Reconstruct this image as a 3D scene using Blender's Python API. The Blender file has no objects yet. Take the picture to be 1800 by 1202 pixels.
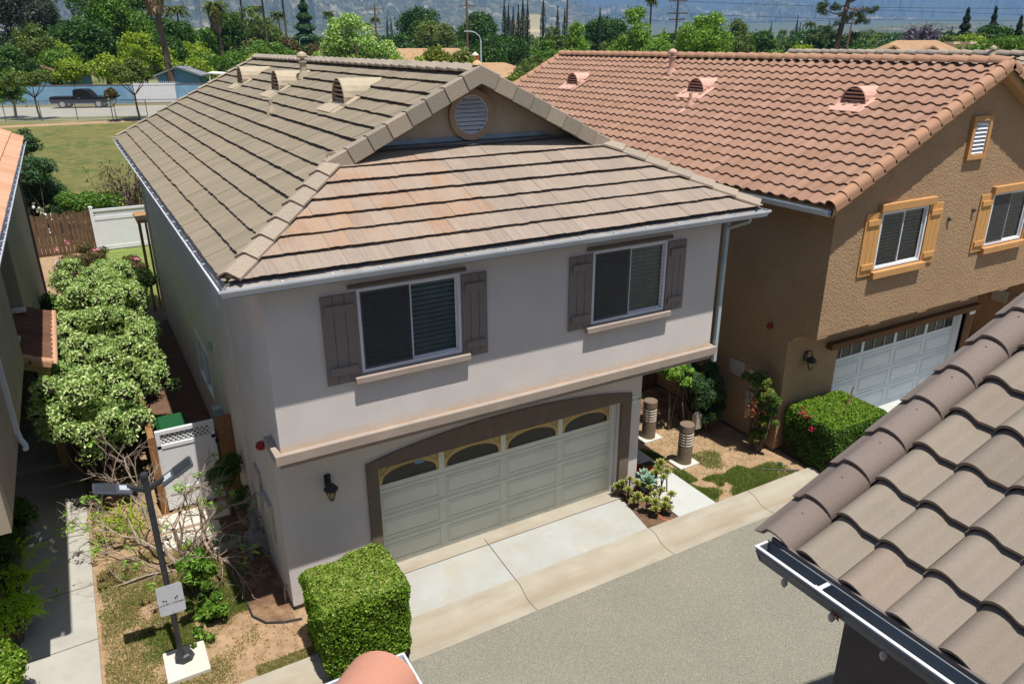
import bpy, math, random
import numpy as np
from mathutils import Vector, Matrix
R = math.radians
rng = np.random.default_rng(7)
random.seed(7)
S = bpy.context.scene
COL = S.collection

# ------------------------------------------------------------------ camera
cam = bpy.data.cameras.new('camera'); cam_o = bpy.data.objects.new('camera', cam); COL.objects.link(cam_o)
cam.lens = 26.642; cam.sensor_width = 36; cam.sensor_fit = 'HORIZONTAL'; cam.clip_start = 0.05; cam.clip_end = 60000
yaw, pitch, roll = 0.517823, 0.375335, -0.003684
fw = Vector((math.sin(yaw)*math.cos(pitch), math.cos(yaw)*math.cos(pitch), -math.sin(pitch)))
rt = fw.cross(Vector((0, 0, 1))).normalized(); up = rt.cross(fw)
r2 = rt*math.cos(roll)+up*math.sin(roll); u2 = -rt*math.sin(roll)+up*math.cos(roll)
M4 = Matrix((r2, u2, -fw)).transposed().to_4x4(); M4.translation = Vector((-1.8874, -10.3982, 8.5347))
cam_o.matrix_world = M4
S.camera = cam_o
# ------------------------------------------------------------------ world, sun, exposure
W = bpy.data.worlds.new('World'); S.world = W; W.use_nodes = True
nt = W.node_tree; nt.nodes.clear()
sky = nt.nodes.new('ShaderNodeTexSky'); sky.sky_type = 'NISHITA'; sky.sun_disc = False
sky.sun_elevation = R(74); sky.sun_rotation = R(174); sky.altitude = 300; sky.dust_density = 1.6
bgn = nt.nodes.new('ShaderNodeBackground'); bgn.inputs[1].default_value = 0.072
wo = nt.nodes.new('ShaderNodeOutputWorld')
nt.links.new(sky.outputs[0], bgn.inputs[0]); nt.links.new(bgn.outputs[0], wo.inputs[0])
sun = bpy.data.lights.new('sun', 'SUN'); sun.energy = 5.0; sun.angle = R(0.53); sun.color = (1.0, 0.955, 0.885)
sun_o = bpy.data.objects.new('sun', sun); COL.objects.link(sun_o)
sun_o.rotation_euler = Vector((0.035, -0.305, 1.0)).to_track_quat('Z', 'Y').to_euler()
S.view_settings.view_transform = 'Standard'; S.view_settings.look = 'None'
S.view_settings.exposure = 0.56; S.view_settings.gamma = 1
S.cycles.max_bounces = 6; S.cycles.transparent_max_bounces = 12; S.cycles.volume_bounces = 0
S.cycles.diffuse_bounces = 3; S.cycles.glossy_bounces = 3; S.cycles.transmission_bounces = 4

# ------------------------------------------------------------------ material helpers
def c3(*rgb):   # sRGB 0-255 -> linear
    return tuple((v/255/12.92 if v/255 <= .04045 else ((v/255+.055)/1.055)**2.4) for v in rgb)
def ramp(nt, stops, fac, interp='LINEAR'):
    n = nt.nodes.new('ShaderNodeValToRGB'); n.color_ramp.interpolation = interp
    el = n.color_ramp.elements
    while len(el) < len(stops): el.new(.5)
    for e, (p, c) in zip(el, stops):
        e.position = p; e.color = (*c[:3], 1)
    nt.links.new(fac, n.inputs[0]); return n.outputs[0]
def noise(nt, scale, detail=4, rough=.55, stretch=None, dim='3D', out='Fac'):
    tc = nt.nodes.new('ShaderNodeTexCoord'); src = tc.outputs['Object']
    if stretch:
        mp = nt.nodes.new('ShaderNodeMapping'); mp.inputs['Scale'].default_value = stretch
        nt.links.new(src, mp.inputs[0]); src = mp.outputs[0]
    n = nt.nodes.new('ShaderNodeTexNoise'); n.inputs['Scale'].default_value = scale
    n.inputs['Detail'].default_value = detail; n.inputs['Roughness'].default_value = rough
    nt.links.new(src, n.inputs['Vector']); return n.outputs[out]
def mix(nt, fac, a, b, mode='MIX'):
    n = nt.nodes.new('ShaderNodeMix'); n.data_type = 'RGBA'; n.blend_type = mode
    for sock, v in ((n.inputs[0], fac), (n.inputs[6], a), (n.inputs[7], b)):
        if isinstance(v, (int, float)): sock.default_value = v
        elif isinstance(v, tuple): sock.default_value = (*v[:3], 1)
        else: nt.links.new(v, sock)
    return n.outputs[2]
def maprange(nt, v, a, b, c, d):
    n = nt.nodes.new('ShaderNodeMapRange')
    for i, q in enumerate((a, b, c, d)): n.inputs[i+1].default_value = q
    nt.links.new(v, n.inputs[0]); return n.outputs[0]
def grey(nt, v):
    n = nt.nodes.new('ShaderNodeCombineColor')
    for i in range(3): nt.links.new(v, n.inputs[i])
    return n.outputs[0]
MATS = {}
def mk(name, c1, c2=None, scale=4, island=None, grain=None, stain=None, bump=None, rough=.85, metal=0, speck=None, spec=.3, coat=0):
    m = bpy.data.materials.new(name); m.use_nodes = True; nt = m.node_tree
    b = nt.nodes['Principled BSDF']
    if island:
        g = nt.nodes.new('ShaderNodeNewGeometry')
        k = len(island); col = ramp(nt, [(i/(k-1) if k > 1 else 0, c) for i, c in enumerate(island)], g.outputs['Random Per Island'])
    else:
        col = mix(nt, ramp(nt, [(.3, (0, 0, 0)), (.7, (1, 1, 1))], noise(nt, scale, 5, .6)), c1, c2 or tuple(v*.85 for v in c1))
    if grain:
        col = mix(nt, 1.0, col, grey(nt, maprange(nt, noise(nt, grain[0], 3, .6, grain[1]), .25, .75, 1-grain[2], 1+grain[2])), 'MULTIPLY')
    if speck:
        col = mix(nt, 1.0, col, grey(nt, maprange(nt, noise(nt, speck[0], 2, .7), .3, .7, 1-speck[1], 1+speck[1])), 'MULTIPLY')
    if stain:   # list of (color, scale, lo, hi, amount, stretch)
        for sc_ in stain:
            f = ramp(nt, [(sc_[2], (0, 0, 0)), (sc_[3], (sc_[4],)*3)], noise(nt, sc_[1], 5, .6, sc_[5] if len(sc_) > 5 else None))
            col = mix(nt, f, col, sc_[0])
    nt.links.new(col, b.inputs['Base Color'])
    b.inputs['Roughness'].default_value = rough; b.inputs['Metallic'].default_value = metal
    b.inputs['Specular IOR Level'].default_value = spec
    if coat: b.inputs['Coat Weight'].default_value = coat
    if bump:
        bn = nt.nodes.new('ShaderNodeBump'); bn.inputs['Strength'].default_value = bump[1]; bn.inputs['Distance'].default_value = bump[2]
        nt.links.new(noise(nt, bump[0], 4, .65, bump[3] if len(bump) > 3 else None), bn.inputs['Height'])
        nt.links.new(bn.outputs[0], b.inputs['Normal'])
    MATS[name] = m; return m
def fol(name, cols, trans=.28, rough=.5):
    m = bpy.data.materials.new(name); m.use_nodes = True; nt = m.node_tree
    b = nt.nodes['Principled BSDF']; g = nt.nodes.new('ShaderNodeNewGeometry')
    k = len(cols); col = ramp(nt, [(i/(k-1), c) for i, c in enumerate(cols)], g.outputs['Random Per Island'])
    nt.links.new(col, b.inputs['Base Color']); b.inputs['Roughness'].default_value = rough; b.inputs['Specular IOR Level'].default_value = .3
    t = nt.nodes.new('ShaderNodeBsdfTranslucent'); nt.links.new(mix(nt, 1.0, col, (1.3, 1.45, .6), 'MULTIPLY'), t.inputs[0])
    ms = nt.nodes.new('ShaderNodeMixShader'); ms.inputs[0].default_value = trans
    nt.links.new(b.outputs[0], ms.inputs[1]); nt.links.new(t.outputs[0], ms.inputs[2])
    nt.links.new(ms.outputs[0], nt.nodes['Material Output'].inputs[0]); MATS[name] = m; return m
def glassy(name, tint, t=.45, rough=.03):
    m = bpy.data.materials.new(name); m.use_nodes = True; nt = m.node_tree; nt.nodes.remove(nt.nodes['Principled BSDF'])
    tr = nt.nodes.new('ShaderNodeBsdfTransparent'); tr.inputs[0].default_value = (*tint, 1)
    gl = nt.nodes.new('ShaderNodeBsdfGlossy'); gl.inputs['Roughness'].default_value = rough
    lw = nt.nodes.new('ShaderNodeFresnel'); lw.inputs[0].default_value = 1.6
    ms = nt.nodes.new('ShaderNodeMixShader'); nt.links.new(lw.outputs[0], ms.inputs[0]); nt.links.new(tr.outputs[0], ms.inputs[1]); nt.links.new(gl.outputs[0], ms.inputs[2])
    nt.links.new(ms.outputs[0], nt.nodes['Material Output'].inputs[0]); MATS[name] = m; return m

# ------------------------------------------------------------------ mesh builder
ORG = {}
def org(o):
    return ORG.get(o.name, Vector((0, 0, 0))) if o else Vector((0, 0, 0))
class MB:
    def __init__(s): s.v = []; s.f = []
    def poly(s, pts):
        i = len(s.v); s.v += [tuple(p) for p in pts]; s.f.append(tuple(range(i, i+len(pts))))
    def hexa(s, p):   # 8 points: bottom 4 ccw, top 4 ccw
        i = len(s.v); s.v += [tuple(q) for q in p]
        for f in ((3, 2, 1, 0), (4, 5, 6, 7), (0, 1, 5, 4), (1, 2, 6, 5), (2, 3, 7, 6), (3, 0, 4, 7)): s.f.append(tuple(i+k for k in f))
    def box(s, x0, x1, y0, y1, z0, z1):
        s.hexa([(x0, y0, z0), (x1, y0, z0), (x1, y1, z0), (x0, y1, z0), (x0, y0, z1), (x1, y0, z1), (x1, y1, z1), (x0, y1, z1)])
        return s
    def obox(s, c, a, b, d):   # centre and three half-axis vectors
        c, a, b, d = map(Vector, (c, a, b, d))
        s.hexa([c-a-b-d, c+a-b-d, c+a+b-d, c-a+b-d, c-a-b+d, c+a-b+d, c+a+b+d, c-a+b+d]); return s
    def prism(s, pts, vec):
        n = len(pts); i = len(s.v); vec = Vector(vec)
        s.v += [tuple(Vector(p)) for p in pts] + [tuple(Vector(p)+vec) for p in pts]
        s.f.append(tuple(i+k for k in range(n))[::-1]); s.f.append(tuple(i+n+k for k in range(n)))
        for k in range(n): s.f.append((i+k, i+(k+1) % n, i+n+(k+1) % n, i+n+k))
        return s
    def tube(s, pts, r, n=8, cap=True):
        pts = [Vector(p) for p in pts]; rs = r if isinstance(r, (list, tuple)) else [r]*len(pts)
        i0 = len(s.v); a = None
        for k, p in enumerate(pts):
            d = (pts[min(k+1, len(pts)-1)]-pts[max(k-1, 0)]).normalized()
            if a is None: a = d.orthogonal().normalized()
            a = (a-d*a.dot(d)).normalized(); b = d.cross(a)
            for j in range(n):
                t = 2*math.pi*j/n; s.v.append(tuple(p+(a*math.cos(t)+b*math.sin(t))*rs[k]))
        for k in range(len(pts)-1):
            for j in range(n):
                q = i0+k*n; s.f.append((q+j, q+(j+1) % n, q+n+(j+1) % n, q+n+j))
        if cap:
            s.f.append(tuple(i0+j for j in range(n))[::-1]); q = i0+(len(pts)-1)*n; s.f.append(tuple(q+j for j in range(n)))
        return s
    def lathe(s, c, prof, n=24, axis='z'):
        i0 = len(s.v); c = Vector(c)
        for r, z in prof:
            for j in range(n):
                t = 2*math.pi*j/n; s.v.append((c.x+r*math.cos(t), c.y+r*math.sin(t), c.z+z))
        for k in range(len(prof)-1):
            for j in range(n):
                q = i0+k*n; s.f.append((q+j, q+(j+1) % n, q+n+(j+1) % n, q+n+j))
        s.f.append(tuple(i0+j for j in range(n))[::-1]); q = i0+(len(prof)-1)*n; s.f.append(tuple(q+j for j in range(n)))
        return s
    def build(s, name, mat, parent=None, smooth=False, bevel=0):
        o = org(parent)
        me = bpy.data.meshes.new(name)
        me.from_pydata([(x-o.x, y-o.y, z-o.z) for x, y, z in s.v], [], s.f)
        return fin(me, name, mat, parent, smooth, bevel)
def fin(me, name, mat, parent, smooth=False, bevel=0):
    me.update()
    if isinstance(mat, str): mat = MATS[mat]
    me.materials.append(mat)
    if smooth:
        me.polygons.foreach_set('use_smooth', [True]*len(me.polygons))
        try: me.set_sharp_from_angle(angle=R(40))
        except Exception: pass
    ob = bpy.data.objects.new(name, me); COL.objects.link(ob)
    if parent: ob.parent = parent; ORG[ob.name] = org(parent)
    if bevel:
        bm = ob.modifiers.new('bevel', 'BEVEL'); bm.width = bevel; bm.segments = 2; bm.limit_method = 'ANGLE'; bm.harden_normals = False
    return ob
def arr(name, V, F, mat, parent, smooth=False):
    """numpy verts (N,3), quads (M,4)"""
    o = org(parent); V = np.asarray(V, np.float32)-np.array(o, np.float32)
    me = bpy.data.meshes.new(name); n = len(F)
    me.vertices.add(len(V)); me.vertices.foreach_set('co', V.ravel())
    me.loops.add(n*4); me.loops.foreach_set('vertex_index', np.asarray(F, np.int32).ravel())
    me.polygons.add(n); me.polygons.foreach_set('loop_start', np.arange(0, n*4, 4, dtype=np.int32))
    me.update(calc_edges=True); me.validate()
    return fin(me, name, mat, parent, smooth)
def thing(name, label, cat, loc=(0, 0, 0), group=None):
    o = bpy.data.objects.new(name, None); COL.objects.link(o); o.location = loc; o.empty_display_size = .2
    ORG[o.name] = Vector(loc); o['label'] = label; o['category'] = cat
    if group: o['group'] = group
    return o
def tag(o, label, cat, group=None, kind=None):
    if label: o['label'] = label
    if cat: o['category'] = cat
    if group: o['group'] = group
    if kind: o['kind'] = kind
    return o
def struct(o): o['kind'] = 'structure'; return o
def copy_tree(o, loc, label=None, src=None):
    c = o.copy(); COL.objects.link(c); c.location = loc
    if label: c['label'] = label
    for ch in [k for k in bpy.data.objects if k.parent == o]:
        d = ch.copy(); COL.objects.link(d); d.parent = c
        for g in [k for k in bpy.data.objects if k.parent == ch]:
            e = g.copy(); COL.objects.link(e); e.parent = d
    return c

# ------------------------------------------------------------------ leaves
def unit(a): return a/np.maximum(np.linalg.norm(a, axis=-1, keepdims=True), 1e-9)
def leaf_mesh(C, N, size, aspect=.5, tilt=.6, g=rng, droop=0):
    n = len(C); Nn = unit(N+g.normal(0, tilt, (n, 3)))
    t = g.normal(0, 1, (n, 3)); t[:, 2] -= droop; t = unit(t-Nn*(t*Nn).sum(1, keepdims=True)); b = np.cross(Nn, t)
    s = size*g.uniform(.6, 1.35, (n, 1)); C = np.asarray(C)
    lift = Nn*s*.12
    V = np.stack([C-t*s*.5-lift, C+b*s*aspect*.5+lift*.3, C+t*s*.5-lift, C-b*s*aspect*.5+lift*.3], 1).reshape(-1, 3)
    F = np.arange(n*4).reshape(n, 4); return V, F
def lobes(c, rad, k, g, spread=.62, lob=.45, squash=1.0):
    """centres and radii of foliage lobes in an ellipsoid"""
    c = np.array(c, float); rad = np.array(rad, float)
    d = unit(g.normal(0, 1, (k, 3))); d[:, 2] = np.abs(d[:, 2])*.9-.25*(g.random(k) < .5)
    d = unit(d)
    P = c+d*rad*spread*g.uniform(.75, 1.12, (k, 1))
    r = rad.mean()*lob*g.uniform(.6, 1.25, k)
    return np.vstack([P, c[None]]), np.append(r, rad.min()*.62)
def cloud(P, r, n, g, squash=.85, shell=.25, bottom=-.55):
    w = r**2; idx = g.choice(len(P), n, p=w/w.sum())
    d = unit(g.normal(0, 1, (n, 3))); d[:, 2] = np.where(d[:, 2] < bottom, -d[:, 2], d[:, 2])
    rr = r[idx]*(1-shell*g.random(n)**1.5)*(1+.08*g.normal(0, 1, n))
    C = P[idx]+d*rr[:, None]*np.array([1, 1, squash]); return C, d
def branchy(mb, base, tips, r0, g, n=6):
    base = Vector(base)
    for t in tips:
        t = Vector(t); m = base.lerp(t, .5)+Vector((g.normal(0, .06), g.normal(0, .06), .05))*(t-base).length
        mb.tube([base, m, t], [r0*.55, r0*.35, r0*.12], n)
# ------------------------------------------------------------------ materials
mk('stucco_grey', c3(216,208,202), c3(205,197,192), 1.2, stain=[(c3(220,194,156), .9, .62, .8, .3)], bump=(55, .55, .02), speck=(130, .09))
mk('stucco_trim', c3(165,150,138), c3(151,137,126), 3, bump=(70, .5, .015), speck=(150, .09))
mk('stucco_brown', c3(175,145,111), c3(165,134,103), 1.0, stain=[(c3(191,163,130), .7, .6, .8, .4)], bump=(26, 1.0, .06), speck=(36, .17))
mk('stucco_tan', c3(165,152,132), c3(150,138,120), 1.5, bump=(55, .5, .02), speck=(130, .09))
mk('trim_ochre', c3(190,143,92), c3(175,130,83), 4, bump=(60, .3, .01), speck=(120, .05))
mk('trim_dark', c3(117,102,89), c3(105,92,82), 5, bump=(70, .4, .012))
mk('trim_brown', c3(110,78,48), c3(98,70,44), 5, bump=(60, .3, .01))
mk('foundation', c3(120,110,98), c3(100,92,82), 6, bump=(40, .4, .01))
mk('shutter_grey', c3(137,124,117), c3(127,116,110), 8, rough=.6, grain=(30, (1, 1, .1), .06))
mk('shutter_ochre', c3(199,149,90), c3(186,140,83), 8, rough=.6, grain=(30, (1, 1, .1), .05))
mk('white_vinyl', c3(223,223,225), c3(213,213,217), 3, rough=.45)
mk('gutter_white', c3(201,205,212), c3(184,189,197), 2, rough=.35, stain=[(c3(151,151,151), 6, .6, .75, .4)])
mk('gutter_grey', c3(175,186,186), c3(150,165,165), 2, rough=.3, stain=[(c3(120,115,105), 5, .55, .75, .5)])
mk('fascia_grey', c3(112,104,98), c3(98,92,88), 3, rough=.8)
mk('fascia_tan', c3(176,146,104), c3(160,132,94), 3, rough=.8)
mk('door_grey', c3(214,216,201), c3(204,206,191), 2, rough=.5, stain=[(c3(153,142,114), 3, .66, .85, .3)])
mk('door_white', c3(203,212,212), c3(194,202,205), 2, rough=.5)
mk('grille_gold', c3(198,170,108), c3(182,156,99), 6, rough=.55)
mk('flash_metal', c3(120,130,140), c3(100,110,120), 3, rough=.4, metal=.6)
mk('dark_void', (.006, .006, .007), (.004, .004, .004), 3, rough=.9)
mk('blind_white', c3(225,228,220), c3(186,186,178), 3, rough=.6)
mk('screen_dark', c3(58,58,60), c3(50,50,52), 40, rough=.7)
mk('black_metal', (.012, .011, .011), (.02, .018, .016), 8, rough=.45, spec=.4)
mk('lamp_amber', c3(190,170,130), c3(150,130,100), 5, rough=.15)
mk('pole_dark', c3(62,64,68), c3(52,54,58), 6, rough=.4, metal=.2)
mk('panel_dark', c3(96,100,108), c3(84,88,96), 6, rough=.3, metal=.4)
mk('sign_white', c3(190,192,198), c3(180,182,188), 12, rough=.35)
mk('sign_ink', c3(22,24,28), c3(34,34,38), 40, rough=.5)
mk('plaque', c3(222,220,214), c3(212,210,204), 10, rough=.4)
mk('concrete', c3(167,170,168), c3(158,156,148), 1.6, speck=(160, .05), stain=[(c3(165,156,135), 1.1, .52, .72, .6), (c3(180,185,189), 2.3, .6, .8, .5)], bump=(120, .25, .004))
mk('concrete_curb', c3(166,159,144), c3(151,144,129), 1.4, speck=(160, .06), stain=[(c3(141,125,104), .8, .5, .7, .55, (1, 5, 1))], bump=(120, .25, .004))
mk('concrete_path', c3(171,167,158), c3(158,155,147), 1.6, speck=(150, .06), stain=[(c3(138,131,118), 1.4, .58, .75, .5)], bump=(120, .25, .004))
mk('concrete_walk', c3(182,184,180), c3(173,175,171), 1.6, speck=(150, .05), bump=(120, .2, .004))
mk('joint', c3(96,84,68), c3(80,70,58), 6)
mk('plaster_white', c3(209,203,191), c3(191,184,172), 4, speck=(90, .06))
mk('bollard_bronze', c3(128,112,96), c3(112,98,84), 6, rough=.5)
mk('vent_beige', c3(176,162,138), c3(160,148,128), 6, rough=.7)
mk('vent_pink', c3(205,165,148), c3(190,150,132), 6, rough=.7)
mk('wood_old', c3(112,88,66), c3(84,66,52), 3, grain=(14, (1, 1, .06), .25), bump=(30, .5, .01, (1, 1, .1)))
mk('wood_new', c3(150,108,70), c3(134,96,62), 4, grain=(14, (1, 1, .06), .15))
mk('wood_beam', c3(170,130,86), c3(150,116,78), 4)
mk('bark', c3(96,80,66), c3(70,58,48), 9, bump=(30, .7, .02))
mk('bark_grey', c3(120,108,96), c3(96,86,78), 14, bump=(40, .6, .01))
mk('bark_palm', c3(104,90,76), c3(78,68,58), 6, bump=(14, .6, .05, (1, 1, 5)))
mk('twig', c3(172,155,139), c3(129,112,99), 20)
mk('soil_core', c3(34,32,18), c3(26,24,14), 6)
mk('bin_green', c3(32,84,48), c3(26,74,42), 5, rough=.45)
mk('stone_grey', c3(148,146,142), c3(122,120,118), 8, bump=(50, .4, .01))
mk('terracotta', c3(176,96,66), c3(150,84,60), 6)
mk('red_paint', c3(150,40,30), c3(130,36,28), 6, rough=.4)
mk('hose_black', c3(50,50,52), c3(40,40,42), 6, rough=.5)
mk('panel_grey', c3(176,172,160), c3(160,156,146), 4, rough=.5)
mk('paver', c3(112,84,66), c3(92,70,58), 3, bump=(30, .4, .01))
mk('mortar', c3(200,169,124), c3(185,154,112), 12, bump=(30, .8, .02))
TG = (22, (.35, 14, .35), .13); TGF = (22, (14, .35, .35), .13)
mk('shake_olive', (0, 0, 0), island=[c3(129,119,101), c3(134,123,105), c3(125,116,98), c3(131,121,102), c3(138,126,108)], grain=(5, (.35, 9, .35), .15), speck=(30, .06), rough=.9, bump=(6, .35, .01, (.5, 12, .5)))
mk('shake_mixed', (0, 0, 0), stain=[(c3(152,136,122), 1.6, .42, .62, .75)], island=[c3(141,121,106), c3(153,123,100), c3(145,132,120), c3(151,118,95), c3(143,125,109), c3(149,131,115), c3(156,127,102), c3(147,121,102)], grain=(5, (9, .35, .35), .17), speck=(30, .06), rough=.9, bump=(6, .35, .01, (12, .5, .5)))
mk('shake_plain', (0, 0, 0), island=[c3(141,127,114), c3(147,133,121), c3(139,125,113), c3(144,130,116), c3(150,135,122)], grain=(5, (9, .35, .35), .17), speck=(30, .06), rough=.9, bump=(6, .35, .01, (12, .5, .5)))
mk('shake_ridge', (0, 0, 0), island=[c3(144,134,119), c3(155,142,126), c3(131,123,110)], grain=(9, (3, 3, 9), .16), rough=.9, bump=(9, .5, .01, (2, 2, 12)))
mk('tile_pink', (0, 0, 0), island=[c3(144,111,93), c3(149,116,97), c3(138,106,87), c3(153,120,101), c3(145,113,95)], grain=(7, (.4, 5, .4), .08), speck=(60, .05), rough=.85)
mk('tile_pink_ridge', (0, 0, 0), island=[c3(158,120,96), c3(164,126,100), c3(152,114,91)], speck=(60, .05), rough=.85)
mk('tile_orange', (0, 0, 0), island=[c3(184,142,114), c3(190,148,121), c3(178,134,106), c3(194,154,128)], grain=(5, (.3, 4, .3), .1), rough=.85)
mk('tile_maroon', (0, 0, 0), island=[c3(97,66,51), c3(108,75,56), c3(87,62,49)], grain=(5, (.3, 4, .3), .12), rough=.85)
mk('tile_taupe', (0, 0, 0), island=[c3(126,115,104), c3(133,123,111), c3(120,111,100), c3(135,121,108), c3(128,121,108)], speck=(170, .16), stain=[(c3(111,108,90), 4, .58, .75, .4)], rough=.92, bump=(160, .4, .004))
mk('tile_taupe_rake', (0, 0, 0), island=[c3(116,104,97), c3(122,110,102), c3(112,100,93)], speck=(170, .16), rough=.92, bump=(160, .4, .004))
mk('tile_greyh', (0, 0, 0), island=[c3(150,140,126), c3(138,128,118), c3(160,146,130)], speck=(60, .06), rough=.85)
mk('tile_salmon', (0, 0, 0), island=[c3(180,127,106), c3(186,133,112)], speck=(150, .07), stain=[(c3(163,112,93), 3, .5, .7, .5)], rough=.85)
mk('roof_tan', c3(167,136,103), c3(153,122,92), 1.2, grain=(2, (3, 3, 3), .1))
mk('roof_brown', c3(120,98,86), c3(106,88,78), 1.2)
mk('roof_grey', c3(128,132,136), c3(110,114,118), 1.2)
mk('roof_white', c3(226,226,222), c3(214,214,210), 1.2)
mk('wall_blue', c3(122,159,186), c3(109,149,178), .5, stain=[(c3(147,180,200), 1.2, .5, .7, .5)], bump=(8, .4, .05))
mk('wall_cyan', c3(100,138,166), c3(92,129,157), .5)
mk('wall_cream', c3(214,204,176), c3(204,192,164), .3)
mk('wall_beige', c3(176,158,136), c3(160,144,124), .5)
mk('truck_navy', c3(12,16,29), c3(11,13,25), 2, rough=.3, spec=.4)
mk('tyre', (.02, .02, .02), (.015, .015, .015), 6)
mk('chrome', c3(200,200,205), c3(190,190,195), 4, rough=.25, metal=.8)
mk('pole_wood', c3(122,94,74), c3(100,78,62), 3)
mk('steel_light', c3(178,186,192), c3(168,176,182), 3, rough=.4)
mk('vent_trim', c3(150,130,108), c3(138,118,98), 5, bump=(60, .4, .01))
mk('stucco_taupe', c3(104,98,94), c3(94,88,84), 3, bump=(60, .5, .02), speck=(120, .1))
mk('bulb_glass', c3(196,196,186), c3(180,180,170), 3, rough=.15, spec=.6)
mk('louvre_light', c3(200,188,170), c3(190,178,160), 4, rough=.5)
mk('soil_shade', c3(112,86,64), c3(84,64,50), 3, stain=[(c3(156,126,96), 2.2, .45, .65, .8)], bump=(30, .7, .02))  # dark soil tone, also used to paint eave shade on the ground
mk('post_steel', c3(84,88,92), c3(74,78,82), 3, rough=.5)
mk('gutter_shade', c3(112,120,126), c3(96,104,112), 2, rough=.4, stain=[(c3(70,66,60), 5, .55, .75, .5)])  # white gutter with its shade put into a darker colour, plus grime
mk('drip_grey', c3(146,140,134), c3(126,120,114), 4, rough=.6)
mk('wire', (.03, .03, .035), (.03, .03, .035), 3)
glassy('glass', (.86, .93, .89)); glassy('glass_clear', (.85, .88, .86)); 
# foliage
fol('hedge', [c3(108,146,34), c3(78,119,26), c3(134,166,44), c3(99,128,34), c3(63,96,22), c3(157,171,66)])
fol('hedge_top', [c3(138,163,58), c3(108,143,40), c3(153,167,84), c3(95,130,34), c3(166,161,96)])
fol('varieg', [c3(148,175,103), c3(202,219,151), c3(113,149,68), c3(228,237,178), c3(129,164,81), c3(97,132,58)])
fol('leaf_md', [c3(76,111,37), c3(101,135,48), c3(64,97,31), c3(123,154,59)])
fol('leaf_dk', [c3(49,80,31), c3(64,100,35), c3(43,67,26), c3(79,111,42)])
fol('leaf_yg', [c3(123,148,38), c3(147,168,48), c3(101,128,30), c3(165,179,60)])
fol('leaf_bg', [c3(104,140,46), c3(124,158,58), c3(84,120,36), c3(150,176,84)])
fol('leaf_fl', [c3(117,160,58), c3(140,179,74), c3(97,136,44), c3(227,231,176), c3(130,171,64)])
fol('leaf_ol', [c3(88,108,50), c3(105,123,59), c3(75,95,41), c3(117,134,65)])
fol('leaf_bl', [c3(55,86,50), c3(70,103,60), c3(46,73,44), c3(88,121,70)])
fol('leaf_gb', [c3(52,68,54), c3(64,80,62), c3(44,58,46), c3(74,90,68)])
fol('leaf_gd', [c3(58,66,56), c3(70,78,64), c3(50,58,50), c3(78,84,72)])
fol('leaf_rb', [c3(96,76,48), c3(80,84,44), c3(110,84,56), c3(70,70,40)])
fol('leaf_pu', [c3(104,94,122), c3(88,84,92), c3(112,104,130), c3(82,84,70)], .15)
fol('leaf_lo', [c3(70,98,36), c3(92,118,40), c3(170,160,60), c3(58,84,30), c3(110,130,48)])
fol('leaf_wl', [c3(106,143,44), c3(128,164,56), c3(86,121,36), c3(143,172,70)])
fol('leaf_cy', [c3(34,50,30), c3(42,60,34), c3(28,42,26), c3(50,66,40)], .1)
fol('leaf_palm', [c3(98,112,58), c3(120,130,72), c3(84,98,48)])
fol('frond_dead', [c3(140,118,88), c3(118,98,74), c3(160,138,102), c3(100,84,66)], .15)
fol('leaf_spring', [c3(130,168,60), c3(150,186,80), c3(106,146,46), c3(96,134,44)])
fol('leaf_deep', [c3(63,100,28), c3(85,120,36), c3(52,80,25), c3(101,134,42)])
fol('leaf_nandina', [c3(76,112,52), c3(96,134,60), c3(124,150,60), c3(60,92,48), c3(176,140,60), c3(104,130,90)])
fol('leaf_rust', [c3(150,84,56), c3(130,70,50), c3(170,104,70)])
fol('leaf_rose', [c3(84,96,44), c3(110,80,50), c3(70,84,38), c3(124,92,60), c3(96,110,52)])
fol('leaf_plum', [c3(70,48,54), c3(88,62,64), c3(58,42,48), c3(100,74,70)])
fol('petal_pink', [c3(220,120,160), c3(236,150,180), c3(200,90,140)])
fol('petal_white', [c3(236,236,228), c3(224,224,214)], .1)
fol('petal_red', [c3(190,26,36), c3(160,20,40), c3(210,40,40)])
fol('petal_magenta', [c3(200,26,90), c3(180,20,70)])
fol('petal_orange', [c3(240,110,40), c3(230,90,30)])
fol('succulent', [c3(138,148,70), c3(156,160,90), c3(112,128,56), c3(170,150,90), c3(124,138,66)], .1)
fol('agave', [c3(120,150,130), c3(140,166,146), c3(104,136,112)], .1)
fol('asparagus', [c3(144,186,40), c3(180,218,48), c3(118,158,31)])
fol('grassblade', [c3(92,116,44), c3(112,132,56), c3(78,102,36), c3(150,140,84)])
fol('grassdry', [c3(150,140,88), c3(120,126,62), c3(168,150,104), c3(104,118,52)])
fol('pine', [c3(66,86,50), c3(84,104,58), c3(52,70,42), c3(98,112,66)], .1)

def flow_stain(name):
    m = MATS[name]; nt = m.node_tree; b = nt.nodes['Principled BSDF']; src = b.inputs['Base Color'].links[0].from_socket
    tc = nt.nodes.new('ShaderNodeTexCoord'); sp = nt.nodes.new('ShaderNodeSeparateXYZ'); nt.links.new(tc.outputs['Object'], sp.inputs[0])
    n = noise(nt, 2.2, 4, .6, (.5, 2, 1)); a = nt.nodes.new('ShaderNodeMath'); a.operation = 'MULTIPLY_ADD'; nt.links.new(n, a.inputs[0]); a.inputs[1].default_value = .34; nt.links.new(sp.outputs[1], a.inputs[2])
    f = ramp(nt, [(0, (0, 0, 0)), (.25, (0, 0, 0)), (.45, (.55,)*3), (.62, (.35,)*3), (.8, (0, 0, 0))], maprange(nt, a.outputs[0], -1.78, -1.14, 0, 1))
    nt.links.new(mix(nt, f, src, c3(142,128,106)), b.inputs['Base Color'])
flow_stain('concrete_curb')
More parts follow.
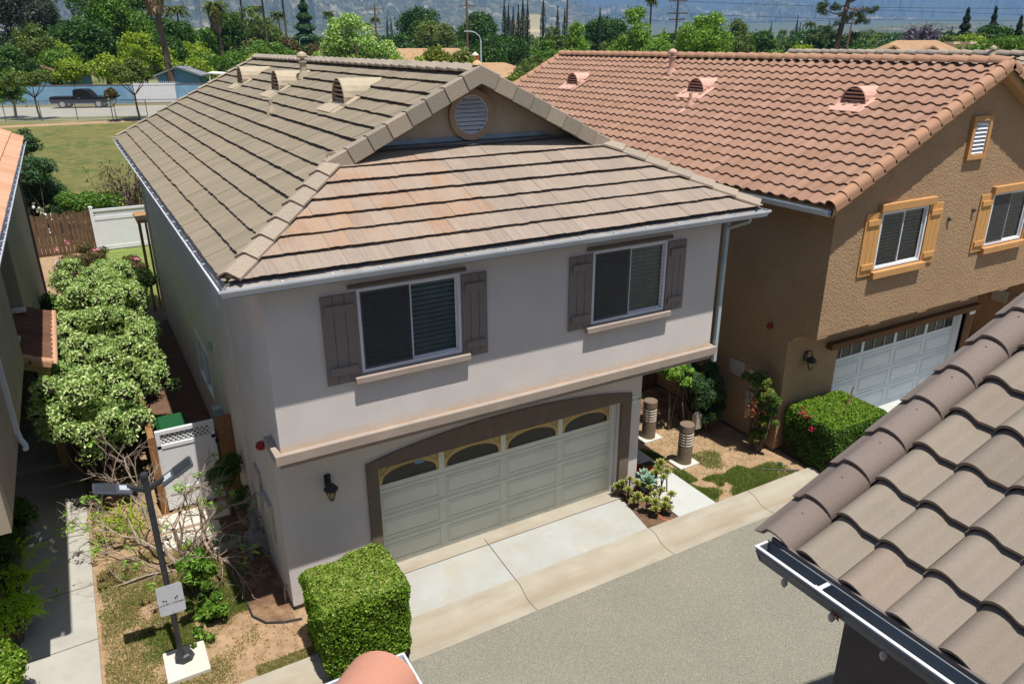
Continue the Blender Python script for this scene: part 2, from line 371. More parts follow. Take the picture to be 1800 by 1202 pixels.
def ledge_stain(name, z0, z1, col):   # rust-coloured water stain on the wall just above the ledge
    m = MATS[name]; nt = m.node_tree; b = nt.nodes['Principled BSDF']; src = b.inputs['Base Color'].links[0].from_socket
    tc = nt.nodes.new('ShaderNodeTexCoord'); sp = nt.nodes.new('ShaderNodeSeparateXYZ'); nt.links.new(tc.outputs['Object'], sp.inputs[0])
    a = nt.nodes.new('ShaderNodeMath'); a.operation = 'MULTIPLY_ADD'; nt.links.new(noise(nt, 5, 5, .7), a.inputs[0]); a.inputs[1].default_value = -.22; nt.links.new(sp.outputs[2], a.inputs[2])
    f = ramp(nt, [(0, (0, 0, 0)), (.02, (.8,)*3), (.5, (.35,)*3), (1, (0, 0, 0))], maprange(nt, a.outputs[0], z0-.11, z1-.11, 0, 1))
    f = mix(nt, maprange(nt, sp.outputs[1], -8.55, -8.3, 0, 1), f, (0, 0, 0))
    nt.links.new(mix(nt, f, src, col), b.inputs['Base Color'])
ledge_stain('stucco_grey', 3.1, 3.3, c3(206,170,122))
# ------------------------------------------------------------------ ground
def gmat():
    m = bpy.data.materials.new('ground_soil'); m.use_nodes = True; nt = m.node_tree; b = nt.nodes['Principled BSDF']
    soil = mix(nt, ramp(nt, [(.35, (0, 0, 0)), (.65, (1, 1, 1))], noise(nt, 1.3, 6, .65)), c3(168,141,110), c3(152,127,98))
    soil = mix(nt, ramp(nt, [(.45, (0, 0, 0)), (.6, (1, 1, 1))], noise(nt, 7, 6, .7)), soil, c3(142,116,86))
    soil = mix(nt, ramp(nt, [(.6, (0, 0, 0)), (.72, (.8,)*3)], noise(nt, 22, 3, .7)), soil, c3(104,88,58))
    # far city ground: green-grey with pale roofs
    tc = nt.nodes.new('ShaderNodeTexCoord'); sp = nt.nodes.new('ShaderNodeSeparateXYZ'); nt.links.new(tc.outputs['Object'], sp.inputs[0])
    far = mix(nt, ramp(nt, [(.42, (0, 0, 0)), (.7, (1, 1, 1))], noise(nt, .02, 6, .75)), c3(70,84,52), c3(112,112,88))
    far = mix(nt, ramp(nt, [(.64, (0, 0, 0)), (.67, (1, 1, 1))], noise(nt, .06, 3, .8)), far, c3(190,180,168))
    dst = maprange(nt, sp.outputs[1], 120, 220, 0, 1)
    dstx = maprange(nt, sp.outputs[0], 150, 260, 0, 1)
    mx = nt.nodes.new('ShaderNodeMath'); mx.operation = 'MAXIMUM'; nt.links.new(dst, mx.inputs[0]); nt.links.new(dstx, mx.inputs[1])
    nt.links.new(mix(nt, mx.outputs[0], soil, far), b.inputs['Base Color']); b.inputs['Roughness'].default_value = .95
    bn = nt.nodes.new('ShaderNodeBump'); bn.inputs['Strength'].default_value = .6; bn.inputs['Distance'].default_value = .02
    nt.links.new(noise(nt, 25, 6, .7), bn.inputs['Height']); nt.links.new(bn.outputs[0], b.inputs['Normal'])
    return m
def gz(x, y):
    z = -.1 if y > -1.22 else -.3
    if y > 29: z = -.1+3.08*min(1, (y-29)/30)
    d = math.hypot(x, y)
    if d > 300 and y > -100: z += (d-300)*.0125 if d < 3200 else 36+(d-3200)*.03
    return z
gy = [-400, -60, -20, -10, -6, -1.26, -1.2, -.4, 4, 10, 18, 24, 29, 34, 40, 46, 52, 59, 65, 80, 120, 200, 300, 450, 700, 1100, 1700, 2500, 3500, 5500, 9000, 14000]
gx = [-14000, -8000, -4000, -2000, -900, -400, -150, -60, -20, -5, 0, 5, 12, 30, 60, 100, 180, 320, 600, 1000, 1700, 2800, 4500, 8000, 14000]
V = [(x, y, gz(x, y)) for y in gy for x in gx]; nx = len(gx)
F = [(j*nx+i, j*nx+i+1, (j+1)*nx+i+1, (j+1)*nx+i) for j in range(len(gy)-1) for i in range(nx-1)]
g_ = MB(); g_.v = V; g_.f = F; struct(g_.build('ground', gmat()))
# lot soil level (fine-grained) around houses
def sheet(name, x0, x1, y0, y1, z, mat, nx=1, ny=1, zf=None):
    m = MB()
    for j in range(ny+1):
        for i in range(nx+1):
            x = x0+(x1-x0)*i/nx; y = y0+(y1-y0)*j/ny; m.v.append((x, y, z+(zf(x, y) if zf else 0)))
    for j in range(ny):
        for i in range(nx): k = j*(nx+1)+i; m.f.append((k, k+1, k+nx+2, k+nx+1))
    return struct(m.build(name, mat))
def asphalt():
    m = bpy.data.materials.new('asphalt'); m.use_nodes = True; nt = m.node_tree; b = nt.nodes['Principled BSDF']
    base = mix(nt, ramp(nt, [(.35, (0, 0, 0)), (.65, (1, 1, 1))], noise(nt, .5, 5, .6)), c3(128,125,112), c3(119,117,104))
    base = mix(nt, ramp(nt, [(.36, (.75,)*3), (.5, (0, 0, 0))], noise(nt, 55, 2, .6)), base, c3(84,82,74))
    base = mix(nt, ramp(nt, [(.56, (0, 0, 0)), (.66, (.85,)*3)], noise(nt, 75, 2, .7)), base, c3(168,163,148))
    base = mix(nt, ramp(nt, [(.58, (0, 0, 0)), (.75, (.35,)*3)], noise(nt, .35, 4, .6, (.35, 1.6, 1))), base, c3(92,90,82))
    nt.links.new(base, b.inputs['Base Color']); b.inputs['Roughness'].default_value = .9
    bn = nt.nodes.new('ShaderNodeBump'); bn.inputs['Strength'].default_value = .5; bn.inputs['Distance'].default_value = .006
    nt.links.new(noise(nt, 70, 3, .6), bn.inputs['Height']); nt.links.new(bn.outputs[0], b.inputs['Normal']); return m
sheet('road', -60, 80, -40, -1.9, -.142, asphalt())
# rolled kerb and gutter pan, swept along x
prof = [(-1.93, -.21), (-1.93, -.136), (-1.74, -.15), (-1.66, -.152), (-1.58, -.14), (-1.48, -.085), (-1.40, -.04), (-1.33, -.02), (-1.19, -.015), (-1.19, -.21)]
m = MB(); xs = [-60, -20, -5, 0, 1.16, 1.175, 3.4, 3.415, 6.33, 6.345, 8.9, 8.915, 10.42, 10.5, 19, 80]
for x in xs: m.v += [(x, y, z) for y, z in prof]
n = len(prof)
for i in range(len(xs)-1):
    for k in range(n-1): m.f.append((i*n+k, i*n+k+1, (i+1)*n+k+1, (i+1)*n+k))
struct(m.build('kerb', 'concrete_curb'))
m = MB()
for x in (1.16, 3.4, 6.33, 8.9, -2.0, -5.2, 13.6):
    for k in range(1, n-2):
        (ya, za), (yb, zb) = prof[k], prof[k+1]
        m.poly([(x-.005, ya, za+.003), (x+.007, ya, za+.003), (x+.007, yb, zb+.003), (x-.005, yb, zb+.003)])
struct(m.build('kerb_joint', 'joint'))
def slope(x, y): return -.012*(0-y)/1.2 if y < 0 else 0
# driveway of the grey house: sheet with two joints
m = MB(); m.box(1.25, 6.5, -.13, .4, -.2, -.002); struct(m.build('driveway_apron', 'concrete_curb'))
m = MB(); m.poly([(-.1, -.28, -.094), (-.1, 3.5, -.094), (-.95, 3.5, -.094), (-1.0, 2.9, -.094), (-.86, 2.3, -.094), (-.92, 1.8, -.094), (-.78, 1.3, -.094), (-.8, .8, -.094), (-.7, .45, -.094), (-.69, .15, -.094), (-.54, -.04, -.094), (-.3, -.17, -.094)]); struct(m.build('soil_shade_sheet', 'soil_shade'))  # eave shadow beside the wall painted as a darker sheet on the soil
sheet('soil_shade_sheet', 8.7, 10.65, 2.3, 6, -.094, 'soil_shade')
m = MB(); m.prism([(1.1, -.13, -.02), (6.48, -.13, -.02), (6.3, -1.2, -.03), (1.1, -1.2, -.03)], (0, 0, .014))
struct(m.build('driveway', 'concrete'))
m = MB()
for (xa, ya, xb, yb) in ((3.46, .05, 3.40, -1.2), (1.25, -.13, 6.48, -.13)):
    d = Vector((xb-xa, yb-ya, 0)).normalized(); nn = Vector((-d.y, d.x, 0))*.007
    a = Vector((xa, ya, .001)); b_ = Vector((xb, yb, -.012)); 
    if abs(d.x) > .9: a.z = b_.z = .0
    m.poly([a-nn, b_-nn, b_+nn, a+nn])
struct(m.build('driveway_joint', 'joint'))
m = MB(); m.box(12.4, 17.3, -1.18, .2, -.2, -.006); m.box(12.4, 17.3, -.06, .12, -.2, .004)
o = struct(m.build('driveway', 'concrete_walk'))
m = MB(); m.box(7.08, 8.04, -1.19, 6, -.2, -.02); struct(m.build('walkway', 'concrete_walk'))
m = MB(); m.box(-3.95, -2.9, -1.19, 6.2, -.2, -.06); m.box(-5.2, -2.9, 6.2, 7.0, -.2, -.02); m.box(-5.2, -3.1, 7.0, 18, -.2, .06); 
struct(m.build('footpath', 'concrete_path'))
m = MB()
for y in (.84, 2.3, 4.2): m.poly([(-3.95, y-.006, -.057), (-2.9, y+.03, -.057), (-2.9, y+.045, -.057), (-3.95, y+.008, -.057)])
struct(m.build('footpath_joint', 'joint'))
sheet('side_path', -1.42, -.02, 4.3, 18, -.088, 'paver')
m = MB(); m.box(-1.7, -.95, 3.35, 3.9, -.2, -.06); m.box(-.9, -.45, 3.35, 3.9, -.2, -.06); m.box(-1.8, -1.05, 2.75, 3.25, -.2, -.065); m.box(-.98, -.7, 2.7, 3.25, -.2, -.065)
struct(m.build('stepping_slab', 'plaster_white'))
m = MB()
for (x, y, w, h) in ((-2.6, 25.5, 1.4, 2.5),): m.box(x-w/2, x+w/2, y-h/2, y+h/2, -.2, -.06)
struct(m.build('patio', 'concrete_path'))
# backyard lawn and field lawn
def lawnmat(name, a, b_, d):
    m = bpy.data.materials.new(name); m.use_nodes = True; nt = m.node_tree; b = nt.nodes['Principled BSDF']
    col = mix(nt, ramp(nt, [(.4, (0, 0, 0)), (.6, (1, 1, 1))], noise(nt, .25, 6, .65, (1, 2.5, 1))), a, b_)
    col = mix(nt, ramp(nt, [(.45, (0, 0, 0)), (.6, (.8,)*3)], noise(nt, 1.4, 6, .7)), col, d)
    col = mix(nt, 1.0, col, grey(nt, maprange(nt, noise(nt, 9, 4, .8), .3, .7, .75, 1.2)), 'MULTIPLY')
    nt.links.new(col, b.inputs['Base Color']); b.inputs['Roughness'].default_value = .95
    bn = nt.nodes.new('ShaderNodeBump'); bn.inputs['Strength'].default_value = .8; bn.inputs['Distance'].default_value = .05
    nt.links.new(noise(nt, 12, 5, .7), bn.inputs['Height']); nt.links.new(bn.outputs[0], b.inputs['Normal']); MATS[name] = m; return m
lawnmat('lawn_field', c3(102,98,47), c3(74,86,34), c3(114,108,58))
lawnmat('lawn_back', c3(112,128,58), c3(126,134,70), c3(98,116,48))
sheet('lawn', -1.4, 9, 18.2, 28.4, -.09, 'lawn_back')
sheet('lawn_field', -40, 60, 29.3, 60.5, 0, 'lawn_field', 20, 12, lambda x, y: gz(x, y)+.006)
# far street (runs slightly diagonal): direction e, offset from a point
FE = Vector((.94, -.342, 0)).normalized(); FN = Vector((.342, .94, 0)).normalized(); F0 = Vector((0, 79.8, 3.0))
def fpt(s, t, z=0): p = F0+FE*s+FN*t; return (p.x, p.y, 3.0+z)
def fsheet(name, s0, s1, t0, t1, z, mat):
    m = MB(); m.poly([fpt(s0, t0, z), fpt(s1, t0, z), fpt(s1, t1, z), fpt(s0, t1, z)]); return struct(m.build(name, mat))
m = MB(); m.poly([(-80, 59, 3.0), (120, 59, 3.0), (160, 200, 3.002), (-80, 200, 3.002)]); 
mk('far_lot', c3(120,118,78), c3(96,104,58), .12, stain=[(c3(150,136,100), .3, .55, .7, .7)])
mk('far_verge', c3(128,114,74), c3(105,100,58), .8)
mk('road_far', c3(162,158,146), c3(150,146,134), .6, speck=(6, .05))
struct(m.build('far_ground', 'far_lot'))
fsheet('verge', -60, 60, -3.4, -.2, .008, 'far_verge')
fsheet('far_street', -60, 60, -15.5, -3.4, .012, 'road_far')
fsheet('far_pavement', -60, 60, -18.6, -18.0, .02, 'concrete_curb')
# ------------------------------------------------------------------ building helpers
def clip_poly(P, Q):
    """clip polygon P by convex ccw polygon Q (2-D)"""
    for i in range(len(Q)):
        a = Q[i]; b = Q[(i+1) % len(Q)]; out = []
        side = lambda p: (b[0]-a[0])*(p[1]-a[1])-(b[1]-a[1])*(p[0]-a[0])
        for k in range(len(P)):
            p = P[k]; q = P[(k+1) % len(P)]; sp, sq = side(p), side(q)
            if sp >= 0: out.append(p)
            if sp*sq < 0:
                t = sp/(sp-sq); out.append((p[0]+(q[0]-p[0])*t, p[1]+(q[1]-p[1])*t))
        P = out
        if len(P) < 3: return []
    return P
EXP = .357
def shakes(mb, O, eu, ev, ulen, vlen, regions, w=.305, exp=EXP, th=.03):
    O, eu, ev = Vector(O), Vector(eu), Vector(ev); nrm = eu.cross(ev).normalized()
    if nrm.z < 0: nrm = -nrm
    k = 0
    while k*exp < vlen:
        v0 = k*exp; off = -(k % 2)*w*.5-random.random()*.02; j = 0; lift_c = .004*math.sin(k*1.7)
        while off+j*w < ulen:
            u0 = off+j*w+.001; u1 = u0+w-.002; dv = random.uniform(-.007, .007); lf = .08+random.uniform(-.005, .005)
            nb = 6; P = [(u0+(u1-u0)*i/nb, v0+dv+(random.uniform(-.007, .009) if 0 < i < nb else 0)) for i in range(nb+1)]
            P += [(u1, min(v0+exp+.05, vlen)), (u0, min(v0+exp+.05, vlen))]
            for Q in regions:
                C = clip_poly(P, Q)
                if len(C) < 3: continue
                top = [O+eu*u+ev*v+nrm*(lf-(v-v0)/exp*.046+lift_c) for u, v in C]
                i0 = len(mb.v); n = len(C); mb.v += [tuple(p) for p in top]+[tuple(p-nrm*th+ev*(.022 if v < v0+.03 else 0)) for p, (u, v) in zip(top, C)]
                mb.f.append(tuple(range(i0, i0+n)))
                for q in range(n): mb.f.append((i0+q, i0+n+q, i0+n+(q+1) % n, i0+(q+1) % n))
            j += 1
        k += 1
def s_tiles(mb, O, eu, ev, nu, nv, w=.305, exp=EXP, seg=9, th=.024, h=.068, rev=False, lift0=.06, pan=.3):
    """wavy tiles: nu columns, nv courses from the eave upward"""
    O, eu, ev = Vector(O), Vector(eu), Vector(ev); nrm = eu.cross(ev).normalized()
    if nrm.z < 0: nrm = -nrm
    prof = []
    for i in range(seg+1):
        s = i/seg; q = 1-s if rev else s
        hh = .004*math.sin(q/pan*math.pi) if q < pan else h*math.sin((q-pan)/(1-pan)*math.pi)**.8
        prof.append((s*w*1.0, hh))
    for k in range(nv):
        for j in range(nu):
            dv = random.uniform(-.006, .006); lf = lift0+random.uniform(-.003, .003)
            rows = [(dv, lf), (exp*.5, lf-.5*(lift0-.02)), (exp+.03, .018)]
            i0 = len(mb.v)
            for v, l in rows:
                for u, hh in prof: mb.v.append(tuple(O+eu*(j*w+u*.994)+ev*(k*exp+v)+nrm*(l+hh)))
            m = seg+1
            for u, hh in prof: mb.v.append(tuple(O+eu*(j*w+u*.994)+ev*(k*exp+dv)+nrm*(lf+hh-th)))
            for r in range(2):
                for i in range(seg): a = i0+r*m+i; mb.f.append((a, a+1, a+m+1, a+m))
            for i in range(seg): a = i0+i; mb.f.append((a, i0+3*m+i, i0+3*m+i+1, a+1))
def arc_run(mb, p0, p1, up, r, exp=.36, shape='round', th=.022, side=1, seg=9, taper=.86, h=.8, lift=.03):
    """overlapping barrel, vee or ell shaped ridge / rake tiles from p0 up to p1"""
    p0, p1, up = Vector(p0), Vector(p1), Vector(up); d = (p1-p0); L = d.length; d.normalize(); up = (up-d*up.dot(d)).normalized(); sd = d.cross(up)*side
    n = max(1, int(round(L/exp))); e = L/n
    if shape == 'round': prof = [(math.cos(t)*r, math.sin(t)*r*h) for t in [math.pi*i/seg for i in range(seg+1)]]
    elif shape == 'vee': prof = [(r, -.05), (r*.98, -.02), (.02, r*.34), (-.02, r*.34), (-r*.98, -.02), (-r, -.05)]
    elif shape == 'ell': prof = [(r*1.0, .0), (.02, .015), (0, .0), (-.006, -.235)]
    elif shape == 'q': prof = [(r*.95, -.01), (r*.6, .03)]+[(math.cos(t)*r*.62, .0+math.sin(t)*r*.62) for t in [math.pi*(.35+.65*i/7) for i in range(8)]]+[(-r*.62, -.1)]
    m = len(prof)
    for k in range(n):
        i0 = len(mb.v); jig = random.uniform(-.006, .006)
        for v, lf, tp in ((k*e+jig, lift, 1), (min((k+1)*e+.04, L+.02), 0, taper)):
            for (a, b) in prof: mb.v.append(tuple(p0+d*v+sd*(a*tp-(.016 if shape == 'ell' and lf > 0 else 0))+up*(b*tp+lf)))
        for (a, b) in prof:
            q = math.hypot(a, b) or 1
            if shape == 'ell': ia, ib = a+(.015 if a < .03 else 0), b-.02
            else: ia, ib = a*(1-th/q), b*(1-th/q) if shape != 'vee' else b-.02
            mb.v.append(tuple(p0+d*(k*e+jig)+sd*ia+up*(ib+lift)))
        for i in range(m-1):
            mb.f.append((i0+i, i0+i+1, i0+m+i+1, i0+m+i)); mb.f.append((i0+i, i0+2*m+i, i0+2*m+i+1, i0+i+1))
        mb.f.append((i0, i0+m, i0+2*m)); mb.f.append((i0+m-1, i0+3*m-1, i0+2*m-1))
def wall(mb, fn, u0, u1, v0, v1, holes=(), depth=None):
    us = sorted({u0, u1, *[h[0] for h in holes], *[h[1] for h in holes]}); vs = sorted({v0, v1, *[h[2] for h in holes], *[h[3] for h in holes]})
    for i in range(len(us)-1):
        for j in range(len(vs)-1):
            cu, cv = (us[i]+us[i+1])/2, (vs[j]+vs[j+1])/2
            if any(h[0] < cu < h[1] and h[2] < cv < h[3] for h in holes): continue
            mb.poly([fn(us[i], vs[j], 0), fn(us[i+1], vs[j], 0), fn(us[i+1], vs[j+1], 0), fn(us[i], vs[j+1], 0)])
    for (a, b, c, d) in holes:
        D = depth
        for (p, q) in (((a, c), (b, c)), ((b, c), (b, d)), ((b, d), (a, d)), ((a, d), (a, c))):
            if not (p[1] == q[1] == c == v0): mb.poly([fn(*p, 0), fn(*q, 0), fn(*q, D), fn(*p, D)])
def front(Y): return lambda u, v, d: (u, Y+d, v)
def sidew(X, s=1): return lambda u, v, d: (X+d*s, u, v)
def slider_window(parent, x0, x1, z0, z1, Y, screen='left', fr='white_vinyl', blind=True, gl='glass', ang=.5):
    """horizontal sliding window in a wall facing -y at plane Y"""
    f = MB(); t = .045
    f.box(x0, x1, Y-.018, Y+.05, z1-t, z1); f.box(x0, x1, Y-.018, Y+.05, z0, z0+t)
    f.box(x0, x0+t, Y-.018, Y+.05, z0+t, z1-t); f.box(x1-t, x1, Y-.018, Y+.05, z0+t, z1-t)
    fr_o = f.build('window', fr, parent, bevel=.004)
    xm = (x0+x1)/2; s = .028
    g = MB()
    for (a, b, y) in ((x0+t, xm+.02, Y+.004), (xm-.02, x1-t, Y+.028)):
        g.box(a, b, y, y+.02, z1-t-s, z1-t-.001); g.box(a, b, y, y+.02, z0+t+.001, z0+t+s); g.box(a, a+s, y, y+.02, z0+t+s, z1-t-s); g.box(b-s, b, y, y+.02, z0+t+s, z1-t-s)
    g.build('sash', fr, fr_o, bevel=.003)
    p = MB()
    p.poly([(x0+t+s, Y+.018, z0+t+s), (xm+.02-s, Y+.018, z0+t+s), (xm+.02-s, Y+.018, z1-t-s), (x0+t+s, Y+.018, z1-t-s)])
    p.poly([(xm-.02+s, Y+.04, z0+t+s), (x1-t-s, Y+.04, z0+t+s), (x1-t-s, Y+.04, z1-t-s), (xm-.02+s, Y+.04, z1-t-s)])
    p.build('pane', gl, fr_o)
    if screen:
        q = MB(); a, b = (x0+t+.005, xm-.005) if screen == 'left' else (xm+.005, x1-t-.005); q.box(a, b, Y-.006, Y-.003, z0+t, z1-t)
        mm = bpy.data.materials.get('insect_screen')
        if not mm:
            mm = bpy.data.materials.new('insect_screen'); mm.use_nodes = True; nt = mm.node_tree; b_ = nt.nodes['Principled BSDF']; b_.inputs['Base Color'].default_value = (*c3(70, 70, 74), 1)
            b_.inputs['Alpha'].default_value = .42
        q.build('insect_screen', mm, fr_o)
    if blind:
        q = MB(); z = z0+.06
        while z < z1-.05:
            q.obox(((x0+x1)/2, Y+.095, z), ((x1-x0)/2-.05, 0, 0), (0, .036*math.cos(ang), .036*math.sin(ang)), (0, .0015, .0015)); z += .073
        for xx in (x0+.2, xm-.15, xm+.25, x1-.2): q.box(xx-.002, xx+.002, Y+.062, Y+.065, z0+.05, z1-.04)
        q.box(x0+.05, x1-.05, Y+.07, Y+.12, z1-.07, z1-.03)
        q.build('blind', 'blind_white', fr_o)
    return fr_o
def voidbox(parent, x0, x1, y0, y1, z0, z1):
    m = MB(); m.box(x0, x1, y0, y1, z0, z1); m.f = m.f[:2]+m.f[3:]   # open towards -y
    return m.build('room_shell', 'dark_void', parent)
def shutter(parent, x0, x1, z0, z1, Y, mat, n=3):
    m = MB(); w = (x1-x0)/n
    for i in range(n): m.box(x0+i*w+.003, x0+(i+1)*w-.003, Y-.032, Y-.001, z0+random.uniform(-.004, .004), z1)
    o = m.build('shutter', mat, parent, bevel=.004)
    H = z1-z0
    for z in (z0+.15*H, z1-.15*H):
        b = MB(); b.box(x0+.05, x1-.045, Y-.064, Y-.032, z-.06, z+.06); b.build('batten', mat, o, bevel=.006)
    return o
def garage_door(parent, x0, x1, z0, z1, Y, mat, style):
    rows = 4; H = (z1-z0)/rows; cols = 4; Wd = (x1-x0)/cols
    m = MB()
    for r in range(rows):
        za, zb = z0+r*H+.004, z0+(r+1)*H-.004
        glassrow = r == rows-1
        if glassrow:
            # rails and stiles round four openings
            m.box(x0, x1, Y, Y+.04, za, za+.09); m.box(x0, x1, Y, Y+.04, zb-.03, zb)
            for c in range(cols+1):
                xc = x0+c*Wd; w_ = .1 if 0 < c < cols else .09
                m.box(max(x0, xc-w_/2 if 0 < c < cols else (xc if c == 0 else xc-w_)), (xc+w_/2 if 0 < c < cols else (xc+w_ if c == 0 else x1)), Y, Y+.04, za+.09, zb-.03)
        else:
            m.box(x0, x1, Y, Y+.04, za, zb)
            for c in range(cols):
                a, b = x0+c*Wd+.07, x0+(c+1)*Wd-.07; t = .014
                for (p, q, s_, e) in ((a, b, za+.08, za+.08+t), (a, b, zb-.08-t, zb-.08), (a, a+t, za+.08+t, zb-.08-t), (b-t, b, za+.08+t, zb-.08-t)): m.box(p, q, Y-.009, Y, s_, e)
                m.box(a+.05, b-.05, Y-.006, Y, za+.13, zb-.13)
                # two ribs on the joint
            m.box(x0, x1, Y-.006, Y, za+.02, za+.032)
    o = m.build('garage_door', mat, parent, bevel=.003)
    g = MB(); za, zb = z0+3*H+.094, z1-.034
    for c in range(cols):
        a, b = x0+c*Wd+(.09 if c == 0 else .05), x0+(c+1)*Wd-(.09 if c == cols-1 else .05)
        pn = MB(); pn.poly([(a, Y+.022, za), (b, Y+.022, za), (b, Y+.022, zb), (a, Y+.022, zb)]); po = pn.build('door_window', 'glass', o)
        back = MB(); back.poly([(a-.02, Y+.06, za-.02), (b+.02, Y+.06, za-.02), (b+.02, Y+.06, zb+.02), (a-.02, Y+.06, zb+.02)]); back.build('window_film', 'screen_dark', o)
        gr = MB()
        if style == 'arch':
            # spandrel panels either side of a flat arch, with side strips
            n = 14; cx = (a+b)/2; hw = (b-a)/2-.05; hh = (zb-za)*.58
            pts = [(cx-hw*math.cos(math.pi*i/n), za+.05+hh*math.sin(math.pi*i/n)**.9) for i in range(n+1)]
            for i in range(n):
                (xa, z_a), (xb, z_b) = pts[i], pts[i+1]
                gr.hexa([(xa, Y+.004, z_a), (xb, Y+.004, z_b), (xb, Y+.018, z_b), (xa, Y+.018, z_a), (xa, Y+.004, zb), (xb, Y+.004, zb), (xb, Y+.018, zb), (xa, Y+.018, zb)])
            gr.box(a, a+.05, Y+.004, Y+.018, za, zb); gr.box(b-.05, b, Y+.004, Y+.018, za, zb)
            gro = gr.build('arch_grille', 'grille_gold', o, bevel=.002)
            tr = MB()
            for sx in (-1, 1):
                x_ = cx+sx*(hw+.02); zz = zb-.035
                T = [(x_, zz), (x_-sx*.2, zz), (x_-.0*sx, zz-.17)]
                for q in range(3):
                    (xa, z_a), (xb, z_b) = T[q], T[(q+1) % 3]; tr.tube([(xa, Y+.003, z_a), (xb, Y+.003, z_b)], .005, 4)
            tr.build('groove', 'trim_dark', gro)
        else:
            for i in (1, 2):
                xx = a+(b-a)*i/3; gr.box(xx-.012, xx+.012, Y+.004, Y+.018, za, zb)
            gr.build('muntin', 'lamp_amber' if 0 else 'panel_grey', o)
    return o
def lantern(parent, x, Y, z):
    m = MB(); m.box(x-.05, x+.05, Y-.03, Y, z-.02, z+.2); m.tube([(x, Y-.02, z+.14), (x, Y-.07, z+.24), (x, Y-.14, z+.25), (x, Y-.17, z+.18), (x, Y-.17, z+.12)], .012, 8)
    m.lathe((x, Y-.17, z), [(.012, .14), (.04, .12), (.105, .05), (.115, .02), (.1, .0), (.09, .0)], 10)
    for k in range(6):
        t = math.pi*k/3; m.tube([(x+.09*math.cos(t), Y-.17+.09*math.sin(t), z), (x+.035*math.cos(t), Y-.17+.035*math.sin(t), z-.17)], .006, 5)
    m.lathe((x, Y-.17, z-.2), [(.0, 0), (.012, .0), (.02, .02), (.04, .03), (.04, .035)], 8)
    o = m.build('wall_lantern', 'black_metal', parent)
    g = MB(); g.lathe((x, Y-.17, z-.16), [(.032, 0), (.082, .155)], 6); g.build('glass_shade', 'lamp_amber', o); return o
def dorm_vent(parent, x, y, z, mat, w=.74, h=.44, L=1.0, s=.5):
    """half-round louvred roof vent on a slope rising to +x, mouth facing -x"""
    m = MB(); n = 12; i0 = 0; ev = Vector((1, 0, s)).normalized()
    a = [Vector((x, y+w/2*math.cos(math.pi*i/n), z+h*math.sin(math.pi*i/n))) for i in range(n+1)]
    tipz = z+s*L
    b = [Vector((x+(h*math.sin(math.pi*i/n))/s*.98+.02, y+w/2*math.cos(math.pi*i/n)*.9, z+h*math.sin(math.pi*i/n)*.985)) for i in range(n+1)]
    for i in range(n): m.poly([a[i], a[i+1], b[i+1], b[i]])
    ai = [p+Vector((.0, 0, 0)) for p in a]
    m.tube([tuple(p) for p in a], .014, 5)
    m.obox((x-.02, y, z-.01), tuple(ev*.3), (0, w*.78, 0), (-.006*s, 0, .008)); m.obox((x-.2, y, z-.085), tuple(ev*.13), (0, w*.5, 0), (-.006, 0, .012))
    o = m.build('roof_vent', mat, parent, smooth=False)
    lo = MB()
    for k in range(5):
        zz = z+.06+k*.078; hw = w/2*math.sqrt(max(0, 1-((zz-z+.03)/h)**2))-.01
        if hw > .03: lo.obox((x+.04, y, zz), (0, hw, 0), (.03, 0, -.022), (.004, 0, .005))
    lo.build('louvre', mat, o)
    v = MB(); P = [Vector((x+.09, y+(w/2-.01)*math.cos(math.pi*i/n), z+(h-.01)*math.sin(math.pi*i/n))) for i in range(n+1)]; v.poly(P); v.build('vent_opening', 'dark_void', o)
    return o
def flue(parent, x, y, z, mat, r=.07, h=.45, cap=True):
    m = MB(); m.lathe((x, y, z-.15), [(r, 0), (r, h+.15)], 14)
    m.obox((x-.06, y, z-.04), (.24, 0, .12), (0, .17, 0), (-.006, 0, .01)); m.lathe((x, y, z), [(r+.07, -.03), (r+.005, .16)], 14)
    if cap:
        m.lathe((x, y, z+h), [(r*.7, -.01), (r*.7, .05), (r*1.5, .05), (r*1.6, .09), (r*1.4, .14), (.03, .19)], 16)
        m.lathe((x, y, z+h), [(r*1.35, -.05), (r*1.35, -.015)], 16)
    return m.build('flue_pipe', mat, parent)
def gutter_run(mb, pts, out, h=.11, w=.12, brk=None):
    """K-style gutter along polyline; pts at the back top edge, out = outward unit vectors per point (mitred)"""
    prof = [(0, 0), (0, -h), (w*.62, -h), (w*.72, -h*.62), (w, -h*.28), (w, 0), (w-.012, 0), (w-.012, -h*.25), (w*.66, -h*.6), (w*.56, -h+.012), (.01, -h+.012), (.01, 0)]
    n = len(prof); i0 = len(mb.v)
    for p, o in zip(pts, out):
        p = Vector(p); o = Vector(o); mb.v += [tuple(p+o*a+Vector((0, 0, b))) for a, b in prof]
    for k in range(len(pts)-1):
        for j in range(n): q = i0+k*n; mb.f.append((q+j, q+(j+1) % n, q+n+(j+1) % n, q+n+j))
    mb.f.append(tuple(i0+j for j in range(n))[::-1]); q = i0+(len(pts)-1)*n; mb.f.append(tuple(q+j for j in range(n)))
def downspout(parent, x, y, ztop, zbot, mat, wall_dir, w=.06, kick=True):
    m = MB(); wx, wy = wall_dir   # wall_dir: unit pointing away from the wall
    m.box(x-w/2, x+w/2, y-w/2, y+w/2, zbot+.12, ztop-.3)
    m.tube([(x+wx*.4, y+wy*.4, ztop), (x+wx*.38, y+wy*.38, ztop-.08), (x, y, ztop-.3), (x, y, ztop-.4)], .04, 6)
    if kick: m.tube([(x, y, zbot+.16), (x, y, zbot+.1), (x+wx*.25, y+wy*.25, zbot+.03)], .045, 6)
    return m.build('downspout', mat, parent)
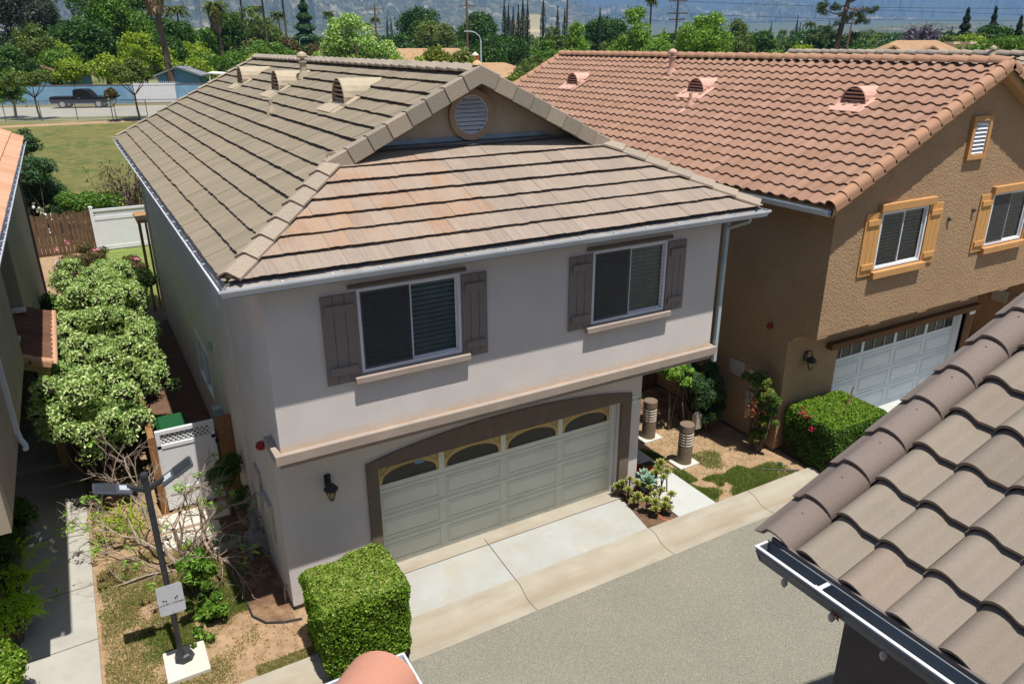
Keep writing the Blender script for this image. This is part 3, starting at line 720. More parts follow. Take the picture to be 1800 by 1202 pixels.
def txt(name, s, size, loc, parent, mat, ex=.002):
    cu = bpy.data.curves.new(name, 'FONT'); cu.body = s; cu.size = size; cu.extrude = ex; cu.align_x = 'CENTER'; cu.align_y = 'CENTER'
    o = bpy.data.objects.new(name+'_c', cu); COL.objects.link(o); dg = bpy.context.evaluated_depsgraph_get()
    me = bpy.data.meshes.new_from_object(o.evaluated_get(dg)); bpy.data.objects.remove(o)
    me.transform(Matrix.Rotation(R(90), 4, 'X')); o_ = org(parent); me.transform(Matrix.Translation(Vector(loc)-o_))
    me.materials.append(MATS[mat]); ob = bpy.data.objects.new(name, me); COL.objects.link(ob)
    if parent: ob.parent = parent; ORG[ob.name] = org(parent)
    return ob

# ================================================================== GREY HOUSE (centre)
HE, SL, EV, LY = 5.826, .5, .44, 16.35
XA = -.08; YU = -.6; W2 = 8.03; W1 = 6.94; RX = (XA+W2)/2; HWD = (W2-XA)/2; RZ = HE+SL*(HWD+EV); HD = 2.0; YE = YU-.445; ZL = 3.0; YB = 16.35
sy = lambda y: (y+10.4)*.958-10.4
sz = lambda z: 8.535-(8.535-z)*.958
kk_ = lambda x, y, z: (-1.887+.9423*(x+1.887), -10.398+.9423*(y+10.398), 8.535-.9423*(8.535-z))
house = thing('stucco_house', 'pale grey stucco house with grey-brown tile roof, in the middle', 'house', (RX, 8, 0))
w = MB()
win = [(1.20, 2.80, 4.11, 5.373), (5.22, 6.79, 4.11, 5.373)]
wall(w, front(YU), XA, W2, ZL-.02, 5.66, win, .07)
wall(w, front(0), XA, W1, -.0, ZL-.02, [(1.42, 6.5, 0, 2.17)], .34)
# left side wall with windows
sw_left = [(sy(a), sy(b), sz(c), sz(d)) for a, b, c, d in ((3.95, 4.55, 3.95, 5.05), (9.9, 10.9, 4.0, 5.0), (13.2, 13.9, 4.1, 4.9), (6.9, 9.0, .75, 1.95))]
wall(w, sidew(XA), 0, YB, 0, 5.66, sw_left, .09); wall(w, sidew(XA), YU, 0, ZL-.02, 5.66); w.poly([(XA, YU, ZL-.02), (W2, YU, ZL-.02), (W2, 0, ZL-.02), (XA, 0, ZL-.02)])
wall(w, sidew(W2, -1), YU, YB, ZL-.02, 5.66); wall(w, sidew(W1, -1), 0, 2.6, 0, ZL-.02)
w.poly([(W1, 2.6, 0), (W2, 2.6, 0), (W2, 2.6, ZL-.02), (W1, 2.6, ZL-.02)]); wall(w, sidew(W2, -1), 2.6, YB, 0, ZL-.02)
w.poly([(W1, 0, ZL-.02), (W2, 0, ZL-.02), (W2, 2.6, ZL-.02), (W1, 2.6, ZL-.02)])
w.poly([(XA, YB, 0), (W2, YB, 0), (W2, YB, 5.66), (RX, YB, RZ-.15), (XA, YB, 5.66)])
w.poly([(XA, YU, 5.66), (W2, YU, 5.66), (W2, YB, 5.66), (XA, YB, 5.66)])
w.build('wall', 'stucco_grey', house)
m = MB(); m.box(XA+.03, 1.3, .03, .5, -.25, 0); m.box(XA+.03, .5, .5, YB-.1, -.25, 0); m.box(6.62, W1-.03, .03, .5, -.25, 0); m.box(W1-.4, W1-.03, .5, 2.6, -.25, 0)
m.build('foundation', 'foundation', house)
# ledge band, two steps
m = MB(); t = .105
def band(m, t, z0, z1, back=.62):
    m.box(XA-t, W2+t, YU-t, YU, z0, z1); m.box(XA-t, XA, YU, back, z0, z1); m.box(W2, W2+t, YU, 1.0, z0, z1)
band(m, .1, 2.995, 3.155, .02); band(m, .035, 2.905, 2.995, -.02)
m.build('ledge', 'stucco_trim', house, bevel=.012)
voidbox(house, 1.1, 2.9, YU+.2, .4, 4.0, 5.5); voidbox(house, 5.1, 6.9, YU+.2, .4, 4.0, 5.5)
for (a, b, c_, d_), sc_ in zip(win, ('left', 'left')):
    slider_window(house, a, b, c_, d_, YU, 'left', ang=.5)
    s_ = MB(); s_.box(a-.13, b+.11, YU-.12, YU, c_-.125, c_-.02); s_.build('sill', 'stucco_trim', house, bevel=.012)
    s_ = MB(); s_.box(a-.12, b+.1, YU-.04, YU, d_+.02, d_+.075); s_.build('lintel', 'trim_dark', house, bevel=.006)
for (a, b) in ((.68, 1.187), (2.817, 3.246), (4.753, 5.206), (6.803, 7.222)): shutter(house, a, b, 4.017 if a < 2.9 else 4.073, 5.336, YU, 'shutter_grey')
# left side windows (dark sliders seen edge-on)
for (a, b, c_, d_) in sw_left:
    m = MB(); q = .05
    for (y0, y1, z0, z1) in ((a, b, d_-q, d_), (a, b, c_, c_+q), (a, a+q, c_+q, d_-q), (b-q, b, c_+q, d_-q), ((a+b)/2-.02, (a+b)/2+.02, c_+q, d_-q)): m.box(XA-.02, XA+.05, y0, y1, z0, z1)
    o = m.build('window', 'white_vinyl', house); p = MB(); p.poly([(XA+.03, a, c_), (XA+.03, b, c_), (XA+.03, b, d_), (XA+.03, a, d_)]); p.build('pane', 'glass', o)
    v = MB(); v.poly([(XA+.085, a-.05, c_-.05), (XA+.085, b+.05, c_-.05), (XA+.085, b+.05, d_+.05), (XA+.085, a-.05, d_+.05)]); v.build('blind', 'screen_dark', o)
# roof
rf = MB()
E0 = (-EV, -.48); 
def Z(x, y, side):
    return HE+SL*{'l': x+EV, 'r': W2+EV-x, 'f': y+.48}[side]
yg = YE+HD; xl = XA-EV+HD; xr = W2+EV-HD
# underlay planes (decking), 3 cm below the tiles
dk = MB()
dk.poly([(XA-EV, YE, HE), (xl, yg, HE+SL*HD), (RX, yg, RZ), (RX, LY+.3, RZ), (XA-EV, LY+.3, HE)])
dk.poly([(W2+EV, YE, HE), (W2+EV, LY+.3, HE), (RX, LY+.3, RZ), (RX, yg, RZ), (xr, yg, HE+SL*HD)])
ztop = HE+SL*(1.42-YE)
dk.poly([(XA-EV, YE, HE), (W2+EV, YE, HE), (xr+.0, yg, HE+SL*HD), (xr, 1.3, HE+SL*HD), (xl, 1.3, HE+SL*HD), (xl, yg, HE+SL*HD)])
n0 = len(dk.v); dk.prism([(XA-EV, YE, HE-.16), (W2+EV, YE, HE-.16), (W2+EV, LY+.3, HE-.16), (XA-EV, LY+.3, HE-.16)], (0, 0, .12))
roof = dk.build('roof', 'fascia_grey', house)
q = math.sqrt(1+SL*SL); ev = Vector((1, 0, SL)).normalized()
tl = MB(); HDv = HD*q; vl = (HWD+EV)*q; UL = LY+.3-YE
# left plane: u along +y from the front corner, v up the slope
shakes(tl, (XA-EV-.03, YE, HE-.01), (0, 1, 0), ev, UL, vl, [[(0, 0), (UL, 0), (UL, HDv), (HD, HDv)], [(HD+.0, HDv), (UL, HDv), (UL, vl), (HD+.0, vl)]])
tl.build('side_tiles', 'shake_olive', roof)
tl = MB(); ev2 = Vector((-1, 0, SL)).normalized()
shakes(tl, (W2+EV+.03, YE, HE-.01), (0, 1, 0), ev2, UL, vl, [[(0, 0), (UL, 0), (UL, HDv), (HD, HDv)], [(HD+.0, HDv), (UL, HDv), (UL, vl), (HD+.0, vl)]], w=.6)
tl.build('side_tiles', 'shake_olive', roof)
FW = W2-XA+2*EV; ev3 = Vector((0, 1, SL)).normalized(); vt = (1.22-YE)*q
def fr_tiles(name, mat, regs):
    t_ = MB(); shakes(t_, (XA-EV, YE-.03, HE-.01), (1, 0, 0), ev3, FW, vt, regs); return t_.build(name, mat, roof)
# weathered patch (orange and grey tiles) on the left and middle, plainer tiles right and along the eave
fr_tiles('front_tiles_weathered', 'shake_mixed', [[(0.0, 0), (.9, 0), (1.3, .36), (4.3, .36), (5.6, 1.4), (4.9, 2.1), (3.0, vt), (2.0, vt), (HD, HDv)]] if 0 else [[(.36, .357), (4.2, .357), (HD+1.6, HDv), (HD, HDv)], [(HD, HDv), (HD+1.6, HDv), (HD+1.1, vt), (HD, vt)]])
fr_tiles('front_tiles', 'shake_plain', [[(0, 0), (FW, 0), (FW-.357, .357), (.357, .357)], [(4.2, .357), (FW-.357, .357), (FW-HD, HDv), (HD+1.6, HDv)], [(HD+1.6, HDv), (FW-HD, HDv), (FW-HD, vt), (HD+1.1, vt)]])
def one_run(nm, mat, par, *a, **k):
    mm_ = MB(); arc_run(mm_, *a, **k); return mm_.build(nm, mat, par)
one_run('hip_tiles', 'shake_ridge', roof, (XA-EV+.02, YE+.02, HE+.07), (xl, yg, HE+SL*HD+.07), (0, 0, 1), .17, .42, 'vee', taper=.95, lift=.035)
one_run('hip_tiles', 'shake_ridge', roof, (W2+EV-.02, YE+.02, HE+.07), (xr, yg, HE+SL*HD+.07), (0, 0, 1), .17, .42, 'vee', taper=.95, lift=.035)
one_run('ridge_tiles', 'shake_ridge', roof, (RX, LY+.32, RZ+.08), (RX, yg-.02, RZ+.08), (0, 0, 1), .17, .42, 'vee', taper=.95, lift=.035)
a0 = Vector((xl-.1, yg-.12, HE+SL*(HD-.1)+.12)); a1 = Vector((RX, yg-.12, RZ+.125))
one_run('rake_tiles', 'shake_ridge', roof, a0, a1, (-SL, 0, 1), .2, .37, 'ell', side=-1, taper=1, lift=.02)
b0 = Vector((xr+.1, yg-.12, HE+SL*(HD-.1)+.12)); b1 = Vector((RX, yg-.12, RZ+.125))
one_run('rake_tiles', 'shake_ridge', roof, b0, b1, (SL, 0, 1), .2, .37, 'ell', side=1, taper=1, lift=.02)
one_run('rake_tiles', 'shake_ridge', roof, (XA-EV, LY+.4, HE+.09), (RX, LY+.4, RZ+.1), (-SL, 0, 1), .2, .37, 'ell', side=1, taper=1, lift=.03)
caps = []
caps.append(((XA-EV+.09, YE+.11, HE+.07), [(r_*.62, z_*.6) for r_, z_ in [(.17, 0), (.12, .1), (.05, .14)]], 9)); caps.append(((W2+EV-.08, YE+.09, HE+.07), [(r_*.62, z_*.6) for r_, z_ in [(.1, 0), (.07, .1), (.02, .16)]], 8))
caps.append(((xl-.12, yg-.1, HE+SL*HD-.02), [(r_*.62, z_*.6) for r_, z_ in [(.14, 0), (.1, .12), (.03, .17)]], 9)); caps.append(((xr+.1, yg-.1, HE+SL*HD+.02), [(r_*.62, z_*.6) for r_, z_ in [(.1, 0), (.08, .1), (.02, .15)]], 8))
caps.append(((RX, yg+.02, RZ+.14), [(r_*.62, z_*.6) for r_, z_ in [(.14, 0), (.11, .07), (.03, .12)]], 9)); caps.append(((RX, LY+.3, RZ+.1), [(r_*.62, z_*.6) for r_, z_ in [(.13, 0), (.1, .07), (.02, .12)]], 9))
for c_ in caps: mt = MB(); mt.lathe(*c_); mt.build('mortar_cap', 'mortar', roof, smooth=True)
# gable wall, barge boards, round vent, flashing
gw = MB(); gy_ = yg+.3; zg = HE+SL*(gy_-YE)
gw.poly([(RX-(RZ-zg)/SL, gy_, zg-.02), (RX+(RZ-zg)/SL, gy_, zg-.02), (RX, gy_, RZ-.02)])
gw.build('gable_wall', 'stucco_tan', house)
for sx in (-1, 1):
    bb = MB()
    p0 = Vector((RX+sx*(HWD+EV-HD)+.0, yg-.06, HE+SL*HD-.1)); p1 = Vector((RX, yg-.06, RZ-.1))
    bb.prism([p0, p1, p1+Vector((0, 0, .14)), p0+Vector((0, 0, .14))], (0, .05, 0))
    s0 = p0+Vector((0, .05, .02)); s1 = p1+Vector((0, .05, .02)); bb.poly([s0, s1, s1+Vector((0, .32, 0)), s0+Vector((0, .32, 0))]); bb.build('barge_board', 'fascia_grey', house)
fl = MB(); fl.poly([(RX-1.55, gy_-.02, zg+.06), (RX+1.55, gy_-.02, zg+.06), (RX+1.75, gy_-.16, zg-.0), (RX-1.75, gy_-.16, zg-.0)]); fl.poly([(RX-1.55, gy_-.02, zg+.06), (RX+1.55, gy_-.02, zg+.06), (RX+1.42, gy_-.01, zg+.13), (RX-1.42, gy_-.01, zg+.13)])
fl.build('flashing', 'flash_metal', house)
def ring(mb, c, r0, r1, y0, y1, n=36):
    for i in range(n):
        a, b = 2*math.pi*i/n, 2*math.pi*(i+1)/n
        P = lambda r, t, y: (c[0]+r*math.cos(t), y, c[1]+r*math.sin(t))
        mb.poly([P(r0, a, y0), P(r0, b, y0), P(r1, b, y0), P(r1, a, y0)]); mb.poly([P(r1, a, y0), P(r1, b, y0), P(r1, b, y1), P(r1, a, y1)]); mb.poly([P(r0, a, y0), P(r0, b, y0), P(r0, b, y1), P(r0, a, y1)])
vc = (RX-.0, 7.44); m = MB(); ring(m, vc, .31, .41, gy_-.07, gy_+.02); vt_o = m.build('round_vent', 'vent_trim', house, smooth=False)
m = MB(); ring(m, vc, .295, .315, gy_-.05, gy_+.02)
for k in range(9):
    z = vc[1]-.27+k*.068; hw = math.sqrt(max(.001, .3**2-(z-vc[1])**2)); m.obox((vc[0], gy_-.025, z), (hw, 0, 0), (0, .028, .026), (0, .003, -.003))
m.build('louvre', 'gutter_white', vt_o)
m = MB(); n = 30; m.poly([(vc[0]+.31*math.cos(2*math.pi*i/n), gy_-.004, vc[1]+.31*math.sin(2*math.pi*i/n)) for i in range(n)]); m.build('vent_opening', 'dark_void', vt_o)
# fascia and gutters
m = MB(); m.box(XA-EV, W2+EV, YE-.02, YE-.002, HE-.17, HE+.0); m.box(XA-EV-.02, XA-EV-.001, YE-.02, LY+.3, HE-.17, HE); m.box(W2+EV+.001, W2+EV+.02, YE-.02, LY+.3, HE-.17, HE)
m.build('fascia', 'fascia_grey', house)
m = MB(); m.poly([(XA-EV, YE-.021, HE-.005), (W2+EV, YE-.021, HE-.005), (W2+EV+.06, YE-.1, HE-.075), (XA-EV-.06, YE-.1, HE-.075)]); m.poly([(XA-EV-.021, YE, HE-.005), (XA-EV-.021, LY+.3, HE-.005), (XA-EV-.07, LY+.3, HE-.06), (XA-EV-.07, YE-.08, HE-.06)]); m.build('drip_edge', 'drip_grey', house)
g = MB(); zt = HE-.03
gutter_run(g, [(XA-EV-.021, LY+.3, zt), (XA-EV-.021, YE-.021, zt), (W2+EV+.021, YE-.021, zt), (W2+EV+.021, LY+.3, zt)], [(-1, 0, 0), (-1, -1, 0), (1, -1, 0), (1, 0, 0)])
for k in range(13): x = .1+k*.64; g.box(x, x+.02, YE-.14, YE-.02, zt-.012, zt+.004)
for k in range(24): y = .2+k*.75; g.box(XA-EV-.14, XA-EV-.02, y, y+.02, zt-.012, zt+.004)
g.build('gutter', 'gutter_white', house)
m = MB(); m.box(W2+.13, W2+.2, -.62, -.55, 2.8, HE-.3); m.tube([(W2+.165, YE-.07, HE-.12), (W2+.165, YE-.05, HE-.2), (W2+.165, -.59, HE-.42)], .035, 6); m.build('downspout', 'gutter_grey', house)
m = MB(); m.box(XA-.07, XA, 2.35, 2.43, .1, HE-.45); m.tube([(XA-.5, 2.39, HE-.12), (XA-.48, 2.39, HE-.2), (XA-.04, 2.39, HE-.42)], .035, 6); m.build('downspout', 'stucco_grey', house)
m = MB(); m.box(XA-.07, XA, YB-.2, YB-.12, .0, HE-.45); m.tube([(XA-.5, YB-.16, HE-.12), (XA-.04, YB-.16, HE-.42)], .035, 6); m.build('downspout', 'stucco_grey', house)
# garage door and its surround
m = MB(); ga, gb = 1.51, 6.39
m.box(ga-.2, ga, -.035, .05, -.0, 2.11); m.box(gb+.08, gb+.3, -.035, .05, 0, 2.11)
n = 24; xa, xb = ga-.2, gb+.3
for i in range(n):
    x0, x1 = xa+(xb-xa)*i/n, xa+(xb-xa)*(i+1)/n; f = lambda x: 2.24+.27*(1-((x-(xa+xb)/2)/((xb-xa)/2))**2)**.9 if abs(x-(xa+xb)/2) < (xb-xa)/2-1e-6 else 2.24
    m.hexa([(x0, -.035, 2.11), (x1, -.035, 2.11), (x1, .05, 2.11), (x0, .05, 2.11), (x0, -.035, f(x0)), (x1, -.035, f(x1)), (x1, .05, f(x1)), (x0, .05, f(x0))])
m.build('door_surround', 'trim_dark', house)
MB().box(gb+.03, gb+.1, .18, .27, 0, 2.17).build('door_jamb', 'white_vinyl', house); MB().box(ga-.09, ga-.0, .18, .27, 0, 2.17).build('door_jamb', 'white_vinyl', house)
garage_door(house, ga-.0, gb+.05, -.01, 2.055, .22, 'door_grey', 'arch')
m = MB(); m.box(2.25, 2.42, .222, .226, 1.85, 1.92); m.build('sticker', 'wall_blue', house)
m = MB(); m.box(1.2, 6.7, .34, .37, -.1, 2.4); m.build('garage_shell', 'dark_void', house)
lantern(house, .68, -.001, 2.06)
m = MB(); m.lathe((.33, -.1, 2.62), [(.012, 0), (.022, .02), (.015, .04)], 10); m.build('camera_fixture', 'stucco_trim', house)
m = MB(); m.box(6.71, 6.935, -.012, 0, 2.0, 2.15); np_ = m.build('number_plate', 'plaque', house); txt('numeral', '11181', .1, (6.822, -.013, 2.075), np_, 'sign_ink')
m = MB(); m.lathe((XA-.05, sy(1.17), sz(2.34)), [(.0, 0), (.06, .01), (.085, .05), (.06, .12), (0, .13)], 14); m.build('alarm_bell', 'red_paint', house)
for bx_ in ((-.05, 0, 1.95, 2.4, .75, 1.45), (-.07, 0, 1.2, 1.6, .45, 1.2), (-.12, 0, 1.7, 1.88, .85, 1.15)): MB().box(XA+bx_[0], XA, sy(bx_[2]), sy(bx_[3]), sz(bx_[4]), sz(bx_[5])).build('meter_box', 'panel_grey', house, bevel=.008)
m = MB(); m.tube([(XA, .3, .22), (XA-.05, .3, .2), (XA-.06, .3, .1), (XA-.06, .3, -.1)], .02, 8); m.build('drain_pipe', 'stucco_trim', house)
MB().obox((XA-.05, sy(6.0), 2.75), (.04, 0, 0), (0, .12, 0), (0, 0, .06)).build('dryer_vent', 'gutter_grey', house, bevel=.01); MB().obox((XA-.1, sy(5.9), 1.3), (.1, 0, 0), (0, .1, 0), (0, 0, .1)).build('dryer_vent', 'gutter_grey', house, bevel=.02)
RZF = lambda x: HE+SL*(x-XA+EV)
for (x, y) in ((2.69, 4.2), (2.7, 9.1), (2.7, 13.2)): dorm_vent(house, x, y, RZF(x)+.07, 'vent_beige')
flue(house, 3.3, 8.7, RZF(3.3)+.04, 'vent_beige', .08, .4); flue(house, 2.04, 6.9, RZF(2.04)+.04, 'vent_beige', .042, .3, cap=False)
# ================================================================== TAN HOUSES (right): same plan, two roofs
def tan_house(X, label, tile, ridge, detail=True, ylen=16.6):
    h = thing('stucco_house', label, 'house', (X+4.3, 8, 0)); Wd = 8.64; rx = X+Wd/2+.0; Y = -.94; YL = -.25; ev_ = .47; hz = 5.68; rz = hz+SL*(Wd/2+ev_); y0 = -1.22; y1 = y0+ylen+.3
    w = MB(); wn = [(X+1.41, X+2.93, 4.14, 5.35), (X+5.32, X+6.84, 4.14, 5.35)]; vent = (X+4.0-.05, X+4.42, 6.3, 6.98)
    wall(w, front(Y), X, X+Wd, 2.9, 5.5, wn, .08)
    w.poly([(X, Y, 5.5), (X+Wd, Y, 5.5), (X+Wd, Y, hz+.1), (rx, Y, rz-.08), (X, Y, hz+.1)])
    wall(w, front(YL), X, X+6.94, 0, 2.9, [(X+1.7, X+6.6, 0, 2.12)], .25)
    wall(w, sidew(X), Y, y1-.4, 2.9, 5.6); wall(w, sidew(X), YL, y1-.4, 0, 2.9)
    wall(w, sidew(X+Wd, -1), Y, y1-.4, 2.9, 5.6); wall(w, sidew(X+6.94, -1), YL, 3.0, 0, 2.9); wall(w, sidew(X+Wd, -1), 3, y1-.4, 0, 2.9)
    w.poly([(X+6.94, 3, 0), (X+Wd, 3, 0), (X+Wd, 3, 2.9), (X+6.94, 3, 2.9)])
    w.poly([(X, Y, 2.9), (X+Wd, Y, 2.9), (X+Wd, 3, 2.9), (X, 3, 2.9)])
    w.poly([(X, y1-.4, 0), (X+Wd, y1-.4, 0), (X+Wd, y1-.4, hz), (rx, y1-.4, rz-.1), (X, y1-.4, hz)])
    w.build('wall', 'stucco_brown', h)
    m = MB(); m.box(X+.03, X+1.6, YL+.03, YL+.5, -.2, 0); m.box(X+.03, X+.5, YL+.5, y1-.5, -.2, 0); m.box(X+6.65, X+6.9, YL+.03, 2.9, -.2, 0); m.build('foundation', 'foundation', h)
    # corbels under the jetty: curved brackets
    for a, b in ((0, .34), (1.66, 2.0), (3.32, 3.66), (4.95, 5.28), (6.55, 6.9)):
        m = MB(); P = [(X+a, Y+.003, 2.898), (X+a, YL-.001, 2.898), (X+a, YL-.001, 2.58)]
        for i in range(6): t = math.pi/2*i/5; P.append((X+a, YL-.08-(YL-Y-.09)*(1-math.cos(t)), 2.6+.24*math.sin(t)))
        P.append((X+a, Y+.003, 2.86)); m.prism(P, (b-a, 0, 0)); m.build('corbel', 'stucco_brown', h, bevel=.01)
    for i, (a, b, c_, d_) in enumerate(wn):
        slider_window(h, a, b, c_, d_, Y, 'left' if i else None, ang=.2)
        voidbox(h, a-.1, b+.1, Y+.22, Y+.9, c_-.1, d_+.1)
        s_ = MB(); s_.box(a-.1, b+.12, Y-.12, Y, c_-.17, c_-.02); s_.build('sill', 'trim_ochre', h, bevel=.012)
        s_ = MB(); s_.box(a-.13, b+.14, Y-.1, Y, d_+.01, d_+.17); s_.build('lintel', 'trim_ochre', h, bevel=.012)
        shutter(h, a-.5, a-.02, 4.05, 5.36, Y, 'shutter_ochre'); shutter(h, b+.03, b+.5, 4.05, 5.36, Y, 'shutter_ochre')
    a, b, c_, d_ = vent; m = MB(); t = .11
    m.box(a-t, a, Y-.08, Y, c_-t, d_+t); m.box(b, b+t, Y-.08, Y, c_-t, d_+t); m.box(a, b, Y-.08, Y, c_-t, c_); m.box(a, b, Y-.08, Y, d_, d_+t)
    v_ = m.build('gable_vent', 'trim_ochre', h, bevel=.008); m = MB(); m.poly([(a, Y-.003, c_), (b, Y-.003, c_), (b, Y-.003, d_), (a, Y-.003, d_)]); m.build('vent_opening', 'dark_void', v_)
    m = MB()
    for k in range(8): z = c_+.045+k*.083; m.obox(((a+b)/2, Y-.03, z), ((b-a)/2, 0, 0), (0, .022, .03), (0, .003, -.002))
    m.box(a, a+.012, Y-.05, Y-.004, c_, d_); m.box(b-.012, b, Y-.05, Y-.004, c_, d_); m.build('louvre', 'white_vinyl', v_)
    m = MB(); m.box(X+1.28, X+6.95, YL-.16, YL-.0, 2.17, 2.31); m.box(X+6.6, X+6.85, YL-.04, YL+.1, 0, 2.17); m.build('door_surround', 'trim_brown', h, bevel=.01)
    m = MB(); m.box(X+6.5, X+6.6, YL+.08, YL+.22, 0, 2.12); m.build('door_jamb', 'white_vinyl', h)
    garage_door(h, X+1.67, X+6.55, .005, 2.13, YL+.2, 'door_white', 'lite')
    m = MB(); m.box(X+1.5, X+6.7, YL+.3, YL+.33, -.05, 2.4); m.build('garage_shell', 'dark_void', h)
    lantern(h, X+.62, YL-.001, 2.05)
    m = MB(); m.box(X+6.885, X+6.935, YL-.012, YL, 2.03, 2.17); m.build('door_bell', 'plaque', h) if 0 else None
    m = MB(); m.box(X+6.68, X+6.92, YL-.052, YL-.04, 2.02, 2.17); m.build('number_plate', 'plaque', h)
    for bx_ in ((X-.05, X, .83, 1.28, 1.33, 1.68), (X-.05, X, .22, .66, 1.2, 1.62), (X-.07, X, .45, .66, .5, 1.1)): MB().box(*bx_).build('meter_box', 'panel_grey', h, bevel=.008)
    m = MB(); m.lathe((X-.05, .25, 2.74), [(.0, 0), (.06, .01), (.08, .05), (.06, .11), (0, .12)], 14); m.build('alarm_bell', 'red_paint', h)
    # roof
    nu = int(ylen/.305); nv = int((Wd/2+ev_)*q/EXP)+1; ex = (Wd/2+ev_)*q/nv
    dk = MB(); dk.prism([(X-ev_, y0, hz-.04), (rx, y0, rz-.0), (X+Wd+ev_, y0, hz-.05), (X+Wd+ev_, y0, hz-.16), (rx, y0, rz-.16), (X-ev_, y0, hz-.16)], (0, y1-y0, 0))
    roof = dk.build('roof', 'fascia_tan', h)
    tl = MB(); s_tiles(tl, (X-ev_-.05, y0+.12, hz-.02), (0, 1, 0), Vector((1, 0, SL)).normalized(), nu, nv, exp=ex, rev=True, h=.05); tl.build('tiles', tile, roof)
    tl = MB(); s_tiles(tl, (X+Wd+ev_+.05, y0+.12, hz-.02), (0, 1, 0), Vector((-1, 0, SL)).normalized(), nu, nv, exp=ex, seg=5); tl.build('tiles', tile, roof)
    yr = y0+.12+nu*.305
    rk = MB(); arc_run(rk, (rx, yr, rz+.035), (rx, y0-.02, rz+.035), (0, 0, 1), .175, .42, 'round', taper=.9); rk.build('ridge_tiles', ridge, roof)
    for sx, sd in ((-1, -1), (1, 1)):
        rk = MB()
        p0 = Vector((rx+sx*(Wd/2+ev_+.05), y0+.03, hz-.0)); p1 = Vector((rx, y0+.03, rz+.03))
        arc_run(rk, p0, p1, (sx*SL, 0, 1), .2, ex, 'q', side=sd*1, taper=1, lift=.035); rk.build('rake_tiles', ridge, roof)
    rk = MB(); p0 = Vector((X-ev_, yr, hz+.04)); arc_run(rk, p0, (rx, yr, rz+.05), (-SL, 0, 1), .15, ex, 'q', side=1, taper=1)
    rk.build('rake_tiles', ridge, roof)
    for sx in (-1, 1):
        m = MB(); p0 = Vector((rx+sx*(Wd/2+ev_+.0), y0+.005, hz-.2)); p1 = Vector((rx, y0+.005, rz-.2)); m.prism([p0, p1, p1+Vector((0, 0, .16)), p0+Vector((0, 0, .16))], (0, .06, 0)); m.build('barge_board', 'trim_ochre', h)
    g = MB(); gutter_run(g, [(X-ev_-.01, y1, hz-.06), (X-ev_-.01, y0+.03, hz-.06)], [(-1, 0, 0), (-1, 0, 0)]); g.build('gutter', 'gutter_white', h)
    if detail:
        for yy, xx in ((1.0, X+2.56), (6.0, X+2.56), (11.9, X+2.5)): dorm_vent(h, xx, yy, hz+SL*(xx-X+ev_)+.08, 'vent_pink', w=.64, h=.36)
        flue(h, X+3.4, 8.0, hz+SL*(3.4+ev_)+.06, 'vent_pink', .085, .5); flue(h, X+1.95, 5.5, hz+SL*(1.95+ev_)+.06, 'vent_pink', .045, .35, cap=False)
        m = MB()
        for (x_, z_) in ((X+3.75, 4.95), (X+4.62, 5.05)): m.tube([(x_, Y-.005, z_), (x_, Y-.06, z_), (x_+.05, Y-.07, z_+.02)], .016, 6); m.lathe((x_, Y-.02, z_-.03), [(.04, 0), (.05, .03), (.03, .06)], 8)
        m.build('cable_bracket', 'black_metal', h)
    else:
        flue(h, X+4.2, 5.2, rz+.02, 'vent_beige', .07, .12)
    return h
tan_house(10.68, 'brown stucco house with pink tile roof and ochre shutters on the right', 'tile_pink', 'tile_pink_ridge')
tan_house(21.36, 'house with grey wavy tile roof just showing behind the pink roof', 'tile_greyh', 'tile_greyh', False, 15.2)

# ================================================================== LEFT HOUSE (cut by the left edge)
h0 = thing('stucco_house', 'house at the left edge with orange tile roof and small porch roof', 'house', (-8, 9, 0))
w = MB(); XW = -3.45
wall(w, sidew(XW, -1), 0, 6.6, 2.65, 5.5, [(1.0, 1.9, 3.6, 4.8)], .09); w.poly([(XW, 6.6, 2.65), (-4.7, 6.6, 2.65), (-4.7, 6.6, 5.5), (XW, 6.6, 5.5)])
w.poly([(XW, 0, 2.65), (XW, 6.6, 2.65), (-5.2, 6.6, 2.65), (-5.2, 0, 2.65)]); wall(w, sidew(-5.2, -1), 0, 6.6, 0, 2.65); wall(w, sidew(-4.7, -1), 6.6, 10, 0, 5.5)
w.poly([(-4.7, 10, 0), (-3.5, 10, 0), (-3.5, 10, 5.5), (-4.7, 10, 5.5)]); wall(w, sidew(-3.5, -1), 10, 19.2, 0, 5.5)
w.poly([(-12.1, 19.2, 0), (-3.5, 19.2, 0), (-3.5, 19.2, 5.5), (-7.84, 19.2, 7.9), (-12.1, 19.2, 5.5)])
wall(w, front(0), -12.1, XW, 2.65, 5.5); wall(w, front(0.002), -12.1, -5.2, 0, 2.65)
wall(w, sidew(-12.1), 0, 19.2, 0, 5.5)
w.build('wall', 'stucco_tan', h0)
m = MB(); m.poly([(XW-.05, 1.0, 3.6), (XW-.05, 1.9, 3.6), (XW-.05, 1.9, 4.8), (XW-.05, 1.0, 4.8)]); m.build('window', 'glass', h0)
ex0 = -3.19; hz = 5.66; rz0 = hz+SL*4.65; rx0 = ex0-4.65
dk = MB(); dk.prism([(ex0, -.48, hz-.05), (rx0, -.48, rz0-.05), (rx0-4.65, -.48, hz-.05), (rx0-4.65, -.48, hz-.16), (ex0, -.48, hz-.16)], (0, 20.0, 0)); roof = dk.build('roof', 'fascia_tan', h0)
tl = MB(); s_tiles(tl, (ex0+.05, -.45, hz-.02), (0, 1, 0), Vector((-1, 0, SL)).normalized(), 65, 14, exp=4.65*q/14, seg=6, h=.045); tl.build('tiles', 'tile_orange', roof)
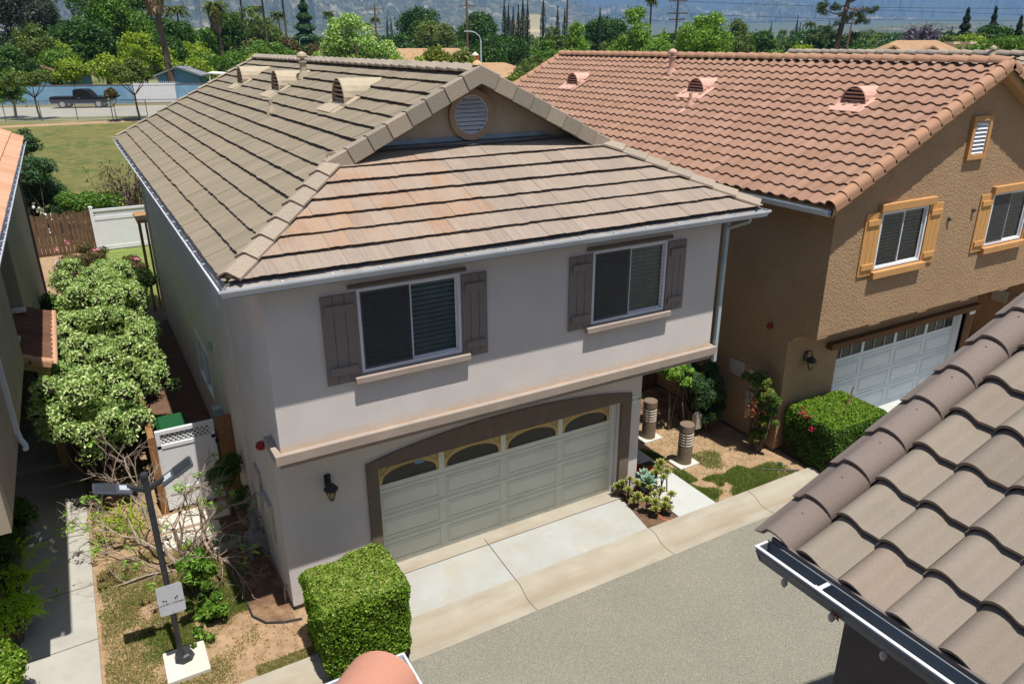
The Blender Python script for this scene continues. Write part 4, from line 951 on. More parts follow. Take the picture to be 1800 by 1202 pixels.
tl = MB(); s_tiles(tl, (rx0-4.7, -.45, hz-.02), (0, 1, 0), Vector((1, 0, SL)).normalized(), 65, 14, exp=4.65*q/14, seg=3, h=.045); tl.build('tiles', 'tile_orange', roof)
rk = MB(); arc_run(rk, (ex0+.05, 19.4, hz+.02), (rx0, 19.4, rz0+.04), (SL, 0, 1), .15, .36, 'q', side=-1, taper=1); arc_run(rk, (rx0, 19.4, rz0+.08), (rx0, -.5, rz0+.08), (0, 0, 1), .14, .42, 'round'); rk.build('rake_tiles', 'tile_orange', roof)
g = MB(); gutter_run(g, [(ex0+.02, 19.55, hz-.04), (ex0+.02, -.5, hz-.04)], [(1, 0, 0), (1, 0, 0)])
for k in range(26): g.box(ex0+.02, ex0+.14, .2+k*.75, .22+k*.75, hz-.05, hz-.035)
g.build('gutter', 'gutter_white', h0)
m = MB(); m.box(XW+.0, XW+.07, 2.6, 2.68, 2.85, 5.2); m.tube([(ex0+.06, 2.64, 5.5), (XW+.04, 2.64, 5.2)], .035, 6); m.tube([(XW+.035, 2.64, 2.9), (XW+.05, 2.62, 2.76), (XW+.1, 2.58, 2.66), (XW+.1, 2.5, 2.62)], .042, 7); m.build('downspout', 'gutter_white', h0)
m = MB(); m.box(-3.5, -3.43, 18.9, 18.98, 0, 5.3); m.build('downspout', 'fascia_grey', h0)
pr = MB(); s_tiles(pr, (-3.02, 6.75, 2.42), (0, 1, 0), Vector((-1, 0, .42)).normalized(), 12, 5, seg=7, h=.05)
po = pr.build('porch_roof', 'tile_maroon', h0)
m = MB(); m.prism([(-3.06, 6.72, 2.38), (-4.7, 6.72, 3.05), (-4.7, 6.72, 2.9), (-3.06, 6.72, 2.24)], (0, 3.7, 0)); m.build('porch_frame', 'fascia_tan', po)
m = MB(); arc_run(m, (-3.0, 6.75, 2.45), (-4.7, 6.75, 3.15), (.4, 0, 1), .12, .34, 'q', side=1, taper=1); arc_run(m, (-2.97, 10.4, 2.42), (-2.97, 6.7, 2.42), (.3, 0, 1), .07, .34, 'round'); m.build('porch_trim_tiles', 'tile_orange', po)
m = MB(); m.box(-3.75, -3.45, 9.6, 9.95, 2.78, 2.82); m.box(-3.8, -3.5, 7.3, 7.65, 2.82, 2.86); m.build('flashing', 'plaster_white', po)
MB().box(-3.3, -3.14, 10.1, 10.26, 0, 2.35).build('porch_post', 'fascia_tan', h0); MB().box(-3.3, -3.14, 6.85, 7.0, 0, 2.35).build('porch_post', 'fascia_tan', h0)

# ================================================================== NEAR HOUSE, lower right: taupe barrel tiles
h3 = thing('stucco_house', 'nearest house at the lower right corner under large taupe barrel tiles and white gutter', 'house', (6, -14, 0))
SLN = .468
X0, YR, Wn, hz = 1.44, -7.76, 9.3, 5.66; rxn = X0+Wn/2; rzn = hz+SLN*Wn/2
w = MB(); xw = 1.93; yw = -8.06
wall(w, sidew(xw), -20, yw, -.1, 5.45, [], .1); w.poly([(xw, yw, -.1), (X0*0+xw+8.3, yw, -.1), (xw+8.3, yw, 5.4), (rxn, yw, rzn-.25), (xw, yw, 5.4)]); wall(w, sidew(xw+8.3, -1), -20, yw, -.1, 5.45); w.poly([(xw, -20, -.1), (xw+8.3, -20, -.1), (xw+8.3, -20, 5.4), (rxn, -20, rzn-.3), (xw, -20, 5.4)])
w.build('wall', 'stucco_taupe', h3)
dk = MB(); dk.prism([(X0+.06, YR, hz-.115), (rxn, YR, rzn-.14), (X0+Wn, YR, hz-.03), (X0+Wn, YR, hz-.16), (rxn, YR, rzn-.19), (X0+.04, YR, hz-.14)], (0, -12.6, 0)); roof = dk.build('roof', 'fascia_grey', h3)
exn = .37; nvn = 14
tl = MB(); s_tiles(tl, (X0+.1, YR-.16, hz-.085), (0, -1, 0), Vector((1, 0, SLN)).normalized(), 40, nvn, w=.305, exp=exn, seg=14, th=.026, h=.062, rev=True, lift0=.078, pan=.4); tl.build('tiles', 'tile_taupe', roof, smooth=True)
tl = MB(); s_tiles(tl, (X0+Wn+.02, YR-.16, hz+.0), (0, -1, 0), Vector((-1, 0, SLN)).normalized(), 40, nvn, exp=exn, seg=4); tl.build('tiles', 'tile_taupe', roof)
rk = MB(); arc_run(rk, (X0+.085, YR-.02, hz-.085), (rxn, YR-.02, rzn-.12), (-SLN, 0, 1), .2, exn, 'q', side=-1, taper=1, lift=.035); arc_run(rk, (X0+Wn, YR-.02, hz+.03), (rxn, YR-.02, rzn+.04), (SLN, 0, 1), .2, exn, 'q', side=1, taper=1)
arc_run(rk, (rxn, -20, rzn+.08), (rxn, YR, rzn+.08), (0, 0, 1), .14, .42, 'round')
rk.build('rake_tiles', 'tile_taupe_rake', roof, smooth=True)
for k in range(12):
    m = MB(); p = Vector((X0+.085, YR+.0, hz-.085))+Vector((1, 0, SLN)).normalized()*(k*exn+.2); m.lathe(p+Vector((-.03, -.045, .14-.012)), [(.0, .0), (.006, .004), (.004, .009)], 6); m.build('nail_head', 'black_metal', roof)
g = MB(); gutter_run(g, [(X0+.035, YR-.0, hz-.03), (X0+.035, -20, hz-.03)], [(-1, 0, 0), (-1, 0, 0)], h=.12, w=.125)
g.poly([(X0+.035, YR+.001, hz-.03), (X0+.035, YR+.001, hz-.15), (X0-.045, YR+.001, hz-.15), (X0-.09, YR+.001, hz-.06), (X0-.09, YR+.001, hz-.03)])
gt = g.build('gutter', 'gutter_shade', h3)  # body painted dark for its shaded face; the bright rim is separate
m = MB(); m.box(X0-.094, X0-.074, -20, YR, hz-.032, hz-.022); m.box(X0-.094, X0+.03, YR-.0, YR+.012, hz-.034, hz-.024); m.build('gutter_rim', 'white_vinyl', gt)
m = MB()
for y in (-8.22, -9.2, -10.2): m.box(X0-.09, X0+.035, y, y+.025, hz-.04, hz-.034); m.box(X0-.09, X0-.06, y-.01, y+.035, hz-.034, hz-.026)
m.build('gutter_strap', 'gutter_white', gt)
m = MB(); m.box(X0+.04, X0+.06, -20, YR, hz-.2, hz-.005); m.build('fascia', 'fascia_grey', h3)
lf = leaf_mesh(np.array([[X0-.03, -8.33, hz-.12]])+rng.normal(0, .015, (14, 3)), np.tile([0, 0, 1.], (14, 1)), .05, .5, .6); o = arr('dry_leaf_litter', *lf, 'leaf_rust', None); tag(o, 'small clump of dry brown leaves lying in the lower right gutter', 'leaf litter')
# string of bulbs under the gutter: its own thing
ls = thing('string_light', 'black string of clear bulbs hanging under the near white gutter', 'string lights', (1.5, -8, 5.3))
m = MB(); pts = []
for i, y in enumerate([-7.8, -8.0, -8.15, -8.35, -8.5, -8.75, -9.0, -9.4, -9.9]): pts.append((1.56, y, 5.46-(.03 if i % 2 else 0)))
m.tube(pts, .006, 5)
m.build('cable', 'hose_black', ls)
for y in (-7.84, -8.2, -8.55, -8.95):
    m = MB(); m.lathe((1.56, y, 5.36), [(.014, .06), (.014, .1), (.01, .11)], 10); b_ = m.build('bulb_socket', 'hose_black', ls)
    m = MB(); m.lathe((1.56, y, 5.3), [(.0, 0), (.012, .004), (.022, .025), (.02, .045), (.012, .06)], 12); m.build('bulb', 'bulb_glass', b_, smooth=True)

# ================================================================== NEAR HOUSE, bottom edge: salmon hip tile and gutter corner
h4 = thing('stucco_house', 'house corner at the bottom edge with salmon hip tile and white gutter corner', 'house', (-6, -13, 0))
cx, cy, hz = -1.005, -7.595, 5.62
w = MB(); wall(w, sidew(cx-.45, -1), -20, cy-.45, -.1, 5.4); wall(w, front(cy-.45), -10, cx-.45, -.1, 5.4); wall(w, sidew(-10), -20, cy-.45, -.1, 5.4); wall(w, front(-20), -10, cx-.45, -.1, 5.4)
w.build('wall', 'stucco_tan', h4)
dk = MB(); HP = 4.2
dk.poly([(cx, cy, hz), (cx, -20, hz), (cx-HP, -20, hz+HP*SL), (cx-HP, cy-HP, hz+HP*SL)]); dk.poly([(cx, cy, hz), (cx-HP, cy-HP, hz+HP*SL), (cx-9+HP, cy-HP, hz+HP*SL), (cx-9, cy, hz)])
dk.poly([(cx-9, cy, hz), (cx-9+HP, cy-HP, hz+HP*SL), (cx-9+HP, -20, hz+HP*SL), (cx-9, -20, hz)]); dk.poly([(cx, cy, hz-.03), (cx-9, cy, hz-.03), (cx-9, -20, hz-.03), (cx, -20, hz-.03)]); roof = dk.build('roof', 'fascia_tan', h4)
hp = MB(); u_ = Vector((-1, -1, SL)).normalized(); p0 = Vector((cx-.055, cy-.055, hz-.03)); arc_run(hp, p0, p0+Vector((-1, -1, SL))*4.1, (0, 0, 1), .2, .42, 'round', seg=16, th=.02, h=.95)
hp.build('hip_tiles', 'tile_salmon', roof, smooth=True)
def hip_tiles(mb, O, eu, inn, n, nv):
    ev_ = (Vector(inn)+Vector((0, 0, SL))).normalized(); s_ = MB()
    for k in range(nv):
        c = int(math.ceil((k+1)*EXP/q/.305)); 
        s_tiles(mb, Vector(O)+ev_*(k*EXP)+Vector(eu)*(c*.305), eu, ev_, n-2*c if n-2*c > 0 else 0, 1, seg=8, h=.07, rev=(k >= 0))
tl = MB(); hip_tiles(tl, (cx+.04, cy, hz-.0), (0, -1, 0), (-1, 0, 0), 40, 11); hip_tiles(tl, (cx, cy+.04, hz-.0), (-1, 0, 0), (0, -1, 0), 29, 11)
tl.build('tiles', 'tile_salmon', roof, smooth=True)
m = MB(); m.lathe((cx-.08, cy-.08, hz-.03), [(.12, 0), (.11, .05), (.08, .09), (.03, .11)], 12); m.build('mortar_cap', 'mortar', roof, smooth=True)
g = MB(); gutter_run(g, [(cx-9, cy+.02, hz-.02), (cx+.02, cy+.02, hz-.02), (cx+.02, -20, hz-.02)], [(0, 1, 0), (1, 1, 0), (1, 0, 0)], h=.12, w=.125); g.build('gutter', 'gutter_white', h4)
m = MB(); m.box(cx-9, cx+.01, cy, cy+.018, hz-.18, hz-.005); m.box(cx, cx+.018, -20, cy, hz-.18, hz-.005); m.build('fascia', 'fascia_grey', h4)
# ================================================================== PLANTS NEAR
def boxhedge(name, label, x0, x1, y0, y1, z0, z1, n, leaf=.042, mats=('hedge', 'hedge_top'), g=rng, round_=.2, seed=0):
    t = thing(name, label, 'hedge', ((x0+x1)/2, (y0+y1)/2, z0)); A = np.array([x0, y0, z0]); B = np.array([x1, y1, z1]); L = B-A
    def surf(k, faces):
        out = []; nn = []
        areas = {'+x': L[1]*L[2], '-x': L[1]*L[2], '+y': L[0]*L[2], '-y': L[0]*L[2], 'z': L[0]*L[1]}
        tot = sum(areas[f] for f in faces)
        for f in faces:
            m_ = int(k*areas[f]/tot); U = g.random((m_, 3)); N = np.zeros((m_, 3))
            if f == 'z': U[:, 2] = 1; N[:, 2] = 1
            else: ax = 'xy'.index(f[1]); U[:, ax] = 1. if f[0] == '+' else 0.; N[:, ax] = 1 if f[0] == '+' else -1
            out.append(A+U*L); nn.append(N)
        C = np.vstack(out); N = np.vstack(nn)
        # round the edges: pull towards a rounded box
        c = (A+B)/2; H = L/2; core = H-round_; d = C-c; cl = np.clip(d, -core, core); r_ = d-cl; ln = np.linalg.norm(r_, axis=1, keepdims=True)
        C2 = c+cl+np.where(ln > 1e-6, r_/np.maximum(ln, 1e-6)*round_, 0); N = unit(np.where(ln > 1e-6, r_, N))
        C2 -= N*(np.abs(g.normal(0, 1, (len(C2), 1)))*.035-.01)
        # low-frequency lumps
        C2 += N*(np.sin(C2[:, :1]*5+seed)*np.cos(C2[:, 1:2]*4.3+seed)*np.sin(C2[:, 2:3]*5+1)*.05+np.sin(C2[:, :1]*15+C2[:, 2:3]*13)*np.cos(C2[:, 1:2]*14)*.02)
        C2[:, :2] = c[:2]+(C2[:, :2]-c[:2])*(1-.06*(1-(C2[:, 2:3]-A[2])/L[2]))
        return C2, N
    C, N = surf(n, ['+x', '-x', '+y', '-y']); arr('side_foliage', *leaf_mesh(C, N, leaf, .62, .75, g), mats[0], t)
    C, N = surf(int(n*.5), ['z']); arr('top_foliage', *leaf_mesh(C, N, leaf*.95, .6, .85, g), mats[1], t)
    m = MB(); e = .07; m.box(x0+e, x1-e, y0+e, y1-e, z0, z1-e); m.build('inner_twigs', 'soil_core', t, bevel=.05)
    return t
boxhedge('clipped_hedge', 'big square clipped hedge on the left of the driveway, by the garage wall', -.1, 1.27, -1.95, -.75, -.06, 1.32, 26000)
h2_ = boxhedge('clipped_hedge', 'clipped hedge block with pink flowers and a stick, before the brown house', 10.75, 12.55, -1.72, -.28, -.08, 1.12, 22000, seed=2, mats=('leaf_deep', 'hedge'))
C = np.array([[10.8, -.9, 1.05], [10.72, -1.1, .9], [11.9, -1.75, .8], [10.85, -.75, 1.1]])
C = np.vstack([c_+rng.normal(0, .035, (10, 3)) for c_ in C]); arr('flower', *leaf_mesh(C, np.tile([-.3, -.5, 1.], (len(C), 1)), .06, .8, .8), 'petal_magenta', h2_)
m = MB(); m.tube([(11.75, -1.1, .95), (12.05, -1.02, 1.52)], .02, 6); o = m.build('wooden_stake', 'wood_old', None); tag(o, 'weathered stick poking out of the top of the farther clipped hedge', 'stake')

def shrub(name, label, cat, parts, n, leaf, mat, aspect=.5, seed=1, core=True, group=None, tilt=.55, stems=True, z0=-.1, trunkr=.03, mat2=None, frac2=.2, spread=.62, lob=.45):
    g = np.random.default_rng(seed); cx = np.mean([p[0] for p in parts]); cy = np.mean([p[1] for p in parts])
    t = thing(name, label, cat, (cx, cy, z0), group); Ps, rs = [], []
    for (x, y, z, rx, ry, rz, k) in parts:
        P, r = lobes((x, y, z), (rx, ry, rz), k, g, spread, lob); Ps.append(P); rs.append(r)
    P = np.vstack(Ps); r = np.concatenate(rs); C, N = cloud(P, r, n, g)
    C[:, 2] = np.maximum(C[:, 2], z0+.03)
    if mat2:
        s = g.random(n) < frac2; arr('foliage', *leaf_mesh(C[~s], N[~s], leaf, aspect, tilt, g), mat, t); arr('young_foliage', *leaf_mesh(C[s], N[s], leaf, aspect, tilt, g), mat2, t)
    else: arr('foliage', *leaf_mesh(C, N, leaf, aspect, tilt, g), mat, t)
    if stems:
        m = MB()
        for (x, y, z, rx, ry, rz, k) in parts:
            tips = [(x+rx*.6*math.cos(a), y+ry*.6*math.sin(a), z+rz*.3*g.random()) for a in np.linspace(0, 6.28, 6)[:5]]; branchy(m, (x, y, z0-.05), tips, trunkr, g, 5); m.tube([(x, y, z0-.04), (cx, cy, z0-.06)], .03, 4)
        m.build('stem', 'bark_grey', t)
    if core:
        m = MB()
        for p, q_ in zip(P, r):
            if q_ > .12:
                i0 = len(m.v); rr = q_*.62; nn = 6
                m.lathe((p[0], p[1], p[2]), [(rr*math.cos(a), rr*math.sin(a)*.85) for a in np.linspace(-1.2, 1.2, 5)], nn); m.tube([tuple(p), (cx, cy, z0+.12)], .02, 4)
        m.build('inner_twigs', 'soil_core', t)
    return t
# big variegated shrub in the left side yard
pts = []
g = np.random.default_rng(4)
for y, x, rx, z in [(5.1, -2.35, .7, 1.2)]+[(5.9+.85*k_, -2.3+.045*k_+.22*((k_ % 3)-1), .98, 1.42-.015*k_) for k_ in range(13)]:
    j_ = g.normal(0, 1, 4); pts.append((x+.1*j_[0]+.05, y+.1*j_[1], z+.13*j_[2]+.1, rx+.08*j_[3]+.1, .95, 1.2+.12*j_[2], 22))
shrub('variegated_shrub', 'large pale green variegated shrub filling the side yard left of the grey house', 'shrub', pts, 90000, .085, 'varieg', .42, 3, tilt=.8, trunkr=.05, spread=.82, lob=.27)
shrub('leafy_shrub', 'low dark leafy shrub in the shade against the left house wall', 'shrub', [(-3.1, 13.5, .8, .45, 1.0, .8, 8), (-3.2, 15.5, .9, .4, .8, .8, 6)], 5000, .08, 'leaf_deep', .5, 5)
shrub('rose_bush', 'red-brown rose bush with pink blooms before the weathered fence', 'rose bush', [(-2.6, 20.5, .75, .6, 1.0, .7, 10), (-1.9, 22.5, .8, .7, .8, .7, 8)], 7000, .07, 'leaf_rose', .5, 6)
shrub('rose_bush', 'red-brown rose bush in front of the white vinyl fence panel', 'rose bush', [(-1.2, 18.8, .7, .5, .9, .75, 10), (-.55, 20.3, .7, .45, .8, .75, 8)], 7000, .07, 'leaf_rose', .5, 7)
C = np.vstack([np.array(c_)+rng.normal(0, .05, (9, 3)) for c_ in ((-3.0, 23.3, 1.15), (-2.6, 23.6, 1.3), (-2.2, 22.8, 1.2), (-1.7, 22.2, 1.2), (-1.0, 19, 1.3), (-2.9, 21.4, .95), (-.5, 19.9, 1.2))])
o = arr('rose_bloom', *leaf_mesh(C, np.tile([0, -.5, 1.], (len(C), 1)), .09, .85, .7), 'petal_pink', None); tag(o, 'scattered pink rose blooms over the red-brown bushes', 'flowers', kind='stuff')
# shrubs in the gap on the right of the grey house
shrub('leafy_shrub', 'dense dark rounded shrub leaning on the brown house side wall', 'shrub', [(10.05, 1.5, .95, .5, .62, .8, 20), (10.1, 1.25, .4, .42, .5, .5, 12), (9.95, 2.1, 1.15, .5, .5, .6, 10)], 26000, .05, 'leaf_bl', .5, 8, trunkr=.03, spread=.7, lob=.32)
shrub('leafy_shrub', 'bright leggy shrub with bare pale stems left of the dense dark shrub', 'shrub', [(9.35, 1.75, 1.35, .4, .4, .36, 10), (9.65, 1.5, 1.2, .25, .25, .3, 6)], 5500, .055, 'leaf_spring', .5, 9, core=False, trunkr=.025, spread=.85, lob=.32)
shrub('nandina_shrub', 'nandina with green, yellow and rust leaves at the corner of the brown house', 'shrub', [(10.38, -.05, 1.25, .27, .42, .5, 14), (10.42, -.1, .75, .25, .34, .55, 12), (10.33, .15, 1.62, .3, .34, .28, 8), (10.4, -.05, .3, .22, .28, .35, 8)], 12000, .06, 'leaf_nandina', .45, 10, core=False, mat2='leaf_deep', frac2=.35, spread=.85, lob=.28)
C = np.array([10.15, -.0, 1.05])+rng.normal(0, [.1, .12, .1], (160, 3)); o = arr('rust_foliage', *leaf_mesh(C, np.tile([-.5, -.5, .5], (160, 1)), .06, .5, .8), 'leaf_rust', bpy.data.objects.get('nandina_shrub'))
m = MB(); m.box(9.6, 9.78, 1.12, 1.28, .12, .5); m.lathe((9.69, 1.2, .48), [(.1, 0), (.06, .06), (0, .09)], 8); o = m.build('birdhouse_box', 'panel_grey', None, bevel=.02); tag(o, 'small cream box half hidden at the foot of the dense dark shrub', 'box')
shrub('leafy_shrub', 'small bright bush by the far side of the white garage door', 'shrub', [(18.0, -.2, .35, .4, .4, .4, 7)], 2500, .07, 'leaf_spring', .5, 11)
# left foreground planting by the footpath
shrub('leafy_shrub', 'dark low shrub with small white flowers left of the shaded footpath', 'shrub', [(-4.1, 4.2, .35, .4, .8, .5, 9), (-4.15, 2.8, .4, .35, .7, .5, 8)], 9000, .055, 'leaf_deep', .5, 12)
shrub('asparagus_fern', 'feathery yellow-green fern plumes spilling over the footpath edge', 'fern', [(-4.05, 2.4, .35, .3, .4, .4, 6), (-3.95, 1.4, .35, .4, .5, .45, 8)], 7000, .05, 'asparagus', .3, 13)
def plumes(parent, base, n, L, mat, g, up=.6, w=.05):
    Cs, Ns = [], []
    for i in range(n):
        a = g.uniform(0, 6.28); l = L*g.uniform(.6, 1.1); d = np.array([math.cos(a), math.sin(a), 0])
        for s in np.linspace(.1, 1, 46):
            p = np.array(base)+d*l*s*.8+np.array([0, 0, l*(up*s-.75*s*s*up)]); rr = w*(1-s*.6)
            for _ in range(3): Cs.append(p+g.normal(0, rr*.5, 3)); Ns.append(g.normal(0, 1, 3))
    arr('plume', *leaf_mesh(np.array(Cs), np.array(Ns), .04, .25, .4, g), mat, parent)
pf = [o for o in bpy.data.objects if o.name.startswith('asparagus_fern')][0]; g = np.random.default_rng(5)
plumes(pf, (-3.9, 2.6, .25), 10, .75, 'asparagus', g); plumes(pf, (-3.9, 1.5, .3), 14, .75, 'asparagus', g, up=.9); plumes(pf, (-4.0, 3.3, .3), 8, .7, 'asparagus', g)
shrub('leafy_shrub', 'bright green shrub in the very bottom left corner', 'shrub', [(-4.0, -.15, .55, .4, .5, .5, 9)], 6000, .055, 'hedge', .6, 14)
C = np.vstack([np.array(c_)+rng.normal(0, .018, (7, 3)) for c_ in ((-3.62, 3.5, .5), (-3.58, 3.35, .48), (-3.45, 3.15, .4), (-3.42, 3.3, .4), (-3.72, 3.2, .5), (-3.75, 1.75, .55), (-3.5, 3.7, .5), (-3.4, 3.0, .38))])
o = arr('white_flower', *leaf_mesh(C, np.tile([.2, -.5, 1.], (len(C), 1)), .04, .9, .6), 'petal_white', None); tag(o, 'tiny white flowers dotted over the dark shrub by the footpath', 'flowers', kind='stuff')
# plants by the gate
shrub('leafy_shrub', 'dark leafy shrub between the wooden gate post and the grey side wall', 'shrub', [(-.4, 3.35, .75, .28, .35, .7, 8), (-.2, 2.95, .4, .25, .3, .4, 5)], 5000, .05, 'leaf_deep', .45, 15, core=False)
g = np.random.default_rng(9)
t = thing('strappy_plant', 'clump of strappy leaves at the end of the shaded footpath', 'plant', (-2.4, 4.0, -.1)); m = MB()
for i in range(120):
    a = g.uniform(0, 6.28); b_ = (-2.4+g.normal(0, .3), 4.0+g.normal(0, .28), -.08); l = g.uniform(.3, .6); d = Vector((math.cos(a), math.sin(a), 0)); s = d.cross(Vector((0, 0, 1)))*.011
    P = [Vector(b_)+d*l*k*.8+Vector((0, 0, l*(1.3*k-.95*k*k))) for k in (0, .35, .7, 1)]
    for k in range(3): ww = (1, 1, .7, .1); m.poly([P[k]-s*ww[k], P[k]+s*ww[k], P[k+1]+s*ww[k+1], P[k+1]-s*ww[k+1]])
m.build('blade', 'leaf_yg', t)
# succulent bed
def rosette(mb, c, r, g, n=20, up=.5):
    c = Vector(c)
    for i in range(n):
        a = i*2.399; k = i/n; l = r*(1-.55*k); e = .25+1.0*k
        d = Vector((math.cos(a)*math.cos(e), math.sin(a)*math.cos(e), math.sin(e))); s = Vector((-math.sin(a), math.cos(a), 0)); base = c+Vector((0, 0, r*.25*k))
        w = l*.27; nrm = s.cross(d)
        i0 = len(mb.v); mb.v += [tuple(base), tuple(base+d*l*.6-s*w-nrm*-.01), tuple(base+d*l+nrm*-.005), tuple(base+d*l*.6+s*w-nrm*-.01)]; mb.f.append((i0, i0+1, i0+2, i0+3))
su = thing('succulent_cluster', 'bed of green rosette succulents on stalks between the driveway and the walkway', 'succulents', (6.75, -.5, -.05)); g = np.random.default_rng(21)
heads = [(6.5, -.12, .3), (6.62, -.2, .42), (6.52, -.3, .25), (6.72, -.3, .34), (6.45, -.05, .2), (6.6, -.5, .2), (6.62, -.75, .22), (6.75, -.85, .2), (6.85, -.7, .26), (6.9, -.95, .14), (6.68, -.95, .12), (7.02, -.85, .16), (7.1, -.6, .22), (7.3, -.25, .5), (7.42, -.38, .42), (7.28, -.45, .38), (7.2, -.3, .44), (7.4, -.2, .55), (7.2, -.8, .2), (6.9, -.5, .3), (6.5, -.5, .12), (6.95, -1.02, .1)]
for (x, y, z) in heads:
    m = MB(); st = MB(); rosette(m, (x, y, z), g.uniform(.11, .16), g, 26); st.tube([(x+g.normal(0, .05), y+g.normal(0, .05)+.05, -.1), (x, y, z)], .014, 5); ro_ = m.build('rosette', 'succulent', su); st.build('stalk', 'bark', ro_)
ag = thing('agave', 'pale blue-green agave rosette in the middle of the succulent bed', 'agave', (6.95, -.35, -.05)); m = MB(); rosette(m, (6.98, -.33, .3), .27, g, 22); rosette(m, (7.05, -.12, .35), .2, g, 16); m.build('leaf', 'agave', ag); m = MB(); m.tube([(6.98, -.33, -.1), (6.98, -.33, .3)], .04, 6); m.build('stalk', 'bark', ag)
br = thing('bromeliad', 'red and yellow-green bromeliads with an orange bloom beside the garage pillar', 'bromeliad', (7.15, .05, -.05)); 
def straps(mb, c, n, L, w, g, up=1.1):
    for i in range(n):
        a = i*2.399+g.normal(0, .2); l = L*g.uniform(.7, 1.1); d = Vector((math.cos(a), math.sin(a), 0)); s = d.cross(Vector((0, 0, 1)))*w
        P = [Vector(c)+d*l*k*.75+Vector((0, 0, l*(up*k-.55*k*k))) for k in (0, .3, .65, 1)]; ww = (.7, 1, .8, .05)
        for k in range(3): mb.poly([P[k]-s*ww[k], P[k]+s*ww[k], P[k+1]+s*ww[k+1], P[k+1]-s*ww[k+1]])
m = MB(); straps(m, (7.06, -.2, .08), 40, .3, .028, g, 1.0); m.build('green_leaf', 'leaf_spring', br)
m = MB(); straps(m, (7.3, .2, .12), 34, .32, .028, g, 1.0); straps(m, (7.2, .5, .12), 24, .32, .026, g, 1.0); m.build('red_leaf', 'petal_red', br)
m = MB(); straps(m, (7.14, -.08, .36), 14, .1, .022, g, .6); straps(m, (7.05, -.12, .34), 12, .08, .02, g, .6); m.build('bloom', 'petal_orange', br)
m = MB(); straps(m, (7.45, .1, .15), 14, .4, .03, g, .9); m.build('long_leaf', 'leaf_deep', br)
# dark leafy bed soil ring
m = MB(); m.lathe((6.95, -1.02, -.06), [(.2, -.04), (.2, .02), (.17, .03), (.16, -.03)], 16); o = m.build('plant_ring', 'terracotta', None); tag(o, 'low terracotta ring round the front of the succulent bed', 'edging')
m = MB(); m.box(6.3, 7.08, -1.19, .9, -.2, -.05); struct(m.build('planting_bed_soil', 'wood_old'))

# bare branching tree beside the lamp post
def grow(mb, p, d, L, r, g, depth, tips, spread=.55):
    n = 3; pts = [p]; q_ = p; dd = d
    for k in range(n):
        dd = (dd+Vector(g.normal(0, .16, 3))+Vector((0, 0, .03))).normalized(); q_ = q_+dd*L/n; pts.append(q_)
    mb.tube(pts, [r, r*.85, r*.72, r*.6], 6 if depth > 1 else 4, cap=False)
    if depth == 0: tips.append((q_, dd)); return
    for k in range(3 if depth > 1 else 4):
        e = (dd+Vector(g.normal(0, spread, 3))).normalized(); e.z = max(e.z, -.25); s = pts[g.integers(1, 4)]; grow(mb, s, e, L*g.uniform(.6, .85), r*.55, g, depth-1, tips, spread)
    tips.append((q_, dd))
def bare_tree(label, base, trunks, seed, leaf_bias):
    g = np.random.default_rng(seed); t = thing('bare_tree', label, 'tree', base); mb = MB(); tips = []
    for (dx, dy, dz, L, r) in trunks: grow(mb, Vector(base)+Vector((dx*.1, dy*.1, 0)), Vector((dx, dy, dz)).normalized(), L, r, g, 4, tips)
    mb.build('trunk_and_branches', 'twig', t)
    Cs, Ns = [], []
    for (p, d) in tips:
        if leaf_bias(p, g):
            for _ in range(8): v = unit(g.normal(0, 1, 3)); Cs.append(np.array(p)+v*.07); Ns.append([v[0]*.3, v[1]*.3, 1])
    arr('foliage', *leaf_mesh(np.array(Cs), np.array(Ns), .12, .3, .5, g, .3), 'leaf_spring', t); return t
def lb(p, g):
    a = .3
    if p.x < -2.2 and p.z < 1.9: a = .6
    if p.z > 2.4 and p.x > -1.4: a = .35
    return g.random() < a*.2
bare_tree('half-bare branching tree with grey twigs behind the solar lamp post', (-1.42, 2.05, -.12), [(-.2, .1, 1, .95, .05), (.35, .0, 1, 1.0, .045), (-.8, -.1, .9, 1.0, .04), (.1, -.3, 1.1, .8, .03), (-.5, .3, 1, 1.0, .035), (.6, .3, .9, .95, .03), (-1, .1, .5, .95, .03)], 33, lb)
shrub('leafy_shrub', 'bright leafy shoots at the foot of the half-bare tree', 'shrub', [(-1.38, 1.1, .35, .26, .38, .42, 14), (-1.32, .5, .15, .26, .28, .22, 9), (-1.5, .05, .0, .18, .2, .12, 5)], 2600, .11, 'leaf_spring', .32, 16, core=False, mat2='leaf_deep', frac2=.5, spread=.95, lob=.3)
bare_tree('tiny leafless twig shrub in the shade beside the grey house corner', (-.45, 1.0, -.1), [(-.1, .1, 1, .22, .008), (.3, .1, 1, .22, .007)], 35, lambda p, g: False) if 0 else None
g = np.random.default_rng(35); t = thing('twig_shrub', 'small leafless twig shrub in the shade by the grey house corner', 'shrub', (-.42, 1.05, -.1)); mb = MB(); tp = []
for d in ((-.6, .2, .8), (.4, .3, .9), (.1, -.2, 1)): grow(mb, Vector((-.42, 1.05, -.1)), Vector(d).normalized(), .25, .008, g, 2, tp)
mb.build('twigs', 'twig', t)

